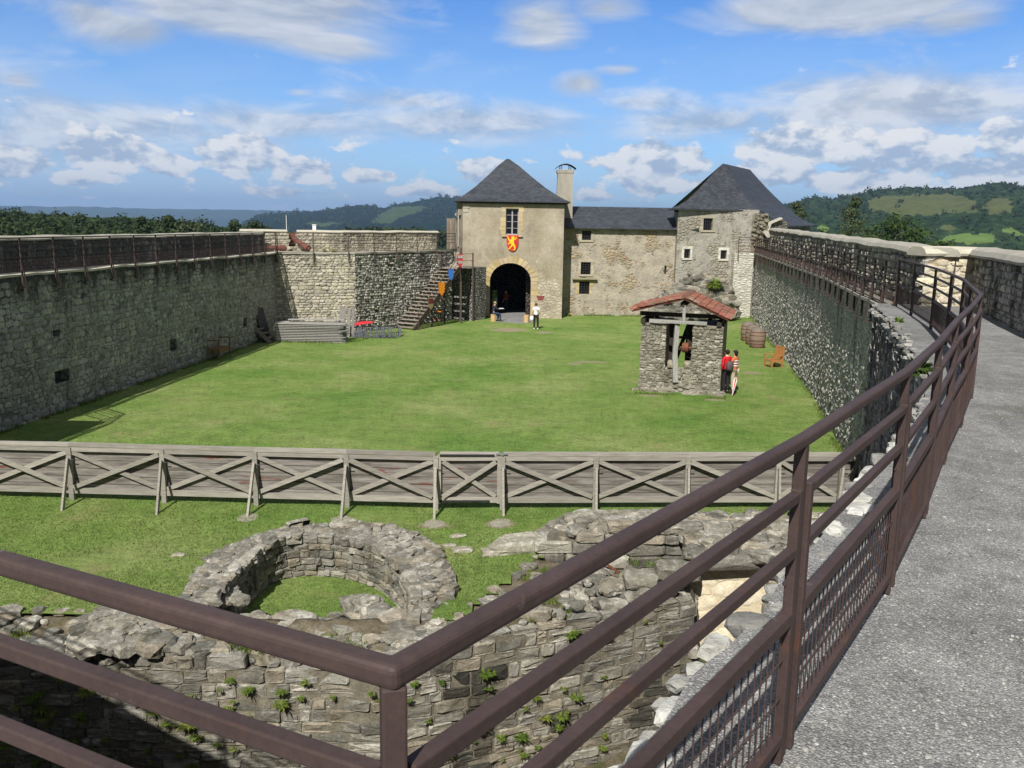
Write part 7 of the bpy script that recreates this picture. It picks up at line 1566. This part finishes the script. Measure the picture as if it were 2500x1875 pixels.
for z in (1.1, 1.2, 1.3):
    ring = [o + R @ (V((.172 * cos(a) * (.98 if z > 1.25 else .95), .138 * sin(a), z)) * s) for a in [i * pi / 9 for i in range(18)]]; mb.add(ring + [p + V((0, 0, .035)) for p in ring], [(i, (i + 1) % 18, 18 + (i + 1) % 18, 18 + i) for i in range(18)])
mb.build('stripe', M['white_cloth'], rt_)
a = o + R @ (V((.2, -.02, .8)) * s); b = G(1787, 969); um = thing('umbrella', 'folded red and white umbrella pointing at the grass beside the striped top', 'umbrella', b)
mb = MB(); mb.tube(a, a.lerp(b, .2), .012, .012, 6); mb.build('handle', M['black_iron'], um); mb = MB(); n_ = 8
d_ = (b - a).normalized(); ax = d_.cross(V((0, 1, 0))).normalized(); ay = d_.cross(ax)
for k in range(8):
    a0, a1 = 2 * pi * k / 8, 2 * pi * (k + 1) / 8; f = lambda t, an, r_: a.lerp(b, t) + (ax * cos(an) + ay * sin(an)) * r_
    for (t0, r0_), (t1, r1_) in (((.2, .03), (.35, .075)), ((.35, .075), (.95, .01))): mb.quad(f(t0, a0, r0_), f(t0, a1, r0_), f(t1, a1, r1_), f(t1, a0, r1_), mi=k % 2)
mb.build('canopy', [M['red_cloth'], M['white_cloth']], um)
# ================================================================ light, sky, air
SUN_EL, LIGHT_AZ = radians(45), radians(16.5)        # light travels 20 degrees right of the view axis
sun = bpy.data.lights.new('sun', 'SUN'); so = bpy.data.objects.new('sun', sun); col.objects.link(so); sun.energy = 4.6; sun.angle = radians(.5); sun.color = (1, .965, .905)
ld_ = V((sin(LIGHT_AZ) * cos(SUN_EL), cos(LIGHT_AZ) * cos(SUN_EL), -sin(SUN_EL))); so.rotation_euler = ld_.to_track_quat('-Z', 'Y').to_euler(); so.location = (-20, -50, 60)
w = bpy.data.worlds.new('World'); sc.world = w; w.use_nodes = True; s = NT.__new__(NT); s.t = w.node_tree; s.t.nodes.clear()
out = s.n('ShaderNodeOutputWorld'); bg = s.n('ShaderNodeBackground'); s.l(bg.outputs[0], out.inputs[0])
sk = s.n('ShaderNodeTexSky', sky_type='NISHITA'); sk.sun_disc = False; sk.sun_elevation = SUN_EL; sk.sun_rotation = radians(180) + LIGHT_AZ; sk.altitude = 300; sk.air_density = 1.0; sk.dust_density = .25; sk.ozone_density = 2.2
dirv = s.n('ShaderNodeTexCoord').outputs['Generated']; x, y, z = s.sep(dirv)
el = s.math('ARCSINE', s.math('MAXIMUM', s.math('MINIMUM', z, 1), -1)); az = s.math('ARCTAN2', x, y)
zz = s.math('ADD', s.math('MAXIMUM', z, 0), .09)
pl = s.comb(s.math('DIVIDE', x, zz), s.math('DIVIDE', y, zz), 0)
def fbm(vec, sc_, det=7, rough=.58, dist=.3): return s.noise(vec, sc_, det, rough, dist)
flatp = s.comb(s.math('MULTIPLY', az, 1), s.math('MULTIPLY', el, 2.6), 0)
def blob(cx, cy, rx, ry, wgt):
    d = ray(cx, cy); a0, e0 = atan2(d.x, d.y), atan2(d.z, hypot(d.x, d.y)); r1, r2 = rx / FPX, ry / FPX
    u = s.math('DIVIDE', s.math('SUBTRACT', az, a0), r1); v = s.math('DIVIDE', s.math('SUBTRACT', el, e0), r2)
    q = s.math('SQRT', s.math('ADD', s.math('MULTIPLY', u, u), s.math('MULTIPLY', v, v))); return s.math('MULTIPLY', s.mr(q, 0, 1.0, 1, 0), wgt)
def total(bl):
    t = None
    for b in bl: q = blob(*b); t = q if t is None else s.math('MAXIMUM', t, q)
    return t
HIGH = [(650, 20, 460, 120, 1), (800, 100, 200, 55, .75), (330, 75, 160, 60, .75), (1330, 60, 150, 100, .8), (1480, 20, 160, 50, .7), (2000, 20, 420, 75, 1), (2330, 50, 140, 50, .6), (40, 195, 80, 30, .7), (730, 225, 60, 22, .55), (1420, 205, 80, 40, .7), (1520, 170, 90, 24, .7), (2150, 250, 420, 100, .72), (230, 40, 90, 60, .6)]
MID = [(250, 300, 460, 75, .95), (700, 300, 420, 60, .92), (1150, 300, 380, 65, .95), (1000, 250, 250, 40, .7), (60, 330, 240, 90, .9), (1750, 300, 420, 55, .8), (2050, 290, 380, 90, .98), (2330, 260, 250, 110, .98), (2000, 230, 300, 60, .85), (1560, 250, 200, 40, .6)]
LOW = [(270, 375, 130, 50, 1), (590, 375, 120, 60, 1.05), (740, 415, 90, 38, .9), (40, 395, 90, 40, .95), (400, 400, 80, 34, .8), (900, 430, 80, 24, .75), (180, 435, 70, 22, .7), (1590, 395, 160, 60, 1.05), (1200, 420, 90, 40, .85), (1600, 450, 130, 34, .8), (1990, 355, 240, 65, 1), (2230, 370, 150, 70, 1.0), (1900, 420, 130, 40, .85), (2420, 420, 160, 40, .85), (2100, 440, 180, 34, .8), (2480, 340, 90, 60, .8), (1440, 480, 60, 18, .6), (700, 470, 120, 16, .5), (1050, 470, 110, 24, .6)]
def layer(bl, n, lo, hi, gen=.0):
    return s.mr(s.math('ADD', s.math('MULTIPLY', total(bl), .62), n), lo, hi, 0, 1)
nh = fbm(pl, 1.1, 8, .6, .6); nm = fbm(flatp, 9, 8, .62, .4); lowp = s.comb(az, s.math('MULTIPLY', el, 1.7), 0); nl = fbm(lowp, 24, 8, .58, .15)
off = s.vadd(lowp, (-.008, .02, 0)); nls = fbm(off, 24, 8, .58, .15); nms = fbm(s.vadd(flatp, (-.02, .035, 0)), 9, 8, .62, .4); nhs = fbm(s.vadd(pl, (-.05, -.12, 0)), 1.1, 8, .6, .6)
kh = layer(HIGH, nh, .6, .88); km = layer(MID, nm, .56, .92); bandk = s.math('MULTIPLY', s.math('MULTIPLY', s.mr(z, .005, .03), s.mr(z, .12, .07)), .13); kl = s.mr(s.math('ADD', s.math('ADD', s.math('MULTIPLY', total(LOW), .62), bandk), nl), .68, .76); kl = s.math('MULTIPLY', kl, s.mr(z, .19, .15))
veil = s.math('MULTIPLY', s.mr(z, .0, .24, 1, 0), s.mr(fbm(flatp, 5, 6, .65, .5), .22, .58)); veil = s.math('MULTIPLY', veil, .85)
rest = s.mr(s.math('SUBTRACT', y, s.math('MULTIPLY', z, .35)), .75, .45); kr = rest      # unseen grey cloud added outside the view to neutralise ambient light
col_sky = sk.outputs[0]
col_sky = s.mix(1.0, col_sky, s.mix(s.mr(z, 0, .35), (.62, .9, 1.22), (.31, .68, 1.2)), 'MULTIPLY')
SC = 8.3                                           # cloud radiance in the sky texture's own units (background strength 0.1)
def cl(a, b): return (a[0] * SC, a[1] * SC, a[2] * SC), (b[0] * SC, b[1] * SC, b[2] * SC)
sh_h = s.mr(s.math('SUBTRACT', nhs, nh), -.1, .1, 1, 0); sh_m = s.mr(s.math('SUBTRACT', nms, nm), -.09, .1, 1, 0); sh_l = s.mr(s.math('SUBTRACT', nls, nl), -.06, .1, 1, 0)
dk, lt = cl((.46, .52, .62), (.76, .79, .84)); ch_ = s.mix(sh_h, dk, lt)
dk, lt = cl((.44, .54, .7), (.84, .88, .95)); cm = s.mix(sh_m, dk, lt)
dk, lt = cl((.46, .57, .74), (1.0, 1.0, 1.0)); c_l = s.mix(sh_l, dk, lt)
c = s.mix(veil, col_sky, (.52 * SC, .69 * SC, .97 * SC)); c = s.mix(s.math('MULTIPLY', kh, .88), c, ch_); c = s.mix(s.math('MULTIPLY', s.mr(nh, .25, .45), s.math('MULTIPLY', rest, .95)), c, (.3 * SC, .31 * SC, .32 * SC)); c = s.mix(s.math('MULTIPLY', km, .85), c, cm); c = s.mix(s.math('MULTIPLY', kl, .92), c, c_l)
s.l(c, bg.inputs[0]); bg.inputs[1].default_value = .085
hz = MB(); hz.box((0, 7000, 130), (36000, 24000, 540)); ho = hz.build('haze', bpy.data.materials.new('haze')); hm = ho.data.materials[0]; hm.use_nodes = True; hm.node_tree.nodes.clear()
o1 = hm.node_tree.nodes.new('ShaderNodeOutputMaterial'); pv = hm.node_tree.nodes.new('ShaderNodeVolumePrincipled'); hm.node_tree.links.new(pv.outputs[0], o1.inputs['Volume'])
pv.inputs['Color'].default_value = (.4, .62, 1, 1); pv.inputs['Density'].default_value = 8e-5; pv.inputs['Anisotropy'].default_value = .15
tag(ho, kind='stuff')
vs_ = sc.view_settings; vs_.view_transform = 'Standard'; vs_.look = 'None'; vs_.exposure = .45; vs_.gamma = 1; sc.display_settings.display_device = 'sRGB'
sc.cycles.max_bounces = 6; sc.cycles.diffuse_bounces = 3; sc.cycles.volume_bounces = 0; sc.cycles.use_denoising = True; sc.cycles.sample_clamp_indirect = 4
sc.render.film_transparent = False
